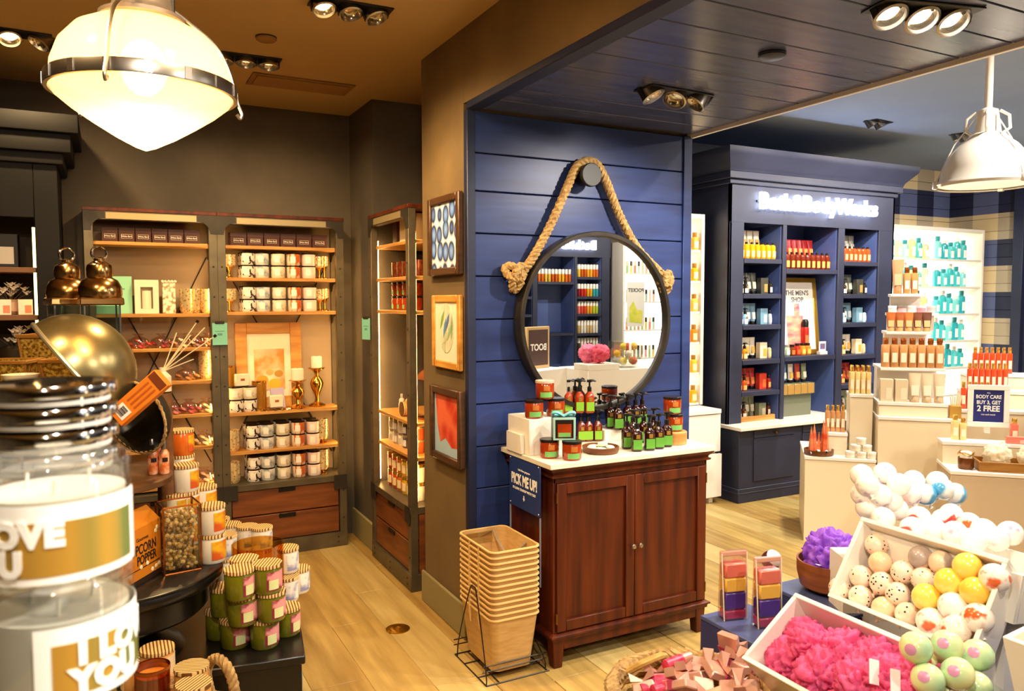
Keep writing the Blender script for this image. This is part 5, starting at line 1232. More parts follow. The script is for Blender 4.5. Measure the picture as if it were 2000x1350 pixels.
# fizzy balls
def dots_mat():
    mt = mat('peach fizzy wrap with dark dots', '#eccfb8', .22, coat=.6); nt = mt.node_tree; p = nt.nodes['Principled BSDF']; N = nt.nodes.new; L = nt.links.new
    tc = N('ShaderNodeTexCoord'); vo = N('ShaderNodeTexVoronoi'); vo.inputs['Scale'].default_value = 95; vo.inputs['Randomness'].default_value = .35
    r = N('ShaderNodeValToRGB'); r.color_ramp.interpolation = 'CONSTANT'; r.color_ramp.elements[0].color = srgb('#2a2030'); r.color_ramp.elements[1].position = .26; r.color_ramp.elements[1].color = srgb('#eccfb8')
    n2 = N('ShaderNodeTexNoise'); n2.inputs['Scale'].default_value = 26; n2.inputs['Detail'].default_value = 1
    r2 = N('ShaderNodeValToRGB'); r2.color_ramp.elements[0].position = .47; r2.color_ramp.elements[1].position = .50; mx = N('ShaderNodeMix'); mx.data_type = 'RGBA'; mx.inputs[6].default_value = srgb('#eed6c2')
    L(tc.outputs['Object'], vo.inputs[0]); L(tc.outputs['Object'], n2.inputs[0]); L(vo.outputs[0], r.inputs[0]); L(n2.outputs[0], r2.inputs[0]); L(r2.outputs[0], mx.inputs[0]); L(r.outputs[0], mx.inputs[7]); L(mx.outputs[2], p.inputs[0]); return mt
DOT = dots_mat()
YEL = mat('yellow fizzy wrap', '#eebb3c', .2, 0, '#f6d86a', 9, coat=.6); ORG = mat('white and orange fizzy wrap', '#f2e6d8', .22, 0, '#d8602c', 24, coat=.6, lo=.52, hi=.6, detail=3)
REDW = mat('white and red fizzy wrap', '#f8efe8', .22, 0, '#dc3a34', 14, coat=.6, lo=.52, hi=.58, detail=1); PEACH = mat('peach fizzy wrap', '#ecc09a', .25, coat=.6)
GRN = mat('mint green fizzy wrap', '#a8cfa4', .2, 0, '#dfe0a0', 11, coat=.6, detail=1); GRY = mat('grey and peach fizzy wrap', '#a89a94', .25, 0, '#e8cab0', 12, coat=.5, lo=.48, hi=.52, detail=1)
WHT = mat('white fizzy wrap', '#f4ece4', .22, 0, '#b8a8c0', 30, coat=.6, lo=.6, hi=.7, detail=2); BLW = mat('white and blue fizzy wrap', '#eef0e8', .2, 0, '#4a9cc8', 14, coat=.6, lo=.55, hi=.62, detail=1)
RB = .031
def ball_me(r):
    def f():
        b = B().ball((0, 0, 0), r, 20); return b.mesh()
    return M(('fb', r), f)
knot_me = M('wrapknot', lambda: B().lathe([(.007, 0), (.003, .006), (.007, .012), (.009, .016)], 8).mesh())
fz_n = 0
def fizzy(label, loc, mt, r=RB, group='fizzy balls in the tilted bin'):
    global fz_n; fz_n += 1
    t = thing('fizzy_ball', label, 'ball', loc, (.5*sin(fz_n*2.2), .5*cos(fz_n*1.7), fz_n*2.1), group)
    obj('ball', ball_me(r), mt, t); obj('wrap_knot', knot_me, mt, t, (0, 0, -r-.013)); return t
nrm = (MB_.to_3x3() @ Vector((0, 0, 1))).normalized()
LB = [(510, 250, DOT, 'dotted peach', 'alone in the far upper corner'), (540, 385, PEACH, 'plain peach', 'below the corner ball'), (710, 455, DOT, 'dotted peach', 'between the plain peach and the grey-capped ball'), (845, 345, GRY, 'grey-capped', 'at the upper wall, farther one'),
      (1000, 385, GRY, 'grey-capped', 'at the upper wall beside the yellow ball'), (865, 510, DOT, 'dotted peach', 'touching the lowest yellow ball'), (395, 490, DOT, 'dotted pale', 'second from the far wall'), (550, 540, DOT, 'dotted pale', 'third from the far wall'),
      (235, 580, DOT, 'dotted pale', 'in the far lower corner'), (390, 640, DOT, 'dotted pale', 'second along the lower rim'), (670, 620, DOT, 'dotted pale', 'in the middle of the bin'), (565, 730, PEACH, 'pale pink', 'third along the lower rim'), (745, 775, DOT, 'dotted pale', 'fourth along the lower rim'),
      (1195, 415, YEL, 'yellow', 'topmost of the four'), (1055, 530, YEL, 'yellow', 'middle of the four'), (1250, 600, YEL, 'yellow', 'nearest of the four'), (885, 645, YEL, 'yellow', 'lowest of the four'),
      (1085, 715, WHT, 'white', 'below the yellow balls'), (920, 830, ORG, 'orange-flecked', 'beside the lower rim'), (1275, 800, ORG, 'orange-flecked', 'at the near wall'), (1110, 880, ORG, 'orange-flecked', 'behind the green balls'), (1400, 500, ORG, 'orange-flecked', 'in the near upper corner')]
for zx, zy, mt, c, where in LB:
    px, py = 1580+zx/3.857, 1000+zy/3.857
    big = mt in (YEL, ORG, WHT)
    q = atP(px, py, MB_ @ Vector((0, 0, -.012 if big else -.042)), nrm)
    fizzy('%s fizzy ball %s in the white bin' % (c, where), q, mt, .034 if big else RB)
# the net of green balls in front
q0 = atD(1846, 1300, 1.62)
for i, (zx, zy, d) in enumerate(((805, 1025, 1.60), (1040, 1010, 1.62), (1270, 1080, 1.64), (895, 1265, 1.57), (1120, 1220, 1.57), (1255, 1320, 1.60), (945, 1130, 1.66), (1030, 1350, 1.60))):
    p = atD(1580+zx/3.857, 1000+zy/3.857, d)
    t = fizzy('mint green fizzy ball with pink spot in the bag, %s' % ('upper leftmost', 'upper middle', 'upper rightmost', 'lower leftmost', 'lower middle', 'lower rightmost', 'half hidden in the middle', 'lowest in view')[i], p, GRN, .0325, 'mint fizzy balls in the bag')
    if i < 5:
        vdir = (EYE-p).normalized(); s = Vector((-.35, 0, .25)) if i != 0 else Vector((-.45, 0, -.15)); dd = (vdir+RGT*s.x+UPV*s.z).normalized()
        sp_ = obj('spot', M('gspot', lambda: B().lathe([(.0115, .0305), (.006, .0322), (.0005, .0328)], 16).mesh()), plain('#c88ab0', .3), t)
        rm = dd.to_track_quat('Z', 'Y').to_matrix(); sp_.rotation_euler = (t.rotation_euler.to_matrix().inverted() @ rm).to_euler()
gs = thing('ball_basket', 'clear acrylic holder of mint fizzy balls before the tilted bin', 'holder', (q0.x, q0.y, .601), -.45)
obj('floor_plate', B().box(-.09, .09, -.07, .08, 0, .17).mesh(), mat('frosted acrylic block', '#d8e0d4', .2), gs)
for a in ((-.10, -.094, -.08, .09), (.094, .10, -.08, .09)): obj('side_pane', B().box(a[0], a[1], a[2], a[3], 0, .30).mesh(), pane('clear acrylic pane', '#eef4ee', .1), gs)
# bowl with the purple pouf
bw = thing('wooden_bowl', 'round wooden bowl with the purple pouf on the blue block', 'bowl', (PBX+.145, PBY-.125, .7605))
obj('bowl', B().lathe([(.065, 0), (.095, .018), (.105, .06), (.106, .10), (.100, .10), (.099, .06), (.088, .022), (.001, .012)], 36).mesh(), mat('bowl wood', '#7a4018', .4, 0, '#96562a', 4, (1, 1, 9), coat=.2), bw)
pp = thing('bath_pouf', 'purple bath pouf heaped in the wooden bowl', 'pouf', (PBX+.145, PBY-.125, .7605+.105), .4)
obj('net', pouf_mesh(27, .098, 5, .4), PURP, pp)
tg = obj('price_tag', B().box(-.022, .022, -.006, .006, -.0005, .0005).mesh(), plain('#f6eef2', .5), None, (PBX+.05, PBY-.16, .7605+.108), (.2, .3, .4), label='white paper tag on the rim of the pouf bowl', cat='tag')
# two clear gift bags with layered colours
def gift_bag(label, loc, rz):
    t = thing('gift_bag', label, 'gift bag', loc, rz, 'clear gift bags on the blue block')
    for nm, z0, z1, c in (('pink_base', 0, .03, '#c83060'), ('violet_layer', .03, .085, '#4a2c7c'), ('yellow_layer', .085, .13, '#e8b048'), ('coral_layer', .13, .175, '#e0705c')):
        obj(nm, B().box(-.035, .035, -.02, .02, z0+.001, z1).mesh(nm, .004), mat('%s fill' % nm, c, .3, coat=.5), t)
    obj('bag', B().hexa([(-.038, -.023, 0), (.038, -.023, 0), (.038, .023, 0), (-.038, .023, 0)], [(-.043, -.006, .21), (.043, -.006, .21), (.043, .006, .21), (-.043, .006, .21)]).mesh(), pane('cellophane', '#f6ece8', .2, .08), t)
    obj('header', B().box(-.043, .043, -.007, .007, .196, .208).mesh(), plain('#e0a48c', .4), t)
    for s in (-1, 1): obj('seam', B().tube([(s*.038, -.02, 0), (s*.042, -.006, .205)], .0022, 6).mesh(), plain('#e8dcc4', .3), t)
gift_bag('clear gift bag of layered colours, behind the other', (QX+.075, QY-.06, .7205), -.25)
gift_bag('clear gift bag of layered colours, in front of the other', (QX+.125, QY-.15, .7205), -.25)
sb = thing('lip_balm_ball', 'glossy maroon ball with a painted white reflection beside the purple pouf', 'ball', atD(1506, 1094, 2.55))
obj('shell', B().ball((0, 0, 0), .032, 20).mesh(), mat('maroon gloss', '#4a0c0c', .08, coat=.8), sb)
obj('reflection_cap', B().lathe([(.0285, .018), (.022, .0265), (.012, .0316), (.0005, .0335)], 20).xf(Matrix.Rotation(.9, 4, 'X') @ Matrix.Rotation(-.3, 4, 'Z')).mesh(), plain('#f6eee6', .25), sb)  # white cap is a reflection on the gloss, modelled as a shell
sbp = atD(1506, 1094, 2.55)
ss = thing('ball_stand', 'slim clear stand under the glossy maroon ball', 'stand', (sbp.x, sbp.y, 0))
obj('column', B().lathe([(.05, 0), (.05, .012), (.02, .02), (.018, sbp.z-.04), (.026, sbp.z-.033)], 20).mesh(), BLUB, ss)
# bin behind, with red and white balls, and the bagged white balls
bz = 1.06
bb_, MBB, bw_, bl_ = bin_('display_bin', 'white bin behind the tilted one with red and white balls', bx1+.02, bz+.005, bx1+.33, bz-.04, A.y+.02, Bn.y-.02, .12)
sup = thing('bin_stand', 'white box stand under the rear bin of fizzy balls', 'stand', (0, 0, 0))
obj('box', B().box(bx1+.05, bx1+.32, Bn.y+.03, A.y-.03, .741, .885).mesh(), WHITEP, sup)
RW = [(620, 640, REDW), (860, 730, REDW), (1130, 760, REDW), (1210, 700, REDW), (470, 740, WHT), (1010, 850, WHT), (1400, 800, ORG), (790, 850, REDW), (1560, 870, WHT), (1250, 900, WHT), (1700, 960, WHT), (1450, 980, WHT), (1850, 900, WHT)]
for i, (zx, zy, mt) in enumerate(RW):
    p = atZ(1640+zx/5.556, 880+zy/5.556, bz+.012)
    fizzy('%s fizzy ball in the rear bin, %s' % ({'white and red fizzy wrap': 'red and white', 'white fizzy wrap': 'white'}.get(mt.name, 'orange-flecked'), ('%s along the rim' % ORD[i]) if i < 12 else 'last along the rim'), p, mt, .033, 'fizzy balls in the rear bin')
WB = [(240, 270, 2.34), (300, 370, 2.30), (490, 250, 2.36), (640, 370, 2.32), (250, 480, 2.33), (440, 490, 2.30), (300, 620, 2.32), (400, 580, 2.34), (760, 480, 2.38), (560, 560, 2.32)]
for i, (zx, zy, d) in enumerate(WB):
    fizzy('lilac-printed white fizzy ball in the clear bag, %s' % ORD[i], atD(1640+zx/5.556, 880+zy/5.556, d), WHT, .034, 'white fizzy balls in the clear bag')
for i, (zx, zy, d) in enumerate(((930, 480, 2.42), (1060, 340, 2.50), (1120, 420, 2.42), (1250, 470, 2.44), (800, 330, 2.48), (1010, 400, 2.52))):
    fizzy('blue-printed white fizzy ball behind the rear bin, %s' % ORD[i], atD(1640+zx/5.556, 880+zy/5.556, d), BLW, .034, 'blue and white fizzy balls')
for nm, px, d, w_, lbl in (('ball_stand', 1700, 2.36, .10, 'white block stand under the lilac-printed fizzy balls'), ('ball_stand', 1835, 2.50, .09, 'white block stand under the blue-printed fizzy balls')):
    p = atD(px, 985, d); t = thing(nm, lbl, 'stand', (p.x, p.y, 0), -.48)
    obj('stand', B().box(-w_, w_, -.05, .05, 0, .93 if px < 1800 else .98).mesh('stand', .002), WHITEP, t)
# white bin corner at the right edge
q = atD(1957, 1243, 1.50)
rb, MRB, _, _ = bin_('display_bin', 'white bin at the table corner with green soaps', q.x, q.z, q.x+.22, q.z+.02, q.y, q.y-.30, .13)
st = thing('bin_stand', 'navy stand under the corner bin of green soaps', 'stand', (0, 0, 0))
obj('box', B().box(q.x+.03, q.x+.20, q.y-.28, q.y-.02, .741, q.z-.14).mesh(), BLUB, st)
for i in range(4): fizzy('pale green ball in the corner bin, %s' % ORD[i], MRB @ Vector((.06+.05*i, .25-.02*i, -.02)), GRN, .03, 'pale green balls in the corner bin')

# ================================================================== WICKER BASKET OF ROSE GIFTS
WZ, WS = .313, .85
wc = atZ(1300, 1281, .70); wd = Vector((FWD.x, FWD.y, 0)).normalized()
WC = Vector((wc.x, wc.y, 0)) - wd*.20 + Vector((RGT.x, RGT.y, 0))*.03
wk = thing('wicker_basket', 'round wicker basket with thick rope rim full of rose gifts', 'basket', (WC.x, WC.y, WZ), sc=WS)
WICK = mat('woven wicker', '#a8813c', .75, 0, '#cba45a', 20, (1, 1, 3), .3)
b = B()
for i in range(15):
    z = .015+i*.029; r_ = .19+.045*(i/14)
    obj('weave_ring', B().tube([(r_*cos(a*2*pi/40)+0, r_*sin(a*2*pi/40), z+.004*((a % 2)*2-1)) for a in range(40)], .0155, 6, closed=True).mesh(), WICK, wk)
obj('base', B().lathe([(.19, 0), (.19, .012), (.001, .012)], 32).mesh(), WICK, wk)
obj('rope_rim', rope_mesh([Vector((.24*cos(2*pi*i/60), .24*sin(2*pi*i/60), .455)) for i in range(61)], .026, 3, .085), ROPE, wk)
obj('handle', B().tube(smooth_path([(-.10, .20, .45), (-.06, .165, .485), (.02, .17, .49), (.06, .20, .455)], 6), .012, 8).mesh(), WICK, wk)
obj('filling', B().lathe([(.19, .30), (.215, .38), (.12, .40), (.001, .405)], 24).mesh(), plain('#9a6a4a', .7), wk)
ROSE = mat('rose gold wrap', '#cf9480', .28, .4, '#e6b8a4', 7); MAG = mat('magenta glitter tube', '#c8204c', .35, .2, '#e8506a', 60)
rw = random.Random(5)
def gift_pack(label, loc, rot, bow=True):
    t = thing('gift_pack', label, 'gift', loc, rot, 'rose gifts in the wicker basket')
    obj('pack', M('gp', lambda: B().hexa([(-.03, -.05, 0), (.03, -.05, 0), (.03, .05, 0), (-.03, .05, 0)], [(-.026, -.046, .022), (.026, -.046, .022), (.026, .046, .022), (-.026, .046, .022)]).mesh('gp', .003)), ROSE, t)
    obj('band', M('gpb', lambda: B().box(-.031, .031, -.006, .006, -.001, .0235).mesh()), plain('#a83a5c', .4), t)
    if bow:
        for s in (-1, 1): obj('bow_loop', M(('gpl', s), lambda s=s: B().hexa([(0, -.006, .024), (s*.03, -.02, .03), (s*.032, .012, .03), (0, .006, .024)], [(0, -.005, .028), (s*.03, -.018, .052), (s*.032, .010, .052), (0, .005, .028)]).mesh()), ROSE, t)
WD = ['beside the rope rim at the back', 'at the back middle', 'at the back towards the blue block', 'below the handle', 'in the middle', 'right of the middle', 'nearest the blue block', 'at the front middle', 'front towards the blue block', 'tilted up at the rim', 'tilted up against its neighbour', 'front left of centre', 'lowest at the front', 'lying on its side']
for i in range(14):
    a = rw.uniform(0, 6.28); r_ = .17*sqrt(rw.random())
    x, y = [(.02, .15), (.08, .13), (.15, .09), (-.08, .12), (0, .06), (.09, .04), (.18, .02), (.02, -.04), (.12, -.07), (.20, .08), (.15, .16), (-.06, -.06), (.0, -.13), (-.14, .0)][i]
    c, s = cos(-YAW), sin(-YAW)
    gift_pack('rose gold gift pack in the wicker basket, %s' % WD[i], (WC.x+(x*c-y*s)*WS, WC.y+(x*s+y*c)*WS, WZ+WS*(.425+.03*(i % 3)+(.05 if i in (9, 10) else 0))), (rw.uniform(-.6, .6)+(.9 if i in (9, 10) else 0), rw.uniform(-.5, .5), rw.uniform(0, 6)))
for i in range(5):
    x, y = [(-.12, .02), (-.09, .035), (-.13, -.03), (-.10, -.05), (-.04, .09)][i]; c, s = cos(-YAW), sin(-YAW)
    t = thing('lip_gloss', 'magenta glitter tube with rose cap lying in the wicker basket, %s' % ORD[i], 'lip gloss', (WC.x+(x*c-y*s)*WS, WC.y+(x*s+y*c)*WS, WZ+WS*(.462+.01*i)), (pi/2, 0, 1.1+.15*i), 'glitter tubes in the wicker basket')
    obj('tube', M('lg', lambda: B().lathe([(.014, -.03), (.0145, -.028), (.0145, .03), (.012, .032)], 14).mesh()), MAG, t); obj('cap', M('lgc', lambda: B().lathe([(.0125, .032), (.013, .034), (.013, .062), (.011, .064)], 14).mesh()), ROSE, t)

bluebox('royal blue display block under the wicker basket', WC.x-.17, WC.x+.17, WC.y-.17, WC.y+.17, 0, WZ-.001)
# ================================================================== STOCK OF THE INDUSTRIAL SHELVES
def marble(name, a, b_, sc, lo, hi, st=(1, 1, 1), rough=.2): return mat(name, a, rough, 0, b_, sc, st, lo=lo, hi=hi, detail=2, coat=.4)
MBL = [('black and white marbled', marble('black white marble', '#efe4d4', '#2e211a', 34, .54, .58)), ('pale grey marbled', marble('grey marble', '#e6e2d8', '#9aa6ac', 26, .5, .66)),
       ('cream marbled', marble('cream marble', '#efe2c4', '#b89a66', 24, .55, .7)), ('orange striped', marble('orange stripes', '#f0d8b8', '#cf6a2c', 24, .5, .56, (1, 1, .4))), ('blush pink', marble('blush marble', '#f0cdbc', '#f6e4d6', 6, .4, .6))]
JR, JH = .0465, .084
j_body = B().lathe([(JR*.9, 0), (JR, .006), (JR, JH*.88), (JR*.93, JH*.91)], 20).mesh(); j_lid = B().lathe([(JR*.98, JH*.91), (JR*.98, JH*.985), (JR*.93, JH)], 20).mesh()
j_lab = B().arc(JR+.0004, -1.85-.36, -1.85+.36, JH*.22, JH*.72).mesh()
LIDB = mat('dark bronze lid', '#2a1c12', .25, .5)
def marb_jar(label, loc, k, rz=0, group='marbled candle jars on the industrial shelves'):
    t = thing('candle_jar', label, 'candle', loc, rz, group)
    parts(t, [('jar', j_body, MBL[k][1]), ('lid', j_lid, LIDB), ('label', j_lab, plain('#f4ebdc', .5))])
SHN = {1.844: 'upper jar shelf', 1.623: 'second jar shelf', .71: 'third jar shelf', .4975: 'lowest jar shelf'}
for z, nm in SHN.items():
    for c, px in enumerate((484.7, 512.5, 544, 574.4, 603.7)):
        px += (0, 1, 3, 4)[list(SHN).index(z)]
        x = atY(px, 583, 5.335).x
        for lv in range(2):
            marb_jar('%s candle jar in %s layer on the %s' % (MBL[c][0], ('lower', 'upper')[lv], nm), (x, 5.335, z+lv*(JH+.0005)), c)
            if z < 1 or c == 0:
                marb_jar('%s candle jar in back row, %s layer on the %s' % (MBL[c][0], ('lower', 'upper')[lv], nm), (x-.0, 5.435, z+lv*(JH+.0005)), c)
MOS = mat('gold mosaic glass', '#b07a2c', .22, .6, '#fbe6b0', 70, kind='voronoi', lo=.15, hi=.55)
def votive(label, loc, r=.045, h=.10, stem=.0, mt=MOS, group='gold votive holders on the shelves'):
    t = thing('votive_holder', label, 'candle holder', loc, 0, group)
    if stem: obj('stem', M(('vs', stem), lambda: B().lathe([(.03, 0), (.03, .006), (.008, .014), (.006, stem*.6), (.012, stem*.8), (.02, stem)], 14).mesh()), GOLD, t)
    obj('cup', M(('vc', r, h, stem), lambda: B().lathe([(r*.75, stem), (r, stem+h*.15), (r, stem+h), (r*.93, stem+h), (r*.9, stem+h*.2), (.001, stem+h*.12)], 16).mesh()), mt, t)
    obj('candle', M(('vw', r, h, stem), lambda: B().lathe([(r*.8, stem+h*.14), (r*.8, stem+h*.7), (.001, stem+h*.72)], 14).mesh()), WAX, t)
for z, nm in SHN.items():
    if z in (1.844, 1.623):
        votive('stemmed gold votive at the post side of the %s' % nm, (.715, 5.34, z), .042, .08, .07)
        votive('stemmed gold votive at the wall side of the %s' % nm, (1.295, 5.34, z), .036, .075, .075)
        votive('small gold votive at the far wall side of the %s' % nm, (1.345, 5.40, z), .03, .07, .085)
    else:
        votive('gold mosaic votive at the post side of the %s' % nm, (.712, 5.34, z), .045, .14)
        votive('gold mosaic votive at the wall side of the %s' % nm, (1.30, 5.34, z), .04, .14, .03)
BRB = mat('brown gift box card', '#3c1a10', .55, 0, '#47211a', 6)
for bay, xs in (('narrow', [-.02+.092*i for i in range(6)]), ('wide', [.72+.105*i for i in range(6)])):
    for i, x in enumerate(xs):
        w = .044 if bay == 'narrow' else .05
        t = thing('gift_box', 'brown gift box on the top shelf of the %s bay, %s' % ('narrow-shelved' if bay == 'narrow' else 'candle jar', nth(i, 6)), 'gift box', (x+.05, 5.35, 2.0545 if bay == 'narrow' else 2.0515), 0, 'brown gift boxes on the top shelves')
        obj('box', M(('bgb', w), lambda: B().box(-w, w, -.045, .045, 0, .085).mesh('bgb', .002)), BRB, t)
        obj('lid', M(('bgl', w), lambda: B().box(-w-.0015, w+.0015, -.0465, .0465, .055, .0865).mesh('bgl', .002)), BRB, t)
        obj('label_border', M(('bgr', w), lambda: B().box(-.030, .030, -.0476, -.046, .044, .0455).box(-.030, .030, -.0476, -.046, .0205, .022).box(-.030, -.0285, -.0476, -.046, .022, .044).box(.0285, .030, -.0476, -.046, .022, .044).mesh()), plain('#d8c8b0', .5), t)
        obj('lettering', M(('bgt', w), lambda: text_mesh('White Barn', .0125, .0004, .0002)), plain('#efe4d2', .5), t, (0, -.0474, .033), FRONT)
# narrow bay
t = thing('info_card', 'mint green card leaning on the shelf behind the lanterns', 'card', (.045, 5.40, 1.6165), (-.16, 0, 0)); obj('card', B().box(-.10, .10, -.002, .002, 0, .235).mesh(), plain('#8fcfa8', .5), t); obj('print', B().box(-.06, .06, -.003, -.002, .15, .16).box(-.03, .03, -.003, -.002, .10, .13).mesh(), plain('#5c9c84', .5), t)
t = thing('framed_candle', 'white box frame with a pillar candle in its window', 'candle holder', (.225, 5.38, 1.6165)); obj('frame', B().box(-.068, -.035, -.03, .03, 0, .21).box(.035, .068, -.03, .03, 0, .21).box(-.035, .035, -.03, .03, .165, .21).box(-.035, .035, -.03, .03, 0, .03).box(-.066, .066, .025, .03, .03, .165).mesh(), plain('#f0e4cc', .5), t); obj('candle', B().lathe([(.027, .031), (.027, .14), (.001, .145)], 16).mesh(), WAX, t)
t = thing('lace_holder', 'white lace-cut candle sleeve beside the framed candle', 'candle holder', (.352, 5.38, 1.6165)); obj('sleeve', B().lathe([(.052, 0), (.052, .20), (.048, .20), (.048, .01), (.001, .01)], 4, cap=True).xf(Matrix.Rotation(pi/4, 4, 'Z')).mesh(smooth=False), mat('lace cut card', '#f4ead4', .5, 0, '#a88a58', 42, kind='voronoi', lo=.5, hi=.7), t)
for i in range(5): obj('scallop', B().ball((-.037+.0185*i, -.037, .20), .010, 8).mesh(), mat('lace cut card', '#f4ead4'), t)
for i in range(3): votive('broad gold mosaic votive on the lace sleeve shelf, %s' % ('leftmost', 'middle', 'rightmost')[i], (.455+.062*i, 5.36+.05*(i % 2), 1.6165), .042, .155-.0*i)
def melts(label, loc, col, n=7, group='bags of wax melts on the narrow shelves', s=1.0):
    t = thing('wax_melt_bag', label, 'wax melts', loc, 0, group)
    col2 = plain(col, .3, coat=.4); me = M(('melt', s), lambda: B().lathe([(.016*s, 0), (.022*s, .005*s), (.020*s, .014*s), (.006*s, .018*s), (.001, .018*s)], 12).mesh())
    for i in range(n):
        a = i*2.4; r_ = .02+.012*(i % 3)
        obj('wax_melt', me, col2, t, (r_*cos(a)*1.5, r_*sin(a)*.8, .004+.017*(i//3)), (.5*sin(a), .5*cos(a), a))
    obj('bag', M(('mbag', s), lambda: B().lathe([(.05*s, 0), (.062*s, .02), (.05*s, .055), (.012*s, .075), (.03*s, .09)], 12, sx=1.15, sy=.7, cap=False).mesh()), pane('cellophane', '#f6ece8', .2, .08), t)
for lb, x, z, c in (('bag of red wax melts beside the lantern', .17, 1.401, '#b83a2c'), ('bag of dark red wax melts, second on its shelf', .30, 1.401, '#9a2a24'), ('bag of cream wax melts above the reeds', .42, 1.401, '#ecd9a8'), ('bag of mauve wax melts above the reeds', .50, 1.401, '#a87a80'), ('bag of orange wax melts by the post', .575, 1.401, '#d88a4a'),
                    ('bag of amber wax melts beside the reeds', .44, 1.192, '#c88a50'), ('bag of dusky pink wax melts', .36, .979, '#c87878'), ('bag of rose wax melts in the middle of its shelf', .45, .979, '#d05a5c'), ('bag of cream wax melts by the post', .55, .979, '#e8d8a0'),
                    ('bag of ivory wax melts, largest of the bags', .53, .77, '#efe2b4'), ('bag of pale pink wax melts on the lowest narrow shelf', .53, .53, '#e8c4ac')):
    melts(lb, (x, 5.34, z+.0005), c)
votive('tall gold mosaic cylinder with hanging tag', (.565, 5.38, 1.1925), .05, .19)
def clip_card(label, loc, rz):
    t = thing('price_card', label, 'card', loc, rz); obj('card', B().box(-.045, .045, -.0015, .0015, -.14, 0).mesh(), plain('#7cc4b0', .5), t); obj('clip', B().box(-.028, .028, -.006, .005, -.006, .012).mesh('clip', .002), plain('#3a322a', .4, metal=.6), t)
    obj('print', B().box(-.028, .028, -.002, -.0015, -.055, -.05).box(-.015, .015, -.002, -.0015, -.08, -.065).mesh(), plain('#5c948a', .5), t)
q = atY(429, 631, 5.225); clip_card('teal price card clipped to the post between the two shelf bays', (q.x, 5.226, q.z), 0)
clip_card('teal price card clipped to the niche shelf post', (1.505, 4.96, atX(720, 622, 1.505).z), -pi/2+.3)
# wide bay, middle
zc = .9665
pf = thing('framed_picture', 'oak framed autumn pumpkin picture standing on the candle shelf', 'picture', (.975, 5.44, zc), (-.09, 0, 0))
W2, H2, f2_ = .218, .58, .075
for nm, a in (('frame_side', (-W2, -W2+f2_, 0, H2)), ('frame_side', (W2-f2_, W2, 0, H2)), ('frame_rail', (-W2+f2_, W2-f2_, H2-f2_, H2)), ('frame_rail', (-W2+f2_, W2-f2_, 0, f2_))): obj(nm, B().box(a[0], a[1], -.022, 0, a[2], a[3]).mesh(nm, .003), OAKF, pf)
obj('mat_board', B().box(-W2+f2_, W2-f2_, -.010, -.004, f2_, H2-f2_).mesh(), plain('#f3e6c4', .6), pf)
obj('print', B().box(-.10, .10, -.013, -.010, .12, .40).mesh(), mat('autumn print', '#f0dcae', .6, 0, '#d98a2a', 7, lo=.38, hi=.62), pf)
for i, (x, z, r_, c) in enumerate(((-.05, .19, .04, '#e0a020'), (.03, .16, .045, '#d8b020'), (.06, .23, .03, '#b8862c'), (-.06, .14, .03, '#c2501c'), (.0, .24, .025, '#c9a85c'))):
    obj('pumpkin_print', B().lathe([(r_, 0), (r_, .001)], 16).xf(Matrix.Translation((x, -.0132, z)) @ Rx @ Matrix.Diagonal((1, .8, 1, 1))).mesh(), plain(c, .5), pf)
q = thing('price_card', 'lilac price card propped before the pumpkin picture', 'card', (1.02, 5.39, zc), (-.3, 0, .1)); obj('card', B().box(-.045, .045, -.0015, .0015, 0, .14).mesh(), plain('#b8a8c4', .5), q)
for i, (x, k) in enumerate(((.735, 0), (.823, 0))):
    for lv in range(2): marb_jar('%s candle jar before the pumpkin picture, %s layer' % (('outer', 'inner')[i], ('lower', 'upper')[lv]), (x, 5.33, zc+lv*(JH+.0005)), 0 if lv == 0 else 2)
def block_sign(label, loc, s=.05):
    t = thing('block_sign', label, 'block', loc, .1); obj('block', B().box(-s*.9, s*.9, -.02, .02, 0, s*1.6).mesh('block', .004), plain('#efe2c2', .5), t); obj('print', B().box(-.012, .014, -.0215, -.02, s*.7, s*1.0).mesh(), plain('#a8582c', .5), t)
block_sign('cream block with small brown print on stacked jars', (.775, 5.33, zc+2*JH+.002)); block_sign('cream block among gold leaves before the pumpkin picture', (.985, 5.30, zc+.02))
lf = M('leaf', lambda: B().hexa([(-.016, -.01, 0), (.016, -.01, 0), (.016, .01, .003), (-.016, .01, .003)], [(-.012, -.007, .003), (.012, -.007, .003), (.012, .007, .007), (-.012, .007, .007)]).mesh())
gl = thing('leaf_garland', 'gold leaf garland lying around the cream block', 'garland', (.985, 5.30, zc))
for i in range(14): obj('leaf', lf, GOLD, gl, (-.09+.014*i, -.015+.012*(i % 3), .003+.004*(i % 2)), (.3*sin(i), .3*cos(i*2), i*1.3))
for i, (x, h) in enumerate(((.70, .30), (.90, .19))):
    t = thing('canister_candle', ('tall gold ribbed canister at the post', 'gold ribbed canister behind the stacked jars')[i], 'candle', (x, 5.43, zc)); obj('body', B().lathe([(.045, 0), (.048, .004)]+[(.048-.002*(k % 2), .01+k*(h-.03)/12) for k in range(13)]+[(.046, h-.01)], 20).mesh(), mat('ribbed gold tin', '#b8842e', .3, .6), t); obj('lid', B().lathe([(.049, h-.01), (.049, h), (.001, h+.002)], 20).mesh(), GOLD, t)
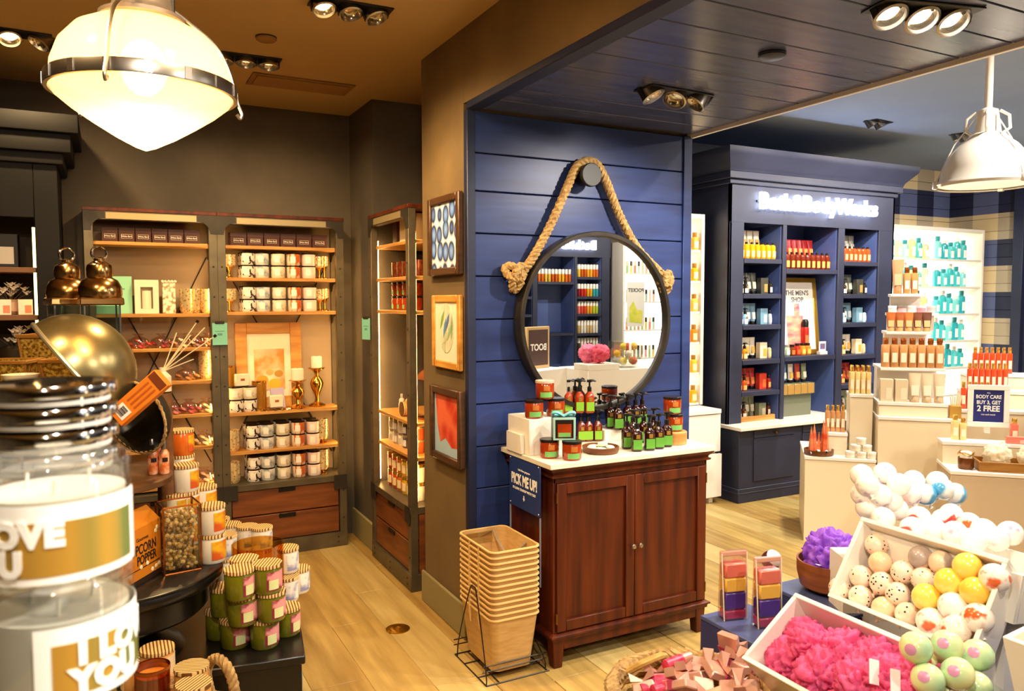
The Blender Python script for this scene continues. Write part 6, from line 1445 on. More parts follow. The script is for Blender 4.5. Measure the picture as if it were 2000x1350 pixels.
def candlestick(label, loc, h, r_):
    t = thing('candlestick', label, 'candlestick', loc)
    obj('stick', B().lathe([(.055, 0), (.058, .008), (.045, .018), (.018, .03), (.012, .06), (.016, h*.3), (.022, h*.36), (.040, h*.5), (.045, h*.6), (.036, h*.7), (.014, h*.8), (.014, h*.86), (.03, h*.93), (.05, h*.97), (.052, h), (.001, h)], 24).mesh(), GOLD, t)
    obj('drip_tray', B().lathe([(.056, h-.004), (.062, h), (.056, h+.003)], 8).mesh(smooth=False), GOLD, t)
    obj('candle', B().lathe([(r_, h+.001), (r_, h+.075), (r_*.9, h+.08), (.001, h+.078)], 18).mesh(), WAX, t); obj('wick', B().tube([(0, 0, h+.078), (.002, 0, h+.09)], .001, 5).mesh(), BLACKM, t)
candlestick('shorter gold candlestick with pillar candle', (1.135, 5.33, zc), .19, .042); candlestick('taller gold candlestick with pillar candle', (1.275, 5.37, zc), .265, .036)

# ---- niche unit: local x runs towards the viewer (world -Y), local y into the niche (world +X)
def nu(u, v, z): return (1.525+v, 4.945-u, z)
for i, (u, w, h, c) in enumerate(((.20, .08, .155, '#4a2a20'), (.34, .10, .165, '#e8d8b0'), (.47, .06, .16, '#cbb48a'), (.555, .06, .165, '#b89a6a'))):
    carton_product('%s carton on top of the niche shelves' % ('brown', 'tall cream', 'beige', 'tan')[i], nu(u, .17, 2.0465), -pi/2, c, c, w, .12, h, 'cartons on the niche top shelf')
t = thing('canister', 'orange domed canister on the niche top shelf', 'canister', nu(.67, .22, 2.0465)); obj('body', B().lathe([(.058, 0), (.06, .004), (.06, .12), (.05, .155), (.001, .165)], 24).mesh(), plain('#c8502c', .35), t); obj('base_ring', B().lathe([(.062, 0), (.062, .012)], 24).mesh(), plain('#8a3a1c', .4), t)
for i in range(5): votive('brown jar with ruffled top on the second niche shelf, %s' % ORD[i], nu(.15+.10*i, .14, 1.8375), .036, .10, mt=mat('smoky brown glass', '#4a1e10', .15, .2, '#7a3a1c', 30), group='brown jars on the second niche shelf')
for i in range(4):
    for lv in range(2): amber_jar('%s amber jar on the third niche shelf, %s' % (('lower', 'upper')[lv], ORD[i]), nu(.18+.10*i, .14, 1.6355+lv*.0885), -pi/2-.3, r=.045).__setitem__('group', 'amber jars on the third niche shelf')
t = pump_product('purple pump bottle at the open end of the niche shelf', nu(.655, .22, 1.6355), -pi/2, '#4a2aa0', '#f2ece2', '#efe6f4', .19, .035)
t = thing('lantern', 'copper house-shaped lantern in the niche', 'lantern', nu(.60, .20, .9845), .2)
for x in (-.07, .064):
    for y in (-.07, .064): obj('post', B().box(x, x+.006, y, y+.006, .01, .24).mesh(), COPPER, t)
obj('base', B().box(-.08, .08, -.08, .08, 0, .012).mesh('base', .002), COPPER, t); obj('roof', B().hexa([(-.085, -.085, .24), (.085, -.085, .24), (.085, .085, .24), (-.085, .085, .24)], [(-.02, -.02, .32), (.02, -.02, .32), (.02, .02, .32), (-.02, .02, .32)]).mesh(), COPPER, t)
obj('ring_handle', B().tube([(.03*cos(a*pi/8), 0, .345+.03*sin(a*pi/8)) for a in range(16)], .003, 6, closed=True).mesh(), COPPER, t); obj('candle', B().lathe([(.03, .013), (.03, .13), (.001, .135)], 16).mesh(), WAX, t)
t = pump_product('amber soap pump bottle before the copper lantern', nu(.44, .12, .9845), -pi/2, '#c8802c', '#f4ece0', '#f0d8a0', .19, .032)
t = thing('candle_jar', 'candle tipped forward to show its slatted wooden lid', 'candle', nu(.42, .07, .9845+.045), (0, 0, 0)); obj('jar', B().lathe([(.042, 0), (.045, .004), (.045, .08)], 20).xf(Matrix.Rotation(-pi/2, 4, 'Y')).mesh(), plain('#c98a3c', .2), t, (.09, 0, 0)); obj('lid', B().lathe([(.045, .08), (.045, .095), (.001, .095)], 24).xf(Matrix.Rotation(-pi/2, 4, 'Y')).mesh(), LIDW, t, (.09, 0, 0))
t = bottle_product('slim clear bottle beside the tipped candle', nu(.27, .12, .9845), -pi/2, '#d8c8b0', '#b8b0a4', '#efe0c4', .12, .018)
NC = [('white', '#e8dcc8', '#b8a890'), ('grey', '#a89c8c', '#d8d0c0'), ('white', '#efe6d4', '#c8bca4'), ('slate', '#5c5c64', '#d8d4cc'), ('cream', '#ecdcb8', '#c88a48'), ('orange', '#c8602c', '#efe0c4')]
for i, (n_, c, l) in enumerate(NC):
    for lv in range(2):
        t = thing('spice_jar', 'small %s jar in %s layer on the fourth niche shelf, %s' % (n_, ('lower', 'upper')[lv], ORD[i]), 'jar', nu(.13+.088*i, .12, .7825+lv*.081), -pi/2, 'small jars on the fourth niche shelf'); parts(t, [('jar', M('spj', lambda: B().lathe([(.036, 0), (.038, .003), (.038, .066)], 16).mesh()), plain(c, .2)), ('lid', M('spl', lambda: B().lathe([(.038, .066), (.038, .079), (.035, .08)], 16).mesh()), plain('#b89a70', .35, metal=.4)), ('label', M('spb', lambda: B().arc(.0384, -2.3, -.8, .012, .05).mesh()), plain(l, .5))])
FC = [('red', '#b8301c'), ('red-orange', '#c84a1c'), ('orange', '#c86a1c'), ('yellow', '#d8a81c'), ('gold', '#d8b43c'), ('white', '#e8dcc4')]
for i, (n_, c) in enumerate(FC):
    for lv in range(2):
        t = thing('fruit_candle', '%s jar candle in %s layer above the niche drawers' % (n_, ('lower', 'upper')[lv]), 'candle', nu(.14+.09*i, .11, .4975+lv*.112), -pi/2, 'coloured jar candles above the niche drawers'); parts(t, [('jar', M('fcj', lambda: B().lathe([(.038, 0), (.041, .004), (.041, .09)], 18).mesh()), plain(c, .2, coat=.4)), ('lid', M('fcl', lambda: B().lathe([(.042, .09), (.042, .108), (.038, .111)], 18).mesh()), GOLDC), ('label', M('fcb', lambda: B().arc(.0414, -2.4, -.8, .02, .07).mesh()), plain('#e8cf9a', .5))])
for i, (u, z) in enumerate(((.69, .4975), (.69, .7825), (.69, .9845), (.69, 1.8375))): votive('bright white-gold votive at the open end of the niche, %s shelf' % ('lowest', 'fourth', 'middle', 'second')[i], nu(u, .2, z), .05, .13, .02, group='votives at the open end of the niche')

# ================================================================== IN THE CHARCOAL CABINET
carton_product('black gift carton with white label in the charcoal cabinet', (-.53, 5.22, 1.8805), 0, '#14110f', '#e8e0d4', .20, .12, .19)
def flowers(label, loc, pot, seed, n=16, sc=1.0):
    t = thing('flower_pot', label, 'flowers', loc); obj('pot', B().lathe([(.05*sc, 0), (.075*sc, .02*sc), (.085*sc, .07*sc), (.05*sc, .085*sc)], 20).mesh(), pot, t); r = random.Random(seed)
    me = M('petal', lambda: B().add([(0, 0, 0), (.012, -.01, .004), (.03, 0, .008), (.012, .01, .004), (.014, 0, -.002)], [(0, 1, 2, 3), (0, 4, 1), (1, 4, 2), (2, 4, 3), (3, 4, 0)]).mesh())
    for i in range(n):
        a = r.uniform(0, 6.28); rr = r.uniform(.0, .10)*sc; h = (.10+r.uniform(0, .07))*sc; f = obj('blossom', M('blo', lambda: B().ball((0, 0, 0), .009, 8).mesh()), plain('#f0e2cc', .6), t, (rr*cos(a), rr*sin(a), h))
        for k in range(5): obj('petal', me, plain(('#f4e8d8', '#efe0cc')[i % 2], .6), f, (0, 0, 0), (.3*sin(k), -.3, k*1.256))
        obj('stalk', B().tube([(0, 0, .06*sc), (rr*cos(a), rr*sin(a), h)], .0015, 4).mesh(), plain('#5a4a2c', .7), t)
flowers('white blossoms in a small pot on the charcoal cabinet shelf', (-.48, 5.16, 1.6205), plain('#d8b090', .4), 3)
for i in range(3): carton_product('small pink-white carton before the blossoms in the charcoal cabinet, %s' % ORD[i], (-.60+.10*i, 5.08, 1.6205), .1*i, '#e8d4c0', '#c87a5c', .07, .04, .085, 'cartons in the charcoal cabinet')
flowers('white blossom sprig in a bronze jar low in the charcoal cabinet', (-.45, 5.16, 1.3405), mat('aged bronze', '#4a4434', .35, .7), 9, 18, 1.25)

# ================================================================== ROUND TIERED TABLE AND WHAT STANDS ON IT
RTX, RTY = .004, 3.041
BLK = mat('black lacquer', '#0f0d0b', .28, 0, '#191512', 4)
rt_ = thing('round_table', 'round black table with thick moulded edge', 'table', (RTX, RTY, 0))
obj('top', B().lathe([(.30, .69), (.335, .695), (.352, .71), (.355, .725), (.350, .738), (.355, .742), (.355, .748), (.35, .751), (.001, .751)], 64).mesh(), BLK, rt_)
obj('skirt', B().lathe([(.29, .60), (.30, .61), (.30, .69)], 48).mesh(), BLK, rt_); obj('pedestal', B().lathe([(.22, .451), (.20, .48), (.12, .52), (.12, .60)], 32).mesh(), BLK, rt_)
lt = thing('display_table', 'low black square table under the green candles', 'table', (.585, 2.70, 0), radians(-9))
obj('top', B().box(-.60, 0, 0, 1.28, .42, .45).mesh('top', .004), BLK, lt); obj('base', B().box(-.59, -.012, .012, 1.27, 0, .42).mesh('base', .003), BLK, lt)
obj('label_strip', B().box(-.011, -.008, .06, .25, .30, .36).mesh(), plain('#d8d0c0', .5), lt)
tw = thing('tier_shelf', 'dark wood upper tier on the round black table', 'shelf tier', (-.03, 3.05, .751))
obj('board', B().lathe([(.222, .305), (.228, .309), (.228, .325), (.222, .329), (.001, .329)], 48).mesh(), mat('brown tier wood', '#4a2c14', .45, 0, '#63401f', 3, (6, 1, 1)), tw); obj('column', B().lathe([(.12, 0), (.12, .01), (.06, .03), (.06, .305)], 24).mesh(), BLK, tw)
TZ = 1.0805
CZ = 1.46
GLS = pane('lantern glass', '#e8f0f0', .14, .02); BRS = mat('antique brass dome', '#b08a56', .2, 1)
def dome_lantern(label, loc, s, rz):
    t = thing('lantern', label, 'lantern', loc, rz, sc=s)
    obj('base', B().box(-.07, .07, -.07, .07, 0, .02).mesh('base', .003), BRS, t)
    for x in (-.066, .060):
        for y in (-.066, .060): obj('post', B().box(x, x+.006, y, y+.006, .02, .20).mesh(), mat('silver lantern post', '#b8bcc0', .2, 1), t)
    for a in range(4): obj('glass_pane', B().box(-.059, .059, -.0655, -.0635, .022, .197).xf(Matrix.Rotation(a*pi/2, 4, 'Z')).mesh(), GLS, t)
    obj('eave', B().lathe([(.108, .20), (.112, .205), (.11, .227), (.104, .231)], 4).xf(Matrix.Rotation(pi/4, 4, 'Z')).mesh('eave', .003, smooth=False), BRS, t)
    obj('dome', B().lathe([(.078, .229), (.082, .245), (.080, .272), (.066, .30), (.046, .312), (.048, .318), (.05, .345), (.045, .362), (.028, .374), (.02, .379), (.02, .388), (.008, .394)], 32).mesh(), BRS, t)
    obj('ring_handle', B().tube([(.028*cos(k*pi/9), 0, .41+.028*sin(k*pi/9)) for k in range(18)], .0045, 8, closed=True).mesh(), CHROME, t); obj('candle', B().lathe([(.028, .021), (.028, .12), (.001, .124)], 18).mesh(), WAX, t)
p = atD(200, 700, 3.46); dome_lantern('brass-domed glass lantern in front of the green card', (p.x, p.y, CZ+.0005), 1.09, .1)
p2_ = atD(137, 700, 3.58); dome_lantern('brass-domed glass lantern, the farther of the pair', (p2_.x, p2_.y, CZ+.0005), 1.09, .25)
pm2 = (p+p2_)/2; lb_ = thing('pedestal', 'brown wooden pedestal under the two lanterns', 'pedestal', (pm2.x, pm2.y, 0), atan2(p.y-p2_.y, p.x-p2_.x))
CRT = mat('crate wood', '#5c3818', .6, 0, '#7a4e24', 3, (1, 1, 8))
obj('column', B().box(-.15, .15, -.08, .08, 0, CZ-.02).mesh('column', .003), CRT, lb_); obj('top_board', B().box(-.16, .16, -.09, .09, CZ-.02, CZ).mesh('top_board', .003), CRT, lb_)
# metal bowls
TIN = mat('aged tin', '#8a7d56', .3, .85, '#a59768', 7, bump=.1); TIND = mat('shadow toned tin', '#2c2820', .35, .6, '#4a4234', 9)  # darker tin puts the second bowl's shadow into its colour
def spun_bowl(name, label, c, axis, R_, depth, mt_in, rim, mt_rim, rope=False):
    t = thing(name, label, 'bowl', c); qd = Vector(axis).normalized().to_track_quat('Z', 'Y'); t.rotation_mode = 'QUATERNION'; t.rotation_quaternion = qd
    pr = [(R_*sin(pi/2*(1-k/10)), -depth*(1-cos(pi/2*(k/10)))-depth*.0 if False else -depth*sin(pi/2*k/10)) for k in range(11)]
    pr = [(max(r_, .0008), z) for r_, z in pr]
    obj('shell', B().lathe(pr+[(max(r_-.004, .0006), z+.004) for r_, z in reversed(pr)], 48, cap=False).mesh(), mt_in, t)
    if rope: obj('rope_edge', rope_mesh([Vector((R_*cos(2*pi*k/40), R_*sin(2*pi*k/40), 0)) for k in range(41)], .007, 2, .05, 5), ROPE, t)
    else: obj('rim', B().tube([(R_*cos(2*pi*k/48), R_*sin(2*pi*k/48), 0) for k in range(48)], rim, 8, closed=True).mesh(), mt_rim, t)
    return t
c1 = atD(147, 724, 2.62)
vd1 = ray(147, 724); rl1 = vd1.cross(Vector((0, 0, 1))).normalized(); ul1 = rl1.cross(vd1)
spun_bowl('metal_bowl', 'large aged tin bowl tipped on its edge, opening downwards', c1, -rl1*.805-ul1*.594+vd1*.03, .195, .185, TIN, .008, mat('pale tin rim', '#cfc4a4', .3, .8))
c2 = atD(262, 815, 2.70)
spun_bowl('metal_bowl', 'dark bowl edged with rope below the tin bowl', c2, -FWD*.80+RGT*.15-UPV*.25-RGT*.45, .135, .10, TIND, .005, TIND, True)
hp = thing('bowl_stand', 'dark iron stand that holds the tipped tin bowls', 'stand', (-.03, 2.98, TZ))
obj('rod', B().tube([(0, 0, 0), (.0, .0, .20), (.02, -.02, .34)], .008, 8).mesh(), BLACKM, hp); obj('foot', B().lathe([(.06, 0), (.06, .008), (.01, .014)], 20).mesh(), BLACKM, hp)
ob = thing('scoop_carton', 'orange carton with barcode hanging across the dark bowl', 'carton', atD(274, 777, 2.52)); qq = Matrix((RGT, -FWD, UPV)).transposed()
ob.rotation_mode = 'QUATERNION'; ob.rotation_quaternion = (Matrix((RGT, FWD, UPV)).transposed().to_4x4() @ Matrix.Rotation(-.72, 4, 'Y')).to_quaternion()
obj('carton', B().box(-.10, .10, -.018, .018, -.034, .034).mesh('carton', .002), mat('orange carton', '#d8781c', .5), ob); obj('barcode_label', B().box(-.085, -.045, -.0195, -.018, -.022, .022).mesh(), plain('#ece8e8', .5), ob)
for k in range(9): obj('bar', B().box(-.080+k*.0034, -.0785+k*.0034+.0006*(k % 3), -.0202, -.0195, -.012, .012).mesh(), plain('#2a2426', .5), ob)
obj('print', B().box(-.03, .06, -.0195, -.018, -.02, -.014).box(-.03, .06, -.0195, -.018, -.004, .002).box(-.03, .06, -.0195, -.018, .012, .018).mesh(), plain('#a8541a', .5), ob); obj('end_print', B().box(.07, .098, -.0195, -.018, -.03, .03).mesh(), plain('#6a3010', .5), ob)
# reeds
DZ = 1.40; rp = atD(318, 728, 2.95); rd = thing('reed_diffuser', 'reed diffuser with fanned reeds beside the tipped bowl', 'diffuser', (rp.x, rp.y, DZ))
obj('bottle', B().lathe([(.02, -.05), (.03, -.045), (.03, .01), (.012, .03), (.012, .045)], 18).mesh(), plain('#d8c8a8', .1), rd)
for k, (px, py) in enumerate(((384, 630), (372, 655), (418, 658), (345, 650), (378, 702), (400, 640))):
    e = atD(px, py, 2.95)-Vector((rp.x, rp.y, DZ)); obj('reed', B().tube([(0, 0, .03), e], .0022, 5).mesh(), plain('#e2cfa0', .6), rd)
    if k in (0, 2): obj('reed_tip', B().tube([e, e*1.04], .006, 6).mesh(), BLACKM, rd)
rr = thing('riser', 'slim brown post under the reed diffuser', 'riser', (rp.x, rp.y, .7515)); obj('post', B().lathe([(.03, 0), (.03, DZ-.051-.7515)], 16).mesh(), mat('crate wood', '#5c3818'), rr)
# orange bottles on the tier
ORP = mat('peach patterned bottle', '#e0702c', .25, 0, '#f4b48a', 45, lo=.4, hi=.6)
for k, (px, py) in enumerate(((299, 926), (312, 921), (321, 925))):
    t = thing('mist_bottle', 'peach patterned spray bottle with silver cap, %s of the three' % ('leftmost', 'rearmost', 'rightmost')[k], 'bottle', on(px, py, TZ+.0005), 0, 'peach bottles on the upper tier')
    parts(t, [('body', M('opb', lambda: B().lathe([(.016, 0), (.0175, .003), (.0175, .075), (.012, .084), (.009, .088)], 16).mesh()), ORP), ('cap', M('opc', lambda: B().lathe([(.009, .088), (.0095, .09), (.0095, .126), (.008, .128)], 14).mesh()), STEEL), ('label', M('opl', lambda: B().arc(.0178, -1.9, -.9, .045, .06).mesh()), plain('#201814', .4))])
# wood-lidded candles
def wood_candle(label, loc, rz, col, lab1, lab2=None, group=None, r=.05, h=.104, rough=.2):
    t = thing('lidded_candle', label, 'candle', loc, rz, group)
    P_ = [('jar', M(('wc', r, h), lambda: B().lathe([(r*.92, 0), (r, .006), (r, h*.86), (r*.97, h*.88)], 28).mesh()), col), ('lid', M(('wl', r, h), lambda: B().lathe([(r*1.0, h*.875), (r*1.05, h*.885), (r*1.05, h*.985), (r*1.03, h), (.001, h)], 32).mesh()), LIDW),
          ('label', M(('wb', r, h), lambda: B().arc(r+.0004, -1.35, .15, h*.14, h*.78, 12).mesh()), lab1)]
    if lab2: P_.append(('label_print', M(('wb2', r, h), lambda: B().arc(r+.0014, -1.2, -.5, h*.18, h*.5, 8).mesh()), lab2))
    return parts(t, P_)
OLIVE = mat('olive green wax', '#6b6a10', .18, coat=.6); FIGP = mat('pink fig label', '#e89a98', .4, 0, '#8a2440', 26, lo=.45, hi=.6); FIGG = plain('#d8e0a0', .45)
GG = 'green candles on the low black table'
Z0 = .4505; hh = .1045
for k, (px, py, lv, w_) in enumerate(((459, 1268, 0, 'bottom layer front left'), (517, 1268, 0, 'bottom layer front right'), (430, 1250, 0, 'bottom layer far left'), (560, 1244, 0, 'bottom layer far right'), (474, 1224, 1, 'middle layer front left'), (530, 1216, 1, 'middle layer front right'), (440, 1206, 1, 'middle layer far left'),
                              (468, 1174, 2, 'top layer front left'), (523, 1162, 2, 'top layer front right'), (478, 1152, 2, 'top layer rear'), (500, 1245, 0, 'bottom layer rear'), (490, 1200, 1, 'middle layer rear'))):
    wood_candle('olive green candle with slatted lid, %s of the pyramid' % w_, on(px, py-8, Z0+lv*hh), -.45+.12*(k % 4), OLIVE, FIGP, FIGG, GG)
hv = thing('hurricane_vase', 'wide amber glass hurricane vase behind the green candles', 'vase', atD(505, 1150, 3.02)); hv.location = (hv.location.x, hv.location.y, Z0)
obj('glass', B().lathe([(.085, 0), (.095, .006), (.096, .31), (.0915, .31), (.0905, .012), (.001, .01)], 40).mesh(), pane('golden tinted glass', '#f2cf86', .14, .03), hv); obj('filling', B().lathe([(.086, .013), (.086, .22), (.001, .225)], 24).mesh(), mat('golden filling', '#c9952c', .45, 0, '#e8bc58', 30), hv)
WPL = mat('white and lilac label', '#f0e8dc', .4, 0, '#8a8cb0', 16, lo=.5, hi=.62); WHX = mat('white candle glass', '#e2d6c0', .2, coat=.5)
for k, (px, py, lv, w_) in enumerate(((441, 1043, 1, 'upper one at the left'), (441, 1043, 0, 'lower one at the left'), (428, 1012, 1, 'rear one beside the table edge'), (450, 1022, 1, 'second in the rear row'), (483, 1026, 1, 'third in the rear row'), (511, 1028, 1, 'fourth in the rear row'), (560, 1068, 1, 'cream one right of the vase'), (582, 1108, 0, 'farthest one right of the vase'), (560, 1124, 0, 'nearest one right of the vase'))):
    q = atZ(px, py, Z0+2*hh if lv else (Z0+hh if k != 1 else Z0+2*hh)); wood_candle('white candle with slatted lid, %s' % w_, (q.x, q.y, Z0+(hh if lv else 0)), -.7+.15*(k % 4), WHX, WPL, None, 'white candles behind the amber vase', .047)
for k, (px, py) in enumerate(((428, 1012), (450, 1022), (483, 1026), (511, 1028), (560, 1068))):
    q = atZ(px, py, Z0+2*hh); wood_candle('white candle at the bottom of the rear row, %s' % nth(k, 5), (q.x, q.y, Z0), .4*k, WHX, WPL, None, 'white candles behind the amber vase', .047)
YLB = mat('yellow fruit label', '#e0b020', .4, 0, '#c8541c', 14, lo=.45, hi=.6); ORJ = mat('orange jar glass', '#c8601c', .15, coat=.5)
RZ = .7515
for s_, (px, py, n, top) in enumerate(((362, 906, 3, 0), (354, 838, 4, 1), (398, 948, 2, 0), (342, 962, 2, 0), (412, 985, 2, 0))):
    q = atZ(px, py, RZ+n*hh)
    for lv in range(n):
        wood_candle('%s candle with slatted lid, %s of its stack, stack %s' % ('orange' if top and lv == n-1 else 'white and yellow', ('lowest', 'second', 'third', 'fourth')[lv], ('in the middle', 'at the rear', 'by the shelf post', 'behind the glass box', 'at the table edge')[s_]), (q.x, q.y, RZ+lv*hh), -.35+.2*lv, ORJ if (top and lv == n-1) else WHX, YLB, None, 'yellow-labelled candles on the round table', .047)
# popcorn box and glass box of beads
a_ = atZ(316, 1116, RZ); b__ = atZ(242, 1161, RZ); dv = (a_-b__); L_ = dv.length; ang = atan2(dv.y, dv.x)
pb = thing('popcorn_box', 'orange popcorn popper carton with open flaps on the round table', 'box', b__, ang)
PH = .19; W4 = L_+.03
POP = mat('orange popcorn card', '#d07a16', .5); PBK = plain('#2c1a10', .5)
obj('carton', B().box(-.03, L_, 0, .14, 0, PH).mesh('carton', .002), POP, pb)
obj('flap', B().hexa([(-.03, .0, PH), (L_, 0, PH), (L_, .004, PH), (-.03, .004, PH)], [(-.03, .05, PH+.045), (L_, .05, PH+.045), (L_, .054, PH+.045), (-.03, .054, PH+.045)]).mesh(), POP, pb)
obj('flap', B().box(-.03, L_, .13, .14, PH, PH+.05).mesh(), POP, pb)
obj('lettering', text_mesh('POPCORN', .047, .0005, .0008), PBK, pb, (L_*.48, -.0008, .115), FRONT, (.74, 1, 1)); obj('lettering', text_mesh('POPPER', .043, .0005, .0008), PBK, pb, (L_*.60, -.0008, .078), FRONT, (.74, 1, 1)); obj('lettering', text_mesh('Gourmet', .018, .0004, 0), PBK, pb, (L_*.5, -.0008, .150), FRONT)
obj('stripe', B().box(-.03, L_, -.001, 0, 0, .018).mesh(), PBK, pb); obj('line', B().box(-.01, L_-.01, -.001, 0, .050, .053).mesh(), PBK, pb)
for k, (x, z) in enumerate(((.86, .155), (.9, .165), (.45, .055), (.62, .058), (.85, .032), (.75, .028), (.93, .036))): obj('popcorn_print', B().lathe([(.008, 0), (.006, .002)], 8).xf(Rx).mesh(), plain('#f4e2b8', .5), pb, (L_*x, 0, z))
t = thing('price_card', 'pale teal slip lying on the popcorn box', 'card', (a_.x-.07, a_.y-.02, RZ+PH+.0035), .6); obj('card', B().box(-.035, .035, -.02, .02, 0, .001).mesh(), plain('#a8d0c4', .5), t)
g_ = atZ(322, 1126, RZ); h_ = atZ(394, 1112, RZ); dv = h_-g_; gl_ = dv.length
gt = thing('glass_bead_box', 'brass-edged glass box heaped with gold beads', 'box', g_, atan2(dv.y, dv.x))
GH = .235
for x in (0, gl_):
    for y in (0, .12): obj('edge_bar', B().tube([(x, y, 0), (x, y, GH)], .0035, 6).mesh(), COPPER, gt)
for z in (.002, GH):
    for (x0, y0, x1, y1) in ((0, 0, gl_, 0), (0, .12, gl_, .12), (0, 0, 0, .12), (gl_, 0, gl_, .12)): obj('edge_bar', B().tube([(x0, y0, z), (x1, y1, z)], .0035, 6).mesh(), COPPER, gt)
for (x0, x1, y0, y1) in ((.002, gl_-.002, 0, .001), (.002, gl_-.002, .119, .12), (0, .001, .002, .118), (gl_-.001, gl_, .002, .118)): obj('glass_pane', B().box(x0, x1, y0, y1, .004, GH-.004).mesh(), pane('thin box glass', '#f6f4ea', .05, .02), gt)
bd_ = B(); rg = random.Random(2); dod = B().ball((0, 0, 0), 1, 8)
for k in range(420):
    c = (rg.uniform(.012, gl_-.012), rg.uniform(.012, .108), rg.uniform(.012, .205)); s = rg.uniform(.006, .0095)
    bd_.add([(c[0]+v[0]*s, c[1]+v[1]*s, c[2]+v[2]*s) for v in dod.v], dod.f)
beads = obj('beads', bd_.mesh(), mat('gold glass beads', '#b07c2c', .18, .35, '#f8e4b4', 60), None, g_, (0, 0, atan2(dv.y, dv.x)), label='heap of small gold beads inside the brass-edged glass box', cat='beads', kind='stuff')
# basket with rope handle and lidded candles in front
bk = atD(335, 1330, 2.42); BK = Vector((bk.x, bk.y, 0))
wb = thing('wicker_basket', 'rope-handled wicker basket of lidded candles before the low table', 'basket', BK)
for i in range(14): obj('weave_ring', B().tube([((.15+.03*i/13)*cos(a*2*pi/36), (.15+.03*i/13)*sin(a*2*pi/36), .016+i*.0285+.003*((a % 2)*2-1)) for a in range(36)], .015, 6, closed=True).mesh(), WICK, wb)
obj('base', B().lathe([(.15, 0), (.15, .38), (.001, .385)], 28).mesh(), WICK, wb)
rdx = Vector((RGT.x, RGT.y, 0)).normalized()
hpth = [BK*0+rdx*.165+Vector((0, 0, .40)), rdx*.195+Vector((0, 0, .47)), rdx*.17+wd*.02+Vector((0, 0, .545)), rdx*.115+wd*.06+Vector((0, 0, .56)), rdx*.07+wd*.10+Vector((0, 0, .50)), rdx*.07+wd*.13+Vector((0, 0, .40))]
obj('rope_handle', rope_mesh(smooth_path(hpth, 12), .0165, 3, .06), ROPE, wb)
CRM = mat('cream orange candle glass', '#e0a860', .2, 0, '#d88a3c', 6, coat=.5)
for k, (px, py, z, op) in enumerate(((307, 1264, .60, 0), (374, 1300, .565, 0), (378, 1333, .555, 0), (268, 1285, .54, 0), (345, 1322, .52, 0))):
    q = atZ(px, py, z); wood_candle('amber candle with striped lid in the rope-handled basket, %s' % ('standing highest', 'beside the handle', 'nearest one', 'behind the big jars', 'lying low in the middle')[k], (q.x, q.y, z-.104), 1.2*k, CRM, plain('#e8cfa0', .4), None, 'candles in the rope-handled basket')
q = atZ(297, 1298, .59); oj = thing('open_jar', 'open amber glass jar candle in the rope-handled basket', 'candle', (q.x, q.y, .46)); obj('glass', B().lathe([(.045, 0), (.05, .006), (.05, .125), (.0465, .125), (.046, .008), (.001, .008)], 28).mesh(), pane('amber tinted glass', '#d99a3a'), oj); obj('wax', B().lathe([(.0455, .009), (.0455, .10), (.001, .10)], 24).mesh(), mat('orange wax', '#c8641c', .4, 0, '#d8842c', 8), oj); obj('rim', B().lathe([(.0505, .112), (.0515, .114), (.0515, .125), (.0505, .127)], 28, cap=False).mesh(), BRZ, oj)

# ================================================================== GOLD BUCKETS AND THE BIG WHITE CANDLES IN THE FOREGROUND
GLT = mat('gold glitter', '#7a5414', .4, .6, '#e0b850', 90, lo=.4, hi=.62, bump=.5)
fp = atD(88, 790, 3.26); FP = Vector((fp.x, fp.y, 0))
fpd = thing('pedestal', 'dark pedestal under the gold glitter buckets', 'pedestal', FP, -.48); obj('column', B().box(-.23, .20, -.31, .06, 0, 1.22).mesh('column', .004), BLK, fpd)
def bucket(label, px, py, d, s=1.0):
    c = atD(px, py, d); t = thing('glitter_bucket', label, 'bucket', (c.x, c.y, 1.2205), -.3, 'gold glitter buckets'); h = c.z-1.2205; a, b_ = .052*s, .083*s
    k_ = .006; q4 = lambda r, z: [(-r, -r, z), (r, -r, z), (r, r, z), (-r, r, z)]
    obj('body', B().add(q4(a, 0)+q4(b_, h)+q4(b_-k_, h)+q4(a-k_, k_), [(3, 2, 1, 0)]+[(j*4+i, j*4+(i+1) % 4, j*4+4+(i+1) % 4, j*4+4+i) for j in range(3) for i in range(4)]+[(12, 13, 14, 15)]).mesh(smooth=False), GLT, t)
    for k in range(4):
        obj('rim_bar', B().box(-b_-.006, b_+.006, -b_-.007, -b_+.003, h-.008, h+.006).xf(Matrix.Rotation(k*pi/2, 4, 'Z')).mesh('rim_bar', .002), mat('amber wood rim', '#8a5a1c', .4, 0, '#a8742c', 4), t)
        obj('corner_rib', B().tube([(a, -a, 0), (b_, -b_, h)], .005, 6).xf(Matrix.Rotation(k*pi/2, 4, 'Z')).mesh(), mat('amber wood rim', '#8a5a1c'), t)
bucket('gold glitter bucket standing behind the other two', 95, 655, 3.22, 1.0); bucket('gold glitter bucket at the picture edge', 22, 705, 3.02); bucket('gold glitter bucket nearest the tin bowl', 146, 702, 3.04, 1.1)
t = thing('shell_dish', 'small white dish on slim stand before the gold buckets', 'dish', atD(40, 738, 2.60)); obj('dish', B().lathe([(.006, -.03), (.04, -.02), (.056, .012), (.053, .012), (.038, -.014), (.001, -.02)], 20).mesh(), plain('#fff0cc', .3), t); obj('foot', B().lathe([(.05, -t.location.z), (.05, .01-t.location.z), (.008, .02-t.location.z), (.008, -.029)], 12).mesh(), plain('#efdcae', .4), t)
GLASS = pane('clear candle glass', '#f6f6f2', .17, .02); WAXW = mat('white wax', '#fbf8f2', .5, sub=.15)
FOIL = mat('brushed gold foil', '#d8a544', .3, .45, '#7a8a4a', 3, (9, 9, .1), lo=.44, hi=.62, detail=1)
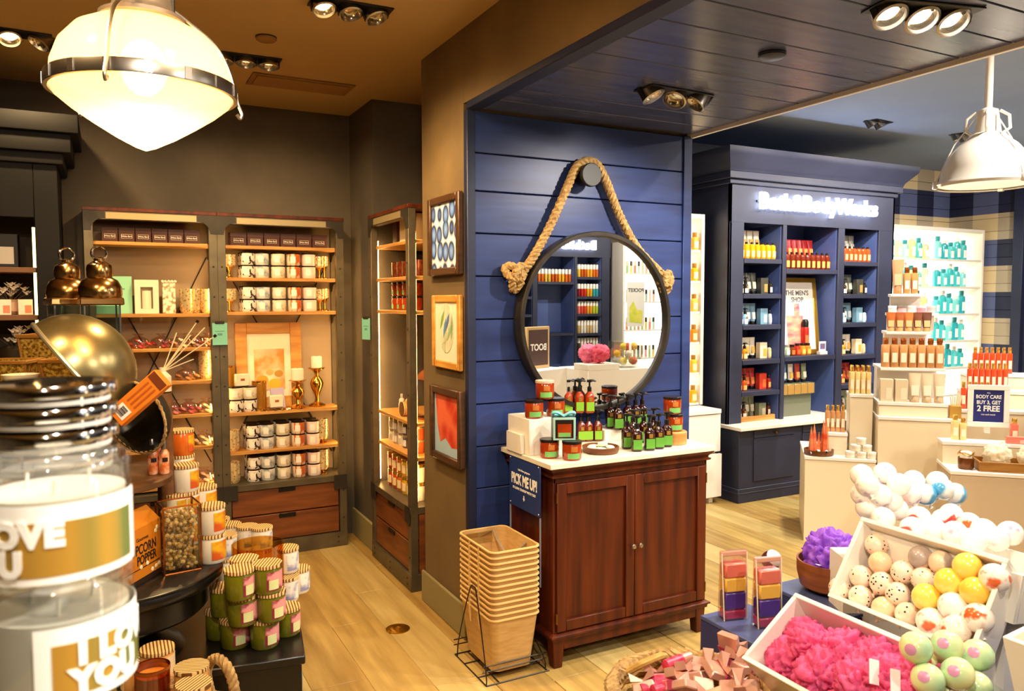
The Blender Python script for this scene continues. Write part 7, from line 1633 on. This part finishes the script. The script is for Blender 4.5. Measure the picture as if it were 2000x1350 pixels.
CR_, CH_ = .051, .088
def curve_text(me, R_, a0):
    for v in me.vertices:
        a = a0+v.co.x/R_; rr = R_+.0006+v.co.z; v.co = Vector((rr*cos(a), rr*sin(a), v.co.y))
    return me
g_out = [(CR_*.80, 0), (CR_*.96, .003), (CR_, .010), (CR_, CH_-.002), (CR_-.001, CH_), (CR_-.003, CH_-.001), (CR_-.0032, .014), (CR_*.8, .009), (.0008, .009)]
def big_candle(label, loc, face, words, shift=-.05):
    t = thing('glass_candle', label, 'candle', loc, 0, 'large white candles in clear glass'); fa = atan2(EYE.y-loc[1], EYE.x-loc[0])+face
    obj('jar', M('bcj', lambda: B().lathe([(.0008, 0)]+g_out, 64, cap=False).mesh()), GLASS, t)
    w = obj('wax', M('bcw', lambda: B().lathe([(CR_*.8, .0105), (CR_-.0042, .0165), (CR_-.0042, CH_-.024), (.001, CH_-.026)], 48).mesh()), WAXW, t)
    for k in range(3): obj('wick', M('bck', lambda: B().tube([(0, 0, CH_-.027), (.001, 0, CH_-.013)], .0013, 6).mesh()), plain('#f4efe6', .6), w, (.024*cos(k*2.09+.5), .024*sin(k*2.09+.5), 0))
    obj('label', B().arc(CR_+.0002, fa-1.3, fa+1.3, .007, CH_-.025, 24, .0003).mesh(), plain('#fdfbf6', .45), t)
    obj('foil_band', B().arc(CR_+.0006, fa-1.08, fa+1.08, .0125, CH_-.037, 24, .0003).mesh(), FOIL, t)
    y = CH_/2-.0115
    for k, wd_ in enumerate(words):
        me = text_mesh(wd_, .0235, .0003, .0016, 'CENTER', 1.08)
        # subdivide long faces so that the letters follow the curve
        bm = bmesh.new(); bm.from_mesh(me); bmesh.ops.triangulate(bm, faces=bm.faces); bmesh.ops.subdivide_edges(bm, edges=[e for e in bm.edges if e.calc_length() > .006], cuts=2); bm.to_mesh(me); bm.free()
        lo_ = min(v.co.y for v in me.vertices); hi_ = max(v.co.y for v in me.vertices)
        for v in me.vertices: v.co.y = (v.co.y-(lo_+hi_)/2)
        obj('lettering', curve_text(me, CR_+.0008, fa+shift-(.30 if k else 0)), plain('#fffdf8', .5), t, (0, 0, y+.0105-.0205*k))
    return t
A1 = atD(112, 1000, .588)
big_candle('nearest white candle in clear glass with gold I LOVE YOU label', (A1.x, A1.y, 1.4945), .07, ('I LOVE', 'YOU'), -.72)
big_candle('lower white candle in clear glass under the I LOVE YOU candle', (A1.x, A1.y, 1.4945-CH_-.0005), .95, ('I LOVE', 'YOU'), -.05)
A2 = atD(103, 850, .685)
for k in range(3):
    big_candle('white candle in the stack behind the nearest one, %s' % ('lowest', 'middle', 'upper')[k], (A2.x, A2.y, 1.374+k*(CH_+.0005)), .2*k+.6, ('I LOVE', 'YOU')) if k < 2 else None
lidz = 1.374+2*(CH_+.0005)
for k in range(4):
    t = thing('metal_candle_cover', 'mirror-bright metal candle lid in the stack, %s from the top' % ('topmost, first', 'second', 'third', 'fourth')[3-k], 'cover', (A2.x, A2.y, lidz+k*.0196), 0, 'stacked metal candle lids')
    obj('dish', M('cld', lambda: B().lathe([(CR_*.86, 0), (CR_*.9, .001), (CR_*.9, .008), (CR_+.001, .009), (CR_+.0015, .011), (CR_+.0012, .0175), (CR_, .019), (CR_*.9, .0188), (.001, .0175)], 64).mesh()), CHROME, t); obj('seal', M('cls', lambda: B().lathe([(CR_*.905, .002), (CR_*.915, .004), (CR_*.905, .006)], 48, cap=False).mesh()), plain('#e8e4dc', .3), t)
A3 = atD(20, 800, .86)
big_candle('white glass candle at the far rear of the big candles', (A3.x, A3.y, 1.374), .3, ('I LOVE', 'YOU')); big_candle('upper white glass candle at the far rear', (A3.x, A3.y, 1.374+CH_+.0005), .9, ('I LOVE', 'YOU'))
for k, (nm, q) in enumerate((('nearest', A1), ('second', A2), ('rearmost', A3))):
    t = thing('pedestal', 'slim black pedestal under the %s stack of big white candles' % nm, 'pedestal', (q.x, q.y, 0)); obj('column', B().lathe([(.06, 0), (.06, .02), (.036, .03), (.036, 1.36), (.04, 1.3735), (.001, 1.3735)], 24).mesh(), BLK, t)
